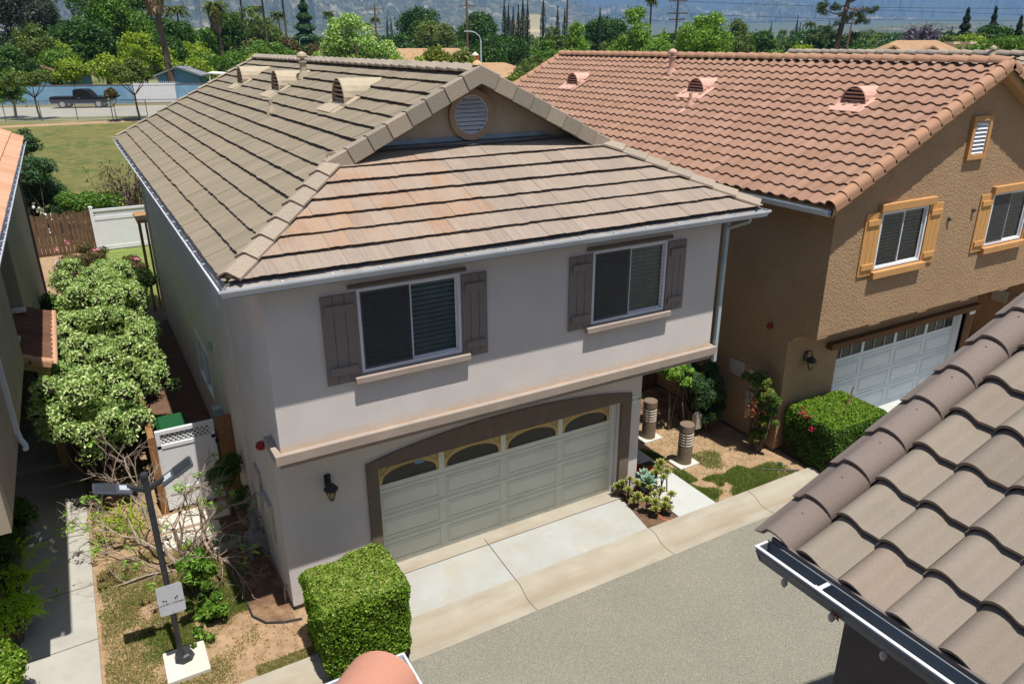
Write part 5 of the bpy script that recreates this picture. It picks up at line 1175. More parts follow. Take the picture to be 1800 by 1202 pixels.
# ------------------------------------------------------------------ yard objects
# solar lamp post with sign
lp = thing('solar_lamp_post', 'dark round lamp post with two angled flat lamp heads and a square white sign', 'lamp post', (-1.82, -.29, -.1)); x, y = -1.82, -.29
m = MB(); m.tube([(x, y, -.02), (x, y, 3.14)], .042, 18); m.lathe((x, y, 3.13), [(.05, 0), (.052, .05), (.045, .06)], 18); m.tube([(x-.0, y-.055, .0), (x, y-.055, 1.6)], .022, 10); pl = m.build('pole', 'pole_dark', lp, smooth=True)
m = MB()
for sx in (-1, 1):
    dz = .13; m.obox((x+sx*.13, y, 2.97+.02), (sx*.1, 0, .045), (0, .03, 0), (-.0, 0, .035))
m.build('arm', 'pole_dark', lp, bevel=.006)
for sx, a in ((-1, .32), (1, .5)):
    c_ = Vector((x+sx*.4, y-.0, 3.07 if sx < 0 else 3.1)); ux = Vector((sx*math.cos(a), -.0, math.sin(a))); un = Vector((-sx*math.sin(a), -.0, math.cos(a)))
    m = MB(); m.obox(c_, ux*.235, (0, .13, 0), un*.018); o = m.build('lamp_head', 'panel_dark', lp, bevel=.01)
    m = MB()
    for k in range(13): m.obox(c_-un*.026+Vector((0, 0, 0))+ux*(-.03+k*.02), ux*.004, (0, .12, 0), un*.009); m.obox(c_+un*.024+ux*(-.03+k*.02), ux*.004, (0, .12, 0), un*.008)
    m.build('cooling_fin', 'pole_dark', o)
    m = MB(); m.obox(c_-ux*.14+un*.022, ux*.06, (0, .06, 0), un*.006); m.build('sensor_plate', 'steel_light', o)
m = MB(); m.lathe((x+.03, y+.04, -.05), [(.16, 0), (.15, .02), (.12, .11), (.09, .13)], 7); m.build('base_cover', 'pole_dark', lp)
m = MB(); sz0, sz1 = .9, 1.4; cxs = x+.01; w_ = .172; r_ = .035; P = []
for (qx, qz, a0) in ((w_-r_, .25-r_, 0), (-w_+r_, .25-r_, 90), (-w_+r_, -.25+r_, 180), (w_-r_, -.25+r_, 270)):
    for k in range(5): a = R(a0+k*22.5); P.append((cxs+qx+r_*math.cos(a), y-.083, 1.15+qz+r_*math.sin(a)))
m.prism(P, (0, .004, 0)); sg = m.build('sign_plate', 'sign_white', lp)
for (tx, s) in ((-.085, 'L.A.M.C. 80.714'), (.088, 'C.V.C. 22658A')): txt('lettering', s, .024, (cxs+tx, y-.084, 1.085), sg, 'sign_ink')
m = MB()
for (px_, pz) in ((-.1, 1.135), (-.065, 1.12), (.06, 1.135), (.085, 1.155)): m.box(cxs+px_-.003, cxs+px_+.003, y-.086, y-.083, pz-.025, pz+.03); m.box(cxs+px_-.012, cxs+px_+.012, y-.086, y-.083, pz+.022, pz+.034)
m.build('pictogram', 'sign_ink', sg)
m = MB(); m.lathe((cxs, y-.0855, 1.37), [(.004, 0), (.004, .004)], 6); m.lathe((cxs, y-.0855, .925), [(.004, 0), (.004, .004)], 6); m.build('bolt', 'pole_dark', sg)
m = MB(); m.box(-2.07, -1.48, -.66, .0, -.2, -.03); o = m.build('concrete_footing', 'plaster_white', lp, bevel=.01)

def bollard(label, x, y):
    t = thing('vent_bollard', label, 'bollard', (x, y, -.1), 'louvred bollards between the houses')
    m = MB(); m.lathe((x, y, -.05), [(.112, .424), (.112, .781)], 20); m.build('core', 'dark_void', t)
    m = MB(); m.lathe((x, y, -.05), [(.16, 0), (.16, .42), (.11, .425), (.11, .78), (.16, .785), (.16, .93), (.152, .94)], 28); b_ = m.build('body', 'bollard_bronze', t)
    m = MB()
    for k in range(5): m.lathe((x, y, -.05), [(.11, .465+k*.066), (.16, .452+k*.066), (.161, .474+k*.066), (.11, .49+k*.066)], 28)
    m.build('louvre', 'louvre_light', t)
    m = MB()
    for k in range(4): a = math.pi/4+k*math.pi/2; m.obox((x+.146*math.cos(a), y+.146*math.sin(a), -.05+.6), (.014*math.cos(a), .014*math.sin(a), 0), (-.015*math.sin(a), .015*math.cos(a), 0), (0, 0, .19))
    m.build('mullion', 'bollard_bronze', t)
    m = MB(); m.box(x-.27, x+.27, y-.2, y+.24, -.2, -.045); m.build('concrete_footing', 'plaster_white', t, bevel=.006)
bollard('farther louvred bronze bollard, right behind the garage pillar', 8.66, 1.68)
bollard('nearer louvred bronze bollard beside the grass strip', 8.6, .38)

# vinyl gate beside wooden boards
gt = thing('vinyl_gate', 'white vinyl gate with lattice top between wooden boards behind the bare tree', 'gate', (-.9, 4.1, -.1)); y = 4.05
m = MB(); m.box(-1.48, -.42, y-.02, y+.02, -.02, 1.32); m.box(-1.48, -.42, y-.035, y+.035, 1.32, 1.4); m.box(-1.48, -.42, y-.035, y+.035, 1.62, 1.7); m.box(-1.48, -1.4, y-.035, y+.035, -.03, 1.62); m.box(-.5, -.42, y-.035, y+.035, -.03, 1.62); m.box(-1.4, -.5, y-.035, y+.035, .3, .42); m.build('gate_panel', 'white_vinyl', gt, bevel=.005)
m = MB()
for k in range(-3, 13):
    for s_ in (-1, 1):
        xa = -1.4+k*.09
        P0 = [(xa, 1.4), (xa+s_*.22, 1.62)]
        a_, b_ = P0
        if max(-1.4, min(a_[0], b_[0])) >= -.5: continue
        def cl(p, q_, X):
            t_ = (X-p[0])/(q_[0]-p[0]); return (X, p[1]+(q_[1]-p[1])*t_)
        for X, side_ in ((-1.4, 1), (-.5, -1)):
            if (a_[0]-X)*side_ < 0 and (b_[0]-X)*side_ < 0: a_ = None; break
            if (a_[0]-X)*side_ < 0: a_ = cl(a_, b_, X)
            elif (b_[0]-X)*side_ < 0: b_ = cl(a_, b_, X)
        if a_ is None: continue
        d = Vector((b_[0]-a_[0], 0, b_[1]-a_[1])); L_ = d.length
        if L_ < .02: continue
        d.normalize(); c_ = Vector(((a_[0]+b_[0])/2, y+.004*s_, (a_[1]+b_[1])/2)); m.obox(c_, d*L_/2, (0, .004, 0), d.cross(Vector((0, 1, 0)))*.014)
m.build('lattice', 'white_vinyl', gt)
m = MB(); m.box(-.44, -.38, y-.06, y-.036, 1.2, 1.3); m.box(-.44, -.38, y-.06, y-.036, .4, .5); m.build('hinge', 'black_metal', gt)
wf = thing('wooden_fence', 'two tall tan boards between the white gate and the grey house wall', 'fence', (-.2, 4.05, -.1)); m = MB(); m.box(-.37, -.24, y-.01, y+.02, -.1, 1.72); m.box(-.232, -.11, y-.008, y+.022, -.1, 1.74); m.build('board', 'wood_new', wf); m = MB(); m.box(-.37, -.05, y+.025, y+.06, 1.3, 1.38); m.box(-.1, -.02, y, y+.07, -.1, 1.7); m.build('rail', 'wood_new', wf)
wf = thing('wooden_fence', 'tan board fence running back from the white gate beside the pale shrub', 'fence', (-1.55, 6, -.1)); m = MB()
m.box(-1.62, -1.49, y-.02, y+.01, -.1, 1.6); m.build('board', 'wood_new', wf); m = MB()
for k in range(46): m.box(-1.56, -1.535, 4.1+k*.15, 4.24+k*.15, -.1, 1.45+.02*math.sin(k*2.1))
m.build('board', 'wood_new', wf); m = MB(); m.box(-1.6, -1.56, 4.1, 11, 1.2, 1.29); m.box(-1.6, -1.56, 4.1, 11, .3, .39); m.box(-1.6, -1.49, 4.1, 11, 1.47, 1.5); m.build('rail', 'wood_new', wf)
# green wheeled bin
bn_ = thing('wheeled_bin', 'dark green wheeled bin standing behind the white gate', 'bin', (-1.05, 5.9, -.1)); m = MB(); m.hexa([(-1.28, 5.62, -.05), (-.84, 5.62, -.05), (-.84, 6.1, -.05), (-1.28, 6.1, -.05), (-1.34, 5.52, .9), (-.78, 5.52, .9), (-.78, 6.22, .9), (-1.34, 6.22, .9)]); bd = m.build('body', 'bin_green', bn_, bevel=.02)
m = MB(); m.hexa([(-1.37, 5.48, .905), (-.75, 5.48, .905), (-.75, 6.25, .93), (-1.37, 6.25, .93), (-1.3, 5.55, .98), (-.82, 5.55, .98), (-.82, 6.2, 1.02), (-1.3, 6.2, 1.02)]); m.tube([(-1.3, 6.28, .95), (-.82, 6.28, .95)], .02, 8); m.build('lid', 'bin_green', bn_, bevel=.015)
m = MB(); 
for xx in (-1.3, -.88): m.tube([(xx, 6.08, .06), (xx+.06, 6.08, .06)], .13, 14)
m.build('wheel', 'tyre', bn_)
# stone garden lantern with a little shelf
sl_ = thing('stone_lantern', 'grey stone table base with a small pagoda finial against the side wall', 'garden ornament', (-.25, 1.95, -.1)); m = MB()
m.box(-.42, -.08, 1.7, 2.0, .12, .34); m.box(-.42, -.35, 1.7, 2.0, -.12, .12); m.box(-.15, -.08, 1.7, 2.0, -.12, .12); m.build('base', 'stone_grey', sl_, bevel=.01)
m = MB(); m.lathe((-.25, 1.86, .34), [(.15, 0), (.15, .03), (.07, .05), (.06, .12), (.09, .14), (.09, .17), (.05, .19), (.045, .3), (.08, .32), (.08, .35), (.045, .37), (.04, .46), (.06, .5), (.02, .58)], 10); m.build('finial', 'stone_grey', sl_)
m = MB(); m.obox((-.5, 1.85, .18), (.02, -.03, .0), (.01, .1, 0), (-.03, 0, .16)); m.build('leaning_slab', 'stone_grey', sl_)
m = MB(); m.lathe((-.14, 2.35, -.1), [(.08, 0), (.11, .15), (.1, .17), (.07, .15)], 12); pt = m.build('flower_pot', 'terracotta', None); tag(pt, 'terracotta pot on its own behind the stone ornament', 'pot')
t = thing('planter_box', 'low concrete planter with blue-green succulents near the stone ornament', 'planter', (-.75, 2.45, -.1)); m = MB(); m.box(-.95, -.52, 2.2, 2.34, -.12, .02); m.build('box', 'concrete_path', t)
for i in range(6): m = MB(); rosette(m, (-.9+.08*i, 2.3+.05*(i % 2), .08), .09, g, 14); m.build('rosette', 'agave', t)
# hoses
m = MB(); m.tube([(-.72, .6, -.085), (-.7, .2, -.08), (-.55, -.05, -.08), (-.3, -.18, -.08), (-.02, -.25, -.08)], .018, 6); o = m.build('garden_hose', 'hose_black', None); tag(o, 'dark edging hose curving on bare soil left of the square hedge', 'hose')
m = MB(); m.tube([(-.95, 2.2, -.085), (-.8, 1.6, -.085), (-.72, .9, -.085), (-.74, .7, -.09)], .012, 6); o = m.build('garden_hose', 'stucco_trim', None); tag(o, 'thin pale hose in the shade between the tree and the grey house', 'hose')
m = MB(); m.tube([(9.75, -.75+.2, -.08), (10.0, -.75, -.07), (10.3, -.95, -.08), (10.55, -1.1, -.07)], .014, 6); o = m.build('garden_hose', 'hose_black', None); tag(o, 'black irrigation hose on the dirt before the brown house', 'hose')
m = MB(); m.lathe((10.35, -.75, -.1), [(.05, 0), (.05, .06), (.03, .09), (0, .09)], 10); o = m.build('sprinkler_head', 'bin_green', None); tag(o, 'small green sprinkler head beside the black irrigation hose', 'sprinkler')
# fences at the back
vf = thing('vinyl_fence', 'white vinyl fence panel with lattice top at the end of the side yard', 'fence', (-.4, 27.5, -.1)); y = 27.6
m = MB(); m.box(-1.5, 2.6, y-.02, y+.02, 0, 1.3); m.box(-1.5, 2.6, y-.04, y+.04, 1.3, 1.45); m.box(-1.5, 2.6, y-.04, y+.04, 1.68, 1.78); m.box(-1.5, 2.6, y-.04, y+.04, -.05, .12)
vp = m.build('panel', 'white_vinyl', vf)
m = MB(); m.box(-1.62, -1.49, y-.065, y+.065, -.1, 1.88); m.lathe((-1.555, y, 1.88), [(.1, 0), (.1, .02), (.02, .06)], 4); m.build('post', 'white_vinyl', vf)
m = MB()
for k in range(34):
    for s_ in (-1, 1): xx = -1.45+k*.12; m.obox((xx, y+.005*s_, 1.565), (s_*.115, 0, .115), (0, .004, 0), (-s_*.018, 0, .018))
m.build('lattice', 'white_vinyl', vf)
of = thing('wooden_fence', 'old weathered plank fence left of the white vinyl fence panel', 'fence', (-4, 27.8, -.1)); m = MB()
for k in range(38):
    x = -7.5+k*.157; h_ = 1.75+random.uniform(-.08, .06); ln = random.uniform(-.03, .03)
    m.hexa([(x, 27.7, -.1), (x+.14, 27.7, -.1), (x+.14, 27.73, -.1), (x, 27.73, -.1), (x+ln, 27.7, h_), (x+.14+ln, 27.7, h_-.02), (x+.14+ln, 27.73, h_-.02), (x+ln, 27.73, h_)])
m.build('board', 'wood_old', of); m = MB(); m.box(-7.5, -1.6, 27.735, 27.78, 1.35, 1.44); m.box(-7.5, -1.6, 27.735, 27.78, .3, .39); m.build('rail', 'wood_old', of)
pf_ = thing('patio_frame', 'slim wooden post and tan beam standing off the back corner of the grey house', 'post', (-.3, 17.4, -.1)); m = MB(); m.box(-.36, -.27, 17.4, 17.49, -.1, 3.1); m.box(-.12, -.05, 17.95, 18.02, -.1, 3.1); m.build('post', 'wood_new', pf_); m = MB(); m.box(-.4, .05, 16.9, 18.4, 3.1, 3.2); m.build('beam', 'wood_beam', pf_)
rf_ = thing('wooden_fence', 'dark board fence in the gap between the grey and brown houses', 'fence', (9.6, 3.8, -.1)); m = MB()
for k in range(15): m.box(8.66+k*.138, 8.79+k*.138, 3.78, 3.8, -.1, 1.65+.01*(k % 3))
m.build('board', 'wood_old', rf_); m = MB(); m.box(8.66, 10.66, 3.8, 3.84, 1.3, 1.38); m.build('rail', 'wood_old', rf_)
# door mat
m = MB(); m.box(7.5, 7.95, .25, .75, -.02, -.012); o = m.build('door_mat', 'hose_black', None); tag(o, 'dark mat lying on the pale walkway behind the bromeliads', 'mat')

# ------------------------------------------------------------------ grass and weeds
def grass(name, label, regions, n, h, mat, seed):
    g = np.random.default_rng(seed); C = []
    for (x0, x1, y0, y1, dens, z) in regions:
        m_ = int(n*dens); P = np.stack([g.uniform(x0, x1, m_), g.uniform(y0, y1, m_), np.full(m_, z)], 1)
        kc = max(6, int((x1-x0)*(y1-y0)*9)); cc = np.stack([g.uniform(x0, x1, kc), g.uniform(y0, y1, kc)], 1); rr_ = g.uniform(.05, .34, kc); d_ = np.linalg.norm(P[:, None, :2]-cc[None], axis=2)/rr_[None]; f = np.exp(-(d_**2)*1.1).sum(1)+.35*np.sin(P[:, 0]*9+seed)*np.cos(P[:, 1]*8); C.append(P[g.random(m_) < np.clip(f*.85-.12, 0, 1)])
    C = np.vstack(C); k = len(C); a = g.uniform(0, 6.28, k); s = np.stack([np.cos(a), np.sin(a), 0*a], 1)*.0065; lean = np.stack([g.normal(0, .5, k), g.normal(0, .5, k), np.ones(k)], 1)*h*g.uniform(.5, 1.3, (k, 1))
    V = np.stack([C-s, C+s, C+lean+s*.2, C+lean-s*.2], 1).reshape(-1, 3); o = arr(name, V, np.arange(k*4).reshape(k, 4), mat, None); tag(o, label, 'grass', kind='stuff')
grass('grass_patch', 'green grass strip along the walkway and kerb between the houses', [(8.05, 9.7, -1.18, -.3, 1, -.1), (8.05, 8.4, -.3, 1.4, .25, -.1), (9.6, 10.5, -1.18, -.5, .12, -.1), (8.9, 9.6, -.3, .6, .05, -.1)], 60000, .04, 'grassblade', 1)
grass('grass_patch', 'sparse dry grass around the lamp post and under the bare tree', [(-2.85, -.7, -1.1, 2.9, 1, -.1), (-1.0, -.55, .5, 2.0, .3, -.1), (-.9, .0, -1.15, -.9, .06, -.1)], 52000, .035, 'grassdry', 2)
grass('grass_patch', 'greener tufts under the bare tree beside the house shadow', [(-1.6, -.72, .4, 2.3, 1, -.1), (-2.5, -1.5, -.6, .7, .6, -.1), (-2.8, -1.6, .7, 2.4, .25, -.1)], 22000, .04, 'grassblade', 3)
grass('grass_patch', 'thin weeds scattered over the dirt between the bollards and the brown house', [(8.3, 10.4, -.3, 3.2, 1, -.1)], 5000, .025, 'grassdry', 4)
# leaf litter
g = np.random.default_rng(77); n = 900; C = np.stack([np.concatenate([g.uniform(-1.2, -.05, 500), g.uniform(8.1, 9.9, 250), g.uniform(-2.8, -.2, 150)]), np.concatenate([g.uniform(-.9, 3, 500), g.uniform(.8, 3.4, 250), g.uniform(-1.1, 2.5, 150)]), np.full(n, -.09)], 1)
o = arr('leaf_litter', *leaf_mesh(C, np.tile([0, 0, 1.], (n, 1)), .035, .5, .25, g), 'leaf_rust', None); tag(o, 'dry brown leaf litter scattered on the bare soil', 'leaf litter', kind='stuff')
TREES = [
('round',-4.4,139.6,3.0,16.0,11.3,'gd','dark grey-green tree at the far left edge of the skyline'),
('round',-1.2,149.6,3.0,13.4,5.7,'gd','grey-brown hazy crown left of the big green tree'),
('round',-3.2,93.6,3.0,7.9,5.9,'ol','olive tree crown rising left of the light blue house'),
('round',-5.2,65.5,3.0,4.2,2.7,'md','round green bush cut by the left edge beside the blue wall'),
('round',4.2,107.4,3.0,15.4,10.6,'md','tall broad green tree with its top out of frame'),
('round',8.4,111.2,3.0,13.8,8.3,'dk','tall dark green tree between the broad tree and the skirted palm'),
('round',7.7,97.2,3.0,7.0,6.8,'yg','yellow-green tree behind the nearest skirted palm'),
('round',-0.8,95.6,3.0,6.1,4.5,'yg','light green small tree behind the pink gable roof'),
('round',13.6,113.6,3.0,9.5,6.4,'dk','dark olive tree just right of the nearest skirted palm'),
('round',16.5,116.3,3.0,8.8,7.4,'md','green tree between the two skirted palms'),
('round',15.7,106.3,3.0,6.0,7.3,'yg','low yellow-green tree above the blue shed'),
('round',23.9,127.2,3.0,10.9,6.4,'dk','dark green tree right behind the frond-skirted palm'),
('round',37.1,175.5,3.0,13.1,14.9,'ol','wide olive-grey tree crossed by two thin palm trunks'),
('round',42.5,179.5,3.0,9.5,11.7,'ol','hazy olive tree left of the dark conifer'),
('round',18.1,99.8,3.0,4.3,11.1,'md','low green tree mass under the second skirted palm'),
('bush',35.4,134.9,3.0,7.0,5.2,'rb','red-brown shrub in front of the dark conifer'),
('round',31.1,89.3,3.0,9.6,6.7,'fl','bright green tree with pale blossoms, the taller of the blossoming pair'),
('round',33.8,86.2,3.0,6.5,6.7,'fl','bright green lower tree with pale blossoms beside the utility pole'),
('round',33.4,109.5,3.0,5.7,9.3,'rb','brown-green low tree line behind the grey roof ridge'),
('round',85.4,191.6,3.0,14.6,12.3,'dk','dense dark dome-shaped tree right of the double-arm utility pole'),
('round',80.8,171.7,3.0,11.1,11.0,'ol','olive crown in front of the dense dark dome tree'),
('round',95.0,175.9,3.0,13.8,12.4,'dk','broad dark tree behind the white street light'),
('round',65.0,156.7,3.0,7.5,7.4,'dk','dark hazy tree left of the dense dome tree'),
('bush',37.6,76.0,3.0,5.8,5.0,'lo','loquat-like tree with yellow and green leaves behind the grey ridge'),
('bush',38.9,72.0,3.0,5.4,3.9,'lo','yellow-green loquat-like bush left of the white street light'),
('bush',33.5,72.4,3.0,4.5,4.4,'yg','low yellow-green bush above the middle of the grey ridge'),
('bush',30.9,73.4,3.0,4.7,3.1,'yg','low leafy bush between the blossoming tree and the ridge'),
('round',39.7,57.9,3.0,4.7,4.2,'ol','olive-green bushy tree at the far corner of the red tile roof'),
('bush',29.1,43.3,3.0,3.8,2.2,'lo','leafy bush with yellow new leaves in the gap between the two roofs'),
('round',57.0,82.5,3.0,6.1,5.7,'md','round mid green tree left of the poplar-shaped bright tree'),
('round',100.8,149.4,3.0,9.3,6.6,'ol','hazy olive tree between cypresses'),
('tall',57.3,76.4,3.0,8.7,5.1,'bg','bright green upright tree left of the dark grove'),
('round',116.4,150.9,3.0,12.0,11.6,'dk','dark grove crown behind the single cypress'),
('round',75.8,93.8,3.0,6.0,5.4,'ol','grey-olive tree between the two bright upright trees'),
('tall',66.2,76.0,3.0,10.6,7.5,'bg','tallest bright green upright tree with a pointed top'),
('round',65.6,70.0,3.0,6.4,5.0,'bg','bright lower tree right of the tallest upright tree'),
('tall',82.1,88.8,3.0,8.0,2.1,'yg','small pointed yellow-green tree below the feathery palm'),
('round',90.2,95.0,3.0,7.3,5.2,'dk','dark green tree left of the willowy tree'),
('weep',76.6,73.7,3.0,9.9,8.8,'wl','willowy light green tree with hanging foliage'),
('round',132.9,123.6,3.0,11.5,4.5,'ol','small olive dome behind the willowy tree'),
('round',87.2,77.3,3.0,7.1,5.0,'ol','olive feathery tree right of the willowy tree'),
('round',118.5,102.5,3.0,8.1,6.8,'dk','smooth dark green dome tree'),
('round',112.9,86.1,3.0,7.6,10.7,'bl','wide blue-green tree above the clipped bright dome'),
('round',89.1,67.9,3.0,5.3,5.7,'yg','bright clipped dome tree behind the red ridge'),
('bush',85.3,69.1,3.0,4.4,4.7,'md','low green bush left of the bright dome tree'),
('round',132.5,93.7,3.0,7.2,5.5,'dk','dark tree behind the leaning utility pole'),
('bush',97.8,65.0,3.0,3.6,4.8,'yg','low yellow-green bush left of the pine trunk'),
('round',171.8,107.6,3.0,8.6,6.5,'pu','thin purple-grey tree left of the blooming purple one'),
('round',165.6,99.0,3.0,9.6,6.9,'pu','purple blooming tree behind the tan tiled house'),
('round',158.8,91.0,3.0,7.5,4.2,'ol','olive tree right of the purple blooming tree'),
('round',150.1,76.3,3.0,9.5,7.3,'dk','round dark tree in front of the far right conifer'),
('round',118.2,61.5,3.0,7.2,5.1,'yg','yellow-green tree beside the twin chimneys'),
('round',103.3,47.4,3.0,6.5,6.4,'md','loose green tree at the right edge above the roof'),
('round',97.5,47.4,3.0,5.5,5.6,'md','loose green tree near the twin chimneys'),
('bush',92.9,49.3,3.0,3.4,6.9,'yg','long low bright hedge in front of the tan tiled house'),
('bush',94.3,58.0,3.0,3.0,3.8,'md','low dark green bush at the foot of the pine'),
('con',46.5,163.0,3.0,15.5,6.5,'bl','dark blue-green conifer with layered branches'),
('con',168.9,93.6,3.0,12.2,3.9,'gb','grey-green pointed conifer right of the pine'),
('con',184.5,96.8,3.0,12.8,2.8,'gb','narrow conifer tip behind the round dark tree'),
('con',165.1,80.3,3.0,10.2,2.7,'gb','conifer cut by the right edge of the picture'),
('cyp',81.1,138.0,3.0,14.0,1.05,'cy',''),
('cyp',84.3,141.9,3.0,13.2,0.84,'cy',''),
('cyp',83.7,138.8,3.0,12.4,0.95,'cy',''),
('cyp',82.6,134.8,3.0,12.8,0.92,'cy',''),
('cyp',81.9,131.8,3.0,14.2,1.02,'cy',''),
('cyp',86.3,137.3,3.0,13.9,0.94,'cy',''),
('cyp',93.3,142.4,3.0,15.1,1.23,'cy',''),
('cyp',101.4,149.1,3.0,13.5,0.91,'cy',''),
('cyp',105.5,152.4,3.0,13.0,0.94,'cy',''),
('cyp',91.8,119.3,3.0,11.8,0.98,'cy',''),
('cyp',218.5,193.1,3.0,12.4,0.79,'cy',''),
('cyp',209.1,173.7,3.0,13.4,0.91,'cy',''),
('cyp',217.3,179.5,3.0,11.6,0.76,'cy',''),
('cyp',214.1,175.5,3.0,10.8,0.74,'cy',''),
('cyp',228.1,182.2,3.0,11.0,0.78,'cy',''),
('cyp',199.8,153.7,3.0,11.2,1.01,'cy',''),
('cyp',210.1,122.1,3.0,9.1,0.92,'cy',''),
('cyp',106.2,269.5,3.0,14.5,1.23,'cy',''),
('cyp',107.5,269.0,3.0,14.1,1.23,'cy','')]
COLM = dict(gd='leaf_gd', ol='leaf_ol', md='leaf_md', dk='leaf_dk', yg='leaf_yg', bg='leaf_bg', fl='leaf_fl', rb='leaf_rb', lo='leaf_lo', wl='leaf_wl', bl='leaf_bl', gb='leaf_gb', pu='leaf_pu', cy='leaf_cy')
CAMP = np.array([-1.9, -10.4])
def crown_tree(k, x, y, z, H, Wd, col, label, i):
    g = np.random.default_rng(100+i); dist = math.hypot(x-CAMP[0], y-CAMP[1])
    nm = {'bush': 'bush', 'con': 'conifer', 'tall': 'upright_tree', 'weep': 'willowy_tree'}.get(k, 'broadleaf_tree')
    t = thing(nm, label, 'bush' if k == 'bush' else 'tree', (x, y, z), 'trees and bushes beyond the roofs'); leaf = max(.22, dist*.0030); m = MB(); r = Wd/2
    if k == 'con':
        C, N = [], []; n = 7000
        for _ in range(n):
            s = g.random()**.75; h = z+H*(1-s*.93); lay = .72+.28*math.sin(s*46+g.normal(0, .3)); rr = 1.35*r*s**.8*lay*(1-.3*g.random()**2); a = g.uniform(0, 6.28); a2 = a
            C.append((x+rr*math.cos(a2), y+rr*math.sin(a2), h-.12*rr)); N.append((math.cos(a2)*.5, math.sin(a2)*.5, 1))
        arr('crown', *leaf_mesh(np.array(C), np.array(N), leaf, .5, .5, g), COLM[col], t)
        m.tube([(x, y, z-.5), (x, y, z+H*.5), (x, y, z+H*.97)], [.28, .18, .03], 7); m.build('trunk', 'bark', t); return
    if k == 'bush': parts = [((x, y, z+H*.5), (r, r*.8, H*.5), 18, .62, .42)]
    elif k == 'tall': parts = [((x, y, z+H*.32), (r, r*.9, H*.28), 14, .7, .4), ((x, y, z+H*.55), (r*.72, r*.7, H*.24), 12, .7, .42), ((x-.03*r, y, z+H*.78), (r*.4, r*.4, H*.18), 8, .7, .5)]
    elif k == 'weep': parts = [((x-.45*r, y, z+H*.55), (r*.55, r*.6, H*.36), 11, .75, .4), ((x+.3*r, y, z+H*.62), (r*.62, r*.6, H*.36), 13, .75, .38), ((x, y-.2*r, z+H*.35), (r*.95, r*.7, H*.3), 14, .8, .34)]
    elif col in ('dk',) or 'dome' in label: parts = [((x, y, z+H*.56), (r, r*.9, H*.44), 30, .68, .34), ((x, y, z+H*.3), (r*.8, r*.8, H*.3), 12, .7, .34)]
    else: parts = [((x, y, z+H*.6), (r*.86, r*.8, H*.38), 17, .75, .36), ((x+g.uniform(-.4, .4)*r, y, z+H*.36), (r*1.0, r*.85, H*.36), 18, .78, .34)]
    Ps, rs = [], []
    for c_, rad, kk, sp, lo in parts: P, rr = lobes(c_, rad, kk, g, sp, lo); Ps.append(P); rs.append(rr)
    P = np.vstack(Ps); rr = np.concatenate(rs); area = (rr**2).sum()*9; n = int(min(13000, max(1800, area/(leaf*leaf*.5)*1.25)))
    C, N = cloud(P, rr, n, g, .85, .45)
    if k == 'weep':
        st = g.random(n) < .6; C[st, 2] -= g.random(st.sum())**2*1.3; 
    C[:, 2] = np.maximum(C[:, 2], z+.1)
    s_ = g.random(n) < .12; C[s_] += N[s_]*leaf*1.6*g.random((s_.sum(), 1))
    arr('crown', *leaf_mesh(C, N, leaf, .55, .75, g, .8 if k == 'weep' else 0), COLM[col], t)
    top = z+H*.75; m.tube([(x, y, z-.5), (x+.1*r, y, z+H*.3), (x, y, top)], [max(.12, r*.07), max(.09, r*.05), .03], 7)
    if k != 'bush':
        for a in np.linspace(0, 6.28, 6)[:5]: m.tube([(x+.05*r, y, z+H*.25), (x+r*.4*math.cos(a), y+r*.4*math.sin(a), z+H*.5), (x+r*.7*math.cos(a), y+r*.7*math.sin(a), z+H*.66)], [r*.04, r*.028, .02], 5)
    m.build('trunk', 'bark', t)
CY = ['tallest left cypress of the dark clump left of the cream tower', 'second cypress from the left in the dark clump', 'third cypress from the left in the dark clump', 'thin cypress just left of the cream tower', 'cypress whose tip rises in front of the cream tower gap', 'cypress crossing the left side of the cream tower', 'lone tall cypress right of the cream tower', 'thin cypress left of the bright upright tree', 'very thin cypress beside the dark utility pole', 'lone cypress between the two bright upright trees', 'tiny far cypress tip above the smooth dome tree', 'tallest of the tiny far cypresses by the small palm', 'second tiny far cypress by the small palm', 'third tiny far cypress by the small palm', 'tiny far cypress right of the small palm', 'tiny far cypress left of the leaning utility pole', 'small dark cypress right of the purple tree', 'small far cypress near the double-arm pole', 'twin small far cypress near the double-arm pole']
ci = 0
for i, (k, x, y, z, H, Wd, col, lab) in enumerate(TREES):
    if k == 'cyp':
        g = np.random.default_rng(300+i); t = thing('cypress_tree', CY[ci], 'cypress', (x, y, z), 'cypresses on the skyline'); ci += 1; n = 1500; s = g.random(n); 
        pr = np.sin(np.clip(s*1.05, 0, 1)*math.pi)**.45*np.where(s > .7, (1-s)/.3*.9+.1, 1)*Wd/2*1.15; a = g.uniform(0, 6.28, n)
        C = np.stack([x+pr*np.cos(a), y+pr*np.sin(a), z+s*H*1.0], 1); N = np.stack([np.cos(a), np.sin(a), .5+0*a], 1)
        arr('crown', *leaf_mesh(C, N, .32, .4, .4, g, -1), 'leaf_cy', t)
        m = MB(); m.tube([(x, y, z-.4), (x, y, z+H*.5), (x, y, z+H*.98)], [Wd*.22, Wd*.24, .02], 7); m.build('trunk', 'leaf_cy', t)
    else: crown_tree(k, x, y, z, H, Wd, col, lab, i)
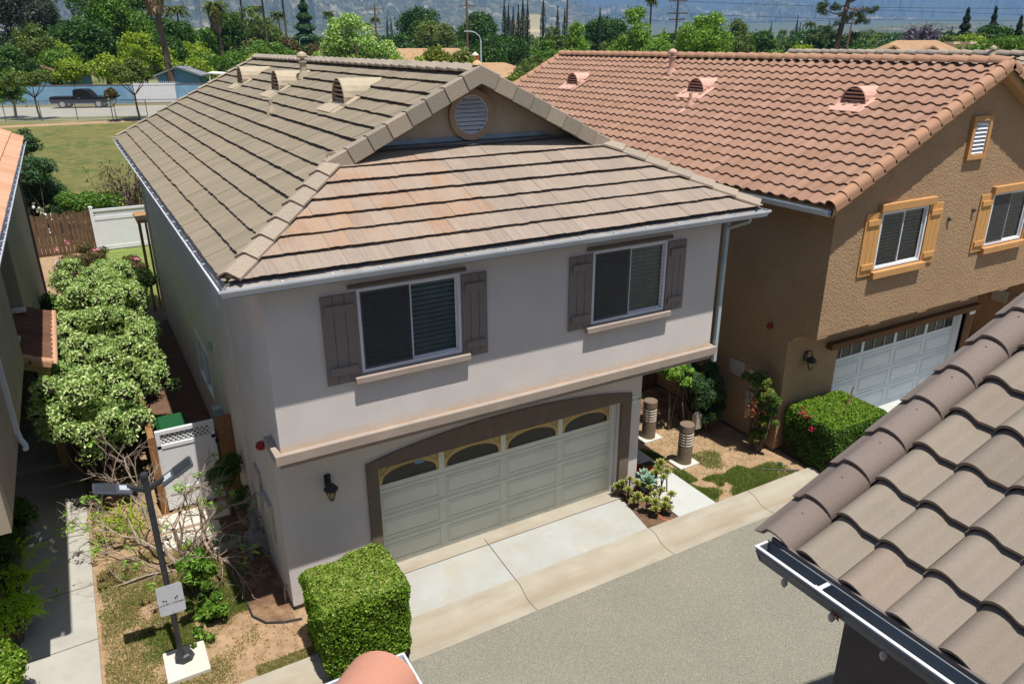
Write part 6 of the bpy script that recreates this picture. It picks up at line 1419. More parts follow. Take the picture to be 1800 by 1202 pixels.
# the three young trees on the near side of the far street
for i, (x, y, H, Wd, lab, ru) in enumerate(((-3.5, 62.9, 3.9, 4.1, 'small round street tree on the left behind the chain-link fence', 'leaf_ol'), (3.4, 58.9, 4.3, 4.0, 'small round street tree in front of the white corrugated gate', 'leaf_ol'), (1.75, 58.3, 2.5, 1.5, 'young spindly street tree in front of the dark pickup', 'leaf_rb'))):
    g = np.random.default_rng(400+i); t = thing('street_tree', lab, 'tree', (x, y, 3), 'young street trees by the chain-link fence'); r = Wd/2
    P, rr = lobes((x-.1, y, 3+H*.72), (r*.85, r*.8, H*.27), 16, g, .75, .4); C, N = cloud(P, rr, 5200 if i < 2 else 1100, g, .85, .5); arr('crown', *leaf_mesh(C, N, .2, .5, .7, g), ru, t)
    m = MB(); b_ = Vector((x+.1, y, 2.8)); f_ = Vector((x, y, 3+H*.42)); m.tube([b_, b_.lerp(f_, .5)+Vector((-.04, 0, 0)), f_], [.09, .075, .065] if i < 2 else [.035, .03, .02], 8)
    for a in np.linspace(.3, 6.6, 6)[:5]: m.tube([f_, f_+Vector((math.cos(a)*r*.35, math.sin(a)*r*.35, H*.16)), f_+Vector((math.cos(a)*r*.6, math.sin(a)*r*.6, H*.34))], [.045, .03, .012] if i < 2 else [.015, .01, .005], 5)
    m.build('trunk', 'bark', t)
# shrubs behind the old fence
shrub('leafy_shrub', 'tall feathery green tree-like shrub behind the old plank fence at the left', 'shrub', [(-3.6, 32, 1.7, 1.4, 1.2, 1.8, 14), (-3.5, 31, 2.8, 1.1, .8, 1.2, 10), (-3.9, 32, 4.0, 1.0, .9, 1.2, 9), (-4.6, 32.5, 3.1, 1.2, .9, 1.4, 10), (-5.2, 31, 1.5, 1.2, .8, 1.4, 8), (-2.6, 31.5, 1.2, .9, .8, 1.1, 7)], 20000, .17, 'leaf_bl', .28, 41, z0=0, trunkr=.05)
shrub('leafy_shrub', 'bright green shrub behind the white vinyl fence', 'shrub', [(-1.9, 30, 1.5, 1.3, .9, .9, 12), (-.7, 30.5, 1.3, .8, .8, .8, 7)], 7000, .15, 'leaf_md', .5, 42, z0=0)
t = thing('plum_shrub', 'dark purple leggy shrub with many upright stems beside the grey house back corner', 'shrub', (.5, 31, 0)); g = np.random.default_rng(43); m = MB(); C = []
for k in range(60):
    a = g.uniform(0, 6.28); b_ = Vector((.3+g.normal(0, .75), 31+g.normal(0, .5), 0)); tp_ = b_+Vector((g.normal(0, .5), g.normal(0, .4), g.uniform(1.9, 3.3)))
    m.tube([b_, b_.lerp(tp_, .5), tp_], [.02, .014, .006], 4)
    for s in np.linspace(.35, 1, 26): p = b_.lerp(tp_, s); C.append((p.x+g.normal(0, .09), p.y+g.normal(0, .09), p.z))
m.build('stem', 'bark', t); arr('foliage', *leaf_mesh(np.array(C), np.tile([0, 0, 1.], (len(C), 1)), .14, .5, .9, g), 'leaf_plum', t)
C = np.vstack([np.array(c_)+g.normal(0, .08, (8, 3)) for c_ in ((-3.4, 28.9, 1.5), (-3.5, 29, 1.1), (-3.3, 28.8, .8), (-3.1, 28.9, 1.3), (-3.6, 28.9, 1.8))]); o = arr('white_bloom', *leaf_mesh(C, np.tile([0, -1, .5], (len(C), 1)), .14, .8, .7), 'petal_white', None); tag(o, 'cluster of white blooms above the old plank fence beside the left house', 'flowers', kind='stuff')

# distant tree belt filling the valley behind the named trees
g = np.random.default_rng(900); Cs, Ns, Sz = [], [], []
VV = []; FF = []
for q_ in range(900):
    d = 118+g.random()**1.5*650; a = R(g.uniform(-22, 68)); x = CAMP[0]+d*math.sin(a); y = CAMP[1]+d*math.cos(a)
    if d < 175 and not (math.degrees(a) > 44 and d > 128) and (y < 96 or math.degrees(a) > 12): continue
    z = gz(x, y); h = g.uniform(4, 8.5)*(1 if d > 200 else .75); w_ = g.uniform(3, 6.5); lf = d*.0036; P, rr = lobes((x, y, z+h*.5), (w_, w_, h*.5), 8, g, .7, .42); n = int(150+g.random()*60); C, N = cloud(P, rr, n, g, .85, .4); C[:, 2] = np.maximum(C[:, 2], z)
    V_, F_ = leaf_mesh(C, N, lf, .65, .7, g); FF.append(F_+sum(len(v) for v in VV)); VV.append(V_)
kk = len(VV)
for nm_, mt_, sl_ in (('olive', 'leaf_ol', 0), ('dark', 'leaf_dk', 1), ('green', 'leaf_md', 2)):
    V_ = np.vstack(VV[sl_::3]); o = arr('distant_trees', V_, np.arange(len(V_)).reshape(-1, 4), mt_, None); tag(o, 'far-off %s tree cover filling the valley floor behind the nearer trees' % nm_, 'trees', kind='stuff')

# palms
def frond(C, N, base, a, L, g, up=.5, droop=1.0, leaf=.5, dead=False):
    d = np.array([math.cos(a), math.sin(a), 0.])
    for s in np.linspace(.12, 1, 12):
        p = np.array(base)+d*L*s*(1 if not dead else .35)+np.array([0, 0, L*(up*s-droop*s*s)])
        for sd in (-1, 1): q_ = np.cross(d, [0, 0, 1])*sd*leaf*.4*(1-.5*s); C.append(p+q_); N.append((0, 0, 1.) if not dead else d)
def palm(name, label, x, y, z, top, kind, r=1.8):
    g = np.random.default_rng(int(abs(x*7+y*3))); t = thing(name, label, 'palm', (x, y, z), 'palms on the skyline'); H = top
    m = MB(); lean = Vector((-.02*(H-z), 0, 0)) if kind != 'skirt' else Vector((-.6, 0, 0)); w0 = .38 if kind == 'skirt' else .2
    m.tube([Vector((x, y, z-.5))-lean*1.0, Vector((x, y, (z+H)/2))-lean*.4, (x, y, H)], [w0*1.15, w0*.85, w0*.75], 10); m.build('trunk', 'bark_palm', t)
    C, N = [], []
    if kind in ('skirt', 'feather', 'frondy', 'thin', 's'):
        for i in range(38): frond(C, N, (x, y, H), g.uniform(0, 6.28), r*g.uniform(.8, 1.1), g, g.uniform(-.2, 1.0), g.uniform(.5, 1.1), leaf=.45)
    arr('fronds', *leaf_mesh(np.array(C), np.array(N), .6 if kind != 's' else .9, .3, .35, g), 'leaf_palm', t)
    if kind == 'skirt':
        n = 2600; s = g.random(n); a = g.uniform(0, 6.28, n); L_ = 3.6 if r > 2.2 else 3.2; rr = (1.25-.55*s)*np.where(s < .1, s*10, 1)*(1.05 if r > 2.2 else .85)*g.uniform(.8, 1.05, n)
        C = np.stack([x+rr*np.cos(a), y+rr*np.sin(a), H-.1-s*L_], 1); N = np.stack([np.cos(a), np.sin(a), 0*a], 1); V, F = leaf_mesh(C, N, .75, .22, .25, g, 6); arr('dead_skirt', V, F, 'frond_dead', t)
palm('fan_palm', 'thick skirted palm trunk at the left, crown out of frame', 9.0, 86.1, 3, 15.5, 'skirt', 2.6)
palm('fan_palm', 'palm with green crown and hanging dead skirt left of the grey roof', 19.7, 112.7, 3, 13.6, 'skirt', 2.1)
for (x, y, H, lab) in ((26.3, 126.7, 18.5, 'thin tall palm trunk, leftmost of three crossing the olive tree'), (31.8, 135.8, 19, 'thin tall palm trunk, middle one of three crossing the olive tree'), (35.1, 135, 18.6, 'thin tall palm trunk, right one of three before the red-brown shrub')): palm('thin_palm', lab, x, y, 3, H, 'thin', 1.6)
for (x, y, H, lab, r) in ((48, 214, 17.2, 'small far palm behind the wide olive tree', 2), (51, 203, 15.6, 'small far palm left of the dark conifer', 2.2), (75, 238, 17.2, 'small far palm right of the dark conifer', 1.8), (20.8, 158, 14.6, 'far palm showing behind the nearest palm skirt', 2.4), (112.5, 299, 17.8, 'far palm on the right of the double-arm pole', 2.1), (109.7, 300.2, 15.5, 'far palm just left of the double-arm pole', 1.9), (227, 183.5, 14.3, 'small far palm among the tiny cypresses', 2), (198.8, 154.9, 12.6, 'small far palm above the wide blue-green tree', 1.7), (243.6, 210, 12.3, 'tiny far palm right of the dark dome tree', 1.6)): palm('small_palm', lab, x, y, 3, H, 's', r)
palm('feather_palm', 'slim palm trunk with narrow crown above the small pointed tree', 93.1, 105.7, 3, 15.6, 'feather', 1.0)
palm('feather_palm', 'bushy feather palm in front of the dense dark dome tree', 59.4, 126.5, 3, 11, 'frondy', 2.8); palm('feather_palm', 'low bright palm below the wide olive tree', 29.3, 136.3, 3, 8.6, 'frondy', 2.6)
# pine with clumped needles
pn = thing('pine_tree', 'tall open pine with dark leaning trunk and clumped needles on the right', 'tree', (112.5, 80, 3)); g = np.random.default_rng(50); m = MB(); bx, by = 111.0, 80.5
T0 = Vector((bx, by, 2.6)); T1 = Vector((bx+1.9, by-1.2, 18.6)); m.tube([T0, T0.lerp(T1, .33)+Vector((.2, 0, 0)), T0.lerp(T1, .66)+Vector((.1, 0, 0)), T1], [.55, .48, .38, .22], 9)
C, N = [], []
for (s, dx, dz) in ((.93, -3.2, .9), (.9, 2.8, 1.6), (.84, -3.6, -.2), (.84, 4.6, 1.0), (.8, 2.2, .3), (.72, -2.2, -.4), (.74, 3.6, 1.4), (.7, 3.8, -.8), (.66, 1.8, -.7), (.56, -3.8, -.9), (.5, -4.6, -1.2), (.55, 3.2, .3), (.42, 3.8, -.3), (.36, 2.2, -.8), (.3, -2.0, -.6), (.98, .5, .8), (.97, -1.5, 1.4), (.62, -3.4, 1.1)):
    p = T0.lerp(T1, s); e = p+Vector((dx*.8, g.normal(0, .8)-dx*.35, dz)); m.tube([p, p.lerp(e, .5)+Vector((0, 0, -.2)), e], [.13, .09, .03], 5)
    for _ in range(5):
        cc = np.array(e)+g.normal(0, [.75, .75, .4]); k = 130; d = unit(g.normal(0, 1, (k, 3))); C.append(cc+d*g.uniform(.25, .8, (k, 1))*[1, 1, .7]); N.append(d)
m.build('trunk', 'bark', pn); arr('needles', *leaf_mesh(np.vstack(C), np.vstack(N), .42, .28, .5, g), 'pine', pn)

# ------------------------------------------------------------------ far street: fence, wall, gate, pickup
FA = Vector((-9, 63.35, 3)); FB = Vector((8.5, 56.4, 3)); fd = (FB-FA); FL = fd.length; fd.normalize()
cf = thing('chain_link_fence', 'low chain-link fence with steel posts between the dry field and the far street', 'fence', (0, 59.8, 3)); m = MB(); m.tube([FA+Vector((0, 0, 1.5)), FB+Vector((0, 0, 1.5))], .022, 6); m.build('rail', 'post_steel', cf)
k = 0
while k*2.62 < FL: p = FA+fd*(k*2.62+.9); m = MB(); m.tube([p+Vector((0, 0, -.3)), p+Vector((0, 0, 1.52))], .03, 8); m.build('post', 'post_steel', cf); k += 1
mm = bpy.data.materials.new('chain_mesh'); mm.use_nodes = True; mm.node_tree.nodes['Principled BSDF'].inputs['Alpha'].default_value = .12; mm.node_tree.nodes['Principled BSDF'].inputs['Base Color'].default_value = (.3, .32, .33, 1)
m = MB(); m.prism([FA, FB, FB+Vector((0, 0, 1.47)), FA+Vector((0, 0, 1.47))], (0, .004, 0)); m.build('wire_mesh', mm, cf)
def fbox(m, s0, s1, t0, t1, z0, z1): m.hexa([fpt(s0, t0, z0), fpt(s1, t0, z0), fpt(s1, t1, z0), fpt(s0, t1, z0), fpt(s0, t0, z1), fpt(s1, t0, z1), fpt(s1, t1, z1), fpt(s0, t1, z1)]); return m
bw = thing('blue_wall', 'long pale blue plastered garden wall behind the pickup', 'wall', fpt(-1, 0))
m = MB(); fbox(m, -22, 5.0, 0, .2, -.2, 1.78); fbox(m, 9.2, 22, 0, .2, -.2, 1.78); m.build('wall', 'wall_blue', bw); m = MB(); fbox(m, -22, 5.0, -.03, .23, 1.78, 1.84); fbox(m, 9.2, 22, -.03, .23, 1.78, 1.84); m.build('coping', 'roof_brown', bw)
m = MB(); fbox(m, -.3, -.26, -.01, 0, .3, 1.78); m.build('joint', 'hose_black', bw)
wg = thing('corrugated_gate', 'white ribbed sliding gate with spiked top in the blue wall', 'gate', fpt(7, 0)); m = MB()
for k in range(42): fbox(m, 5.05+k*.098, 5.05+k*.098+.07, .02, .06, .05, 1.9); fbox(m, 5.12+k*.098, 5.15+k*.098, .04, .06, .05, 1.88)
m.build('ribbed_panel', 'white_vinyl', wg); m = MB()
for k in range(21): s_ = 5.08+k*.2; fbox(m, s_, s_+.05, .03, .05, 1.9, 2.08)
fbox(m, 5.02, 9.18, .0, .02, .08, .16); fbox(m, 5.02, 9.18, 0, .02, 1.75, 1.83); m.build('spiked_rail', 'white_vinyl', wg)
m = MB(); fbox(m, 9.16, 9.3, -.05, .1, 0, 2.0); m.build('post', 'wall_blue', wg)
# pickup truck, nose to the right
pk = thing('pickup_truck', 'dark navy pickup with chrome wheels parked along the blue wall', 'pickup truck', fpt(1.75, -4.6)); S0, T0_, T1_ = -.75, -5.7, -3.95
def side_prism(pts, t0, t1): m = MB(); A = [Vector(fpt(S0+s, t0, z)) for s, z in pts]; m.prism(A, FN*(t1-t0)); return m
side_prism([(0, .55), (.05, 1.02), (2.05, 1.04), (2.05, .62), (3.7, .62), (3.7, 1.05), (4.7, .98), (5.02, .88), (5.08, .52), (4.95, .42), (.1, .45)], T0_, T1_).build('body', 'truck_navy', pk, bevel=.04)
side_prism([(2.05, .6), (2.05, 1.05), (2.12, 1.6), (2.3, 1.68), (3.05, 1.68), (3.25, 1.6), (3.72, 1.06), (3.72, .6)], T0_+.06, T1_-.06).build('cab', 'truck_navy', pk, bevel=.04)
m = MB(); fbox(m, S0+.12, S0+1.98, T0_+.12, T1_-.12, .98, 1.045); m.build('truck_bed', 'hose_black', pk)
m = side_prism([(2.2, 1.1), (2.24, 1.55), (2.98, 1.57), (3.2, 1.5), (3.5, 1.1)], T0_+.045, T0_+.058); m.build('side_window', 'dark_void', pk); m = side_prism([(3.3, 1.56), (3.33, 1.56), (3.72, 1.1), (3.69, 1.1)], T0_+.15, T1_-.15); m.build('windscreen', 'dark_void', pk)
for s_ in (1.05, 4.2):
    for t_ in (T0_-.01, T1_-.2):
        c_ = Vector(fpt(S0+s_, t_, .37)); m = MB(); m.tube([c_, c_+FN*.22], .37, 22); wh = m.build('wheel', 'tyre', pk)
        m = MB(); m.tube([c_-FN*.012, c_+FN*.02], .23, 16); m.build('rim', 'chrome', wh)
m = MB(); fbox(m, S0+4.96, S0+5.1, T0_+.05, T0_+.35, .66, .82); m.build('headlight', 'chrome', pk); m = MB(); fbox(m, S0+4.96, S0+5.1, T1_-.35, T1_-.05, .66, .82); m.build('headlight', 'chrome', pk)
m = MB(); fbox(m, S0+4.9, S0+5.16, T0_, T1_, .4, .52); fbox(m, S0-.12, S0+.06, T0_, T1_, .42, .54); m.build('bumper', 'chrome', pk); m = MB(); fbox(m, S0-.01, S0+.03, T0_+.03, T0_+.12, .62, .92); m.build('tail_light', 'red_paint', pk)
m = MB(); fbox(m, S0+2.5, S0+2.62, T0_+.03, T0_+.05, .9, .94); m.build('door_handle', 'chrome', pk)

# ------------------------------------------------------------------ far buildings
def hut(name, label, cx, cy, ax, w, d, h, rise, wallm, roofm, z=3.0, hip=False, over=.4, wins=()):
    t = thing(name, label, 'shed' if 'shed' in label else 'house', (cx, cy, z), None); u = Vector((math.cos(ax), math.sin(ax), 0)); v = Vector((-u.y, u.x, 0)); c = Vector((cx, cy, z))
    P = lambda a, b, zz: c+u*a+v*b+Vector((0, 0, zz))
    m = MB(); m.hexa([P(-w/2, -d/2, -.5), P(w/2, -d/2, -.5), P(w/2, d/2, -.5), P(-w/2, d/2, -.5), P(-w/2, -d/2, h), P(w/2, -d/2, h), P(w/2, d/2, h), P(-w/2, d/2, h)])
    if not hip:
        for b in (-d/2, d/2): m.poly([P(-w/2, b, h), P(w/2, b, h), P(0, b, h+rise)])
    m.build('wall', wallm, t); m = MB(); o = over
    if hip:
        r_ = max(0, (w-d)/2) ; A = [P(-w/2-o, -d/2-o, h), P(w/2+o, -d/2-o, h), P(w/2+o, d/2+o, h), P(-w/2-o, d/2+o, h)]; R0, R1 = P(-r_, 0, h+rise), P(r_, 0, h+rise)
        m.poly([A[0], A[1], R1, R0]); m.poly([A[1], A[2], R1]); m.poly([A[2], A[3], R0, R1]); m.poly([A[3], A[0], R0]); m.poly(A)
    else:
        k_ = rise/(w/2)
        m.prism([P(-w/2-o, -d/2-o, h-o*k_), P(0, -d/2-o, h+rise), P(w/2+o, -d/2-o, h-o*k_), P(w/2+o, -d/2-o, h-o*k_+.18), P(0, -d/2-o, h+rise+.18), P(-w/2-o, -d/2-o, h-o*k_+.18)], v*(d+2*o))
    m.build('roof', roofm, t)
    for (a, zz, ww, hh) in wins: m = MB(); m.hexa([P(a-ww/2, -d/2-.03, zz), P(a+ww/2, -d/2-.03, zz), P(a+ww/2, -d/2, zz), P(a-ww/2, -d/2, zz), P(a-ww/2, -d/2-.03, zz+hh), P(a+ww/2, -d/2-.03, zz+hh), P(a+ww/2, -d/2, zz+hh), P(a-ww/2, -d/2, zz+hh)]); m.build('window', 'dark_void', t)
    return t
hut('small_house', 'light blue house with brown gable partly hidden behind the hedge at the left', -2.6, 92, -.35, 7, 7, 2.5, 1.2, 'wall_cyan', 'roof_tan', wins=((-2, .9, 1.2, 1.1), (2.2, .9, 1.2, 1.1)))
hut('garden_shed', 'blue garden shed with low gable roof behind the white gate', 10.8, 87.5, -.35, 4.4, 3.5, 2.3, .8, 'wall_cyan', 'roof_grey')
t = thing('carport', 'flat white carport roof on posts beside the blue shed', 'carport', (14.2, 86, 3)); m = MB(); m.prism([(13.0, 83.8, 5.5), (16.2, 82.6, 5.25), (16.2, 82.6, 5.37), (13.0, 83.8, 5.62)], (1.2, 3.4, 0)); m.build('roof', 'roof_white', t); m = MB()
for p in ((15.9, 82.9), (13.2, 83.9)): m.tube([(p[0], p[1], 2.8), (p[0], p[1], 5.4)], .08, 6)
m.build('post', 'white_vinyl', t)
crown_tree('round', -5.2, 84, 3, 5.6, 5, 'dk', 'dark bushy tree at the left edge above the blue wall', 511); crown_tree('bush', -1.2, 89.6, 3, 5.6, 4.6, 'md', 'green bush hiding the middle of the light blue house', 512); crown_tree('round', 9.5, 99, 3, 6.5, 9, 'dk', 'dark green trees behind the bright tree hedge', 513); crown_tree('round', 1.5, 101, 3, 8.5, 10, 'dk', 'dark lower branches under the tall broad tree', 514); crown_tree('round', 25, 106, 3, 6, 9, 'md', 'mid green trees left of the brown hip roof', 515)
# hedge trees in front of the light blue house
crown_tree('bush', -.2, 87.5, 3, 4.6, 4.0, 'yg', 'left part of the bright yellow-green tree hedge behind the blue wall', 501); crown_tree('bush', 3.2, 86.2, 3, 4.7, 4.2, 'yg', 'middle part of the bright yellow-green tree hedge behind the blue wall', 502); crown_tree('bush', 6.2, 88.5, 3, 5.4, 3.8, 'yg', 'right part of the bright yellow-green tree hedge, beside the skirted palm', 503)
crown_tree('bush', 12.6, 93, 3, 4.2, 6, 'yg', 'yellow-green bushes right behind the blue shed', 504); crown_tree('bush', 17.5, 84, 3, 3.2, 2.4, 'lo', 'light leafy bush right of the white carport', 505)
crown_tree('bush', 21, 92, 3, 4.4, 6.5, 'yg', 'yellow-green bush row below the second skirted palm', 506); crown_tree('bush', 47, 98, 3, 4.2, 8, 'rb', 'brown-green hedge in front of the far tan roofs', 507)
crown_tree('round', 56, 98, 3, 5.2, 7, 'dk', 'dark green trees filling behind the white street light', 508); crown_tree('round', 70, 120, 3, 7, 12, 'dk', 'dark tree mass at the foot of the cypress clump', 509); crown_tree('round', 104, 108, 3, 6.5, 14, 'dk', 'dark tree mass right of the tall upright tree', 510)
hut('small_house', 'low house with brown hip roof behind the palms', 27.6, 138, -.2, 12, 10, 2.6, 2.6, 'wall_beige', 'roof_brown', hip=True)
hut('small_house', 'house with low dark brown roof right of the brown hip roof', 36, 128, -.2, 9, 8, 2.2, 1.6, 'wall_beige', 'roof_brown', hip=True)
hut('small_house', 'low house with pale grey roof seen above the grey ridge', 38.5, 118, -.3, 12, 8, 2.0, 1.5, 'wall_cream', 'roof_grey', hip=True)
hut('small_house', 'low tan-roofed house behind the loquat trees', 50.5, 112, -.4, 22, 9, 2.8, 2.0, 'wall_beige', 'roof_tan', hip=True)
nh = hut('small_house', 'low house with pinkish roof and chimney in the gap between the two big roofs', 43.5, 74, -.5, 12, 9, 1.9, 1.5, 'wall_cream', 'roof_tan', hip=True, wins=((-3, .6, 1, .9), (2, .6, 1, .9)))
m = MB(); m.box(40.8, 41.5, 73.2, 73.9, 4.5, 7.2); ch = m.build('chimney', 'terracotta', nh); m = MB(); m.lathe((41.15, 73.55, 7.2), [(.45, 0), (.4, .12), (.05, .4)], 8); m.build('chimney_cap', 'plaster_white', ch)
tw = thing('tower_block', 'distant cream tower with a lower wing among the cypresses', 'building', (462, 762, 12)); m = MB(); m.box(456, 472, 755, 770, 8, 37.5); m.build('tower', 'wall_cream', tw); m = MB(); m.box(440, 456, 762, 780, 8, 32); m.build('wing', 'wall_beige', tw); m = MB(); m.box(452, 476, 752, 755, 8, 20); m.build('annex', 'wall_cream', tw)
bh = hut('large_house', 'large tan-tiled house with several gables on the right horizon', 98.5, 57.0, -.75, 12, 7, 3.7, 2.0, 'wall_beige', 'roof_tan', hip=True, wins=((3, 2.0, 1, 1.2),))
for (a, b, s_) in ((-3.6, -4.2, 1.0), (1.0, -4.4, .95), (3.4, -4.8, .6)):
    u = Vector((math.cos(-.75), math.sin(-.75), 0)); v = Vector((-u.y, u.x, 0)); c = Vector((98.5, 57.0, 3))+u*a+v*b; P = lambda p, q_, z_: c+u*p+v*q_+Vector((0, 0, z_))
    m = MB(); w_ = 2.6*s_; m.poly([P(-w_, 0, 3.5), P(w_, 0, 3.5), P(0, 0, 3.5+1.3*s_)]); m.poly([P(-w_, 0, 0), P(w_, 0, 0), P(w_, 0, 3.0), P(-w_, 0, 3.0)]); m.build('gable_wall', 'wall_beige', bh)
    m = MB(); m.prism([P(-w_-.3, -.3, 3.35), P(0, -.3, 3.6+1.3*s_), P(w_+.3, -.3, 3.35), P(w_+.3, -.3, 3.55), P(0, -.3, 3.82+1.3*s_), P(-w_-.3, -.3, 3.55)], v*4); m.build('gable_roof', 'roof_tan', bh)
bh2 = hut('large_house', 'tan-roofed house with two cream chimneys right of the large gabled house', 106.5, 54, -.75, 8, 7, 3.0, 1.7, 'wall_beige', 'roof_tan', hip=True)
for (x, y) in ((104.2, 55.6), (105.6, 54.2)): m = MB(); m.box(x-.55, x+.55, y-.55, y+.55, 3, 8.2); m.box(x-.75, x+.75, y-.75, y+.75, 8.2, 8.5); m.build('chimney', 'wall_cream', bh2)
hut('small_house', 'house with an orange roof peeking through the trees at the far right', 121, 61, -.7, 9, 7, 3.2, 2.0, 'wall_beige', 'roof_tan', hip=True)
# poles and wires
def upole(label, x, y, H, arms, lean=0, mat='pole_wood', r=.2):
    t = thing('utility_pole', label, 'utility pole', (x, y, 3)); m = MB(); m.tube([(x-lean, y, 2.5), (x, y, H)], [r, r*.75], 9); m.build('pole', mat, t)
    for (z, L) in arms:
        m = MB(); f_ = Vector((.85, -.52, 0)); m.obox((x, y, z), f_*L, (-.05*.52, -.05*.85, 0), (0, 0, .07)); ca = m.build('crossarm', mat, t); m = MB()
        for k in (-.9, -.5, .5, .9): p = Vector((x, y, z+.07))+f_*L*k; m.lathe(p, [(.05, 0), (.07, .08), (.03, .2)], 6)
        m.build('insulator', 'stone_grey', ca)
    return t
upole('double-arm utility pole above the blossoming tree', 67.6, 177.2, 17.2, ((16.2, 2.2), (12.2, 2.0)), r=.26); upole('tall brown utility pole between the two dark round trees', 58.6, 110.3, 17.5, ((14.2, 1.3),)); upole('dark utility pole with several arms left of the willowy tree', 77, 80.1, 16, ((14.0, 1.3), (12.4, 1.4), (11.6, 1.2)), mat='bark', r=.18)
upole('dark utility pole with a transformer at the pointed green tree', 70, 97.9, 17, (), mat='bark'); upole('leaning utility pole left of the pine', 93.0, 63, 12.9, ((12.6, 1.3),), lean=1.0, r=.13); upole('short dark pole rising behind the grey ridge near the blossoming tree', 24, 65.3, 8.7, (), mat='bark', r=.12)
def slight(label, x, y, H, d):
    t = thing('street_light', label, 'street light', (x, y, 3)); m = MB(); m.tube([(x, y, 2.8), (x, y, H-.6)], [.12, .08], 10); m.build('pole', 'steel_light', t); m = MB(); p = Vector((x, y, H-.6)); d = Vector(d)
    m.tube([p, p+d*.15+Vector((0, 0, .45)), p+d*.6+Vector((0, 0, .8)), p+d*1.3+Vector((0, 0, .95))], .05, 8); m.build('arm', 'steel_light', t); m = MB(); m.obox(p+d*1.5+Vector((0, 0, .93)), d*.3, d.cross(Vector((0, 0, 1)))*.12, (0, 0, .06)); m.build('lamp_head', 'steel_light', t)
slight('pale curved street light right of the ridge of the grey roof', 38.8, 67.6, 9.4, (-.85, .5, 0)); slight('far brown-stemmed street light in front of the dark conifer', 44.2, 160, 9.5, (.85, -.5, 0))
ww = thing('overhead_wires', 'thin dark overhead wires strung across the distant treetops', 'wires', (30, 70, 8)); 
def wire(a, b, sag, r=.018):
    a, b = Vector(a), Vector(b); m = MB(); m.tube([a.lerp(b, k/16)-Vector((0, 0, sag*4*(k/16)*(1-k/16))) for k in range(17)], r, 4, cap=False); m.build('wire', 'wire', ww)
wire((-14, 72, 7.5), (24, 65.3, 7.2), .6); wire((-14, 71, 7.2), (24, 65.3, 6.8), .5); wire((24, 65.3, 8.3), (58.6, 110, 12), 1.0); wire((67.6, 177, 16.2), (58.6, 110.3, 9.5), 2.0, .03); wire((58.6, 110, 14.2), (70, 98, 15), .6); wire((58.6, 110, 9.0), (77, 80, 8.4), .5); wire((77, 80, 14), (150, 30, 13.5), 1.0, .03); wire((77, 80, 12.4), (150, 30, 12), 1.0, .03); wire((70, 98, 12.8), (93, 63, 11.4), .8, .025); wire((93, 63, 12.6), (150, 10, 11), .6, .025)

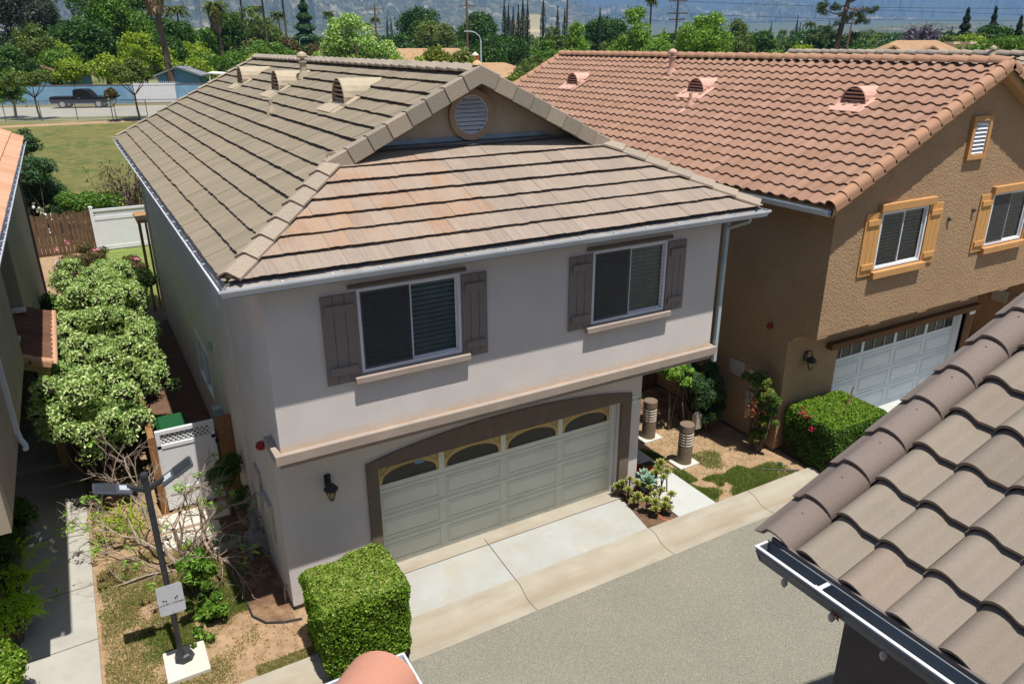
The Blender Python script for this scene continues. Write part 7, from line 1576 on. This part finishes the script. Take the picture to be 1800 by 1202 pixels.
# ------------------------------------------------------------------ mountains
mk('mountain', c3(82,88,66), c3(60,70,50), .0035, stain=[(c3(176,164,140), .006, .54, .66, .8), (c3(130,120,98), .02, .5, .62, .7)], rough=1)
mk('mountain_far', c3(98,104,96), c3(86,92,84), .003, rough=1)
def ridge(name, prof, d, thick, mat, seed, base=60):
    """prof: list of (azimuth in degrees east of north, height) ; real terrain strip with ravines"""
    g = np.random.default_rng(seed); m = MB(); na, nd = 420, 30; az = np.linspace(prof[0][0], prof[-1][0], na); hs = np.interp(az, [p[0] for p in prof], [p[1] for p in prof])
    ph = g.uniform(0, 6.28, 12)
    for j in range(nd):
        s = j/(nd-1); dd = d-thick*(1-s)
        for i in range(na):
            a = R(az[i]); wz = az[i]+.5*math.sin(s*3+az[i]*.9+ph[8])+.2*math.sin(s*7+ph[9]); n1 = (sum((1-2*abs(math.sin(wz*f+ph[k]+s*w_)))/f**.55 for k, (f, w_) in enumerate(((.9, .3), (2.1, -.6), (4.3, .9), (8.3, -1.2), (15, 1.5)))))*.2
            h = base+(hs[i]-base)*(s**1.1)*(1+n1*(1-s*.8)*.9)+hs[i]*.02*math.sin(az[i]*23+ph[7])*s; m.v.append((-1.9+dd*math.sin(a), -10.4+dd*math.cos(a), h))
    for j in range(nd-1):
        for i in range(na-1): q_ = j*na+i; m.f.append((q_, q_+1, q_+na+1, q_+na))
    for i in range(na):  # back slope
        a = R(az[i]); m.v.append((-1.9+(d+thick*.8)*math.sin(a), -10.4+(d+thick*.8)*math.cos(a), 0))
    for i in range(na-1): q_ = (nd-1)*na+i; m.f.append((q_, q_+1, nd*na+i+1, nd*na+i))
    o = m.build(name, mat, None, smooth=True); struct(o); return o
ridge('mountain_ridge', [(-30, 600), (-17.02, 600), (-1.29, 640), (11.22, 620), (22.08, 477), (28.59, 351), (31.72, 281), (33.69, 225), (35.66, 169), (38.02, 125), (40.75, 89), (43.8, 67)], 5500, 2200, 'mountain', 1, -20)
ridge('mountain_ridge', [(22.04, 557), (28.98, 512), (32.1, 436), (34.07, 370), (35.04, 350), (36.11, 311), (36.72, 329), (37.39, 310), (38.76, 252), (40.33, 175), (41.51, 127), (43.42, 88)], 7500, 1500, 'mountain', 2, 0)
ridge('mountain_ridge', [(33.68, 365), (36.81, 340), (38.14, 391), (39.11, 358), (39.89, 336), (41.37, 396), (43.3, 309), (44.76, 327), (45.46, 377), (46.52, 410), (47.94, 411), (49.38, 367), (50.27, 335), (51.13, 337), (52.19, 290), (54.22, 245), (56.83, 200), (58.74, 148), (61.73, 115), (73.95, 71)], 8500, 1600, 'mountain', 3, 0)
ridge('mountain_ridge', [(18.23, 839), (29.76, 925), (37.51, 788), (41.34, 686), (45.02, 703), (48.62, 642), (53.65, 688), (58.4, 616), (62.66, 651), (80, 600)], 12000, 2500, 'mountain_far', 4, 0)
ridge('foothill', [(50.5, 22), (51.72, 30), (53.68, 48), (55.29, 56), (56.87, 58), (58.43, 53), (59.98, 42), (61.76, 35), (66, 24)], 2600, 700, 'mountain', 5, 10)
# ------------------------------------------------------------------ haze
hm = bpy.data.materials.new('haze'); hm.use_nodes = True; nt = hm.node_tree; nt.nodes.clear(); ho = nt.nodes.new('ShaderNodeOutputMaterial'); pv = nt.nodes.new('ShaderNodeVolumePrincipled')
pv.inputs['Color'].default_value = (.2, .4, .74, 1); pv.inputs['Density'].default_value = 1.3e-4; pv.inputs['Anisotropy'].default_value = 0.0
nt.links.new(pv.outputs[0], ho.inputs['Volume'])
m = MB(); m.box(-16000, 16000, -900, 15500, -1.3, 1500); o = m.build('haze', hm, None); o['kind'] = 'stuff'; o['label'] = 'thin blue haze over the valley fading the mountains'
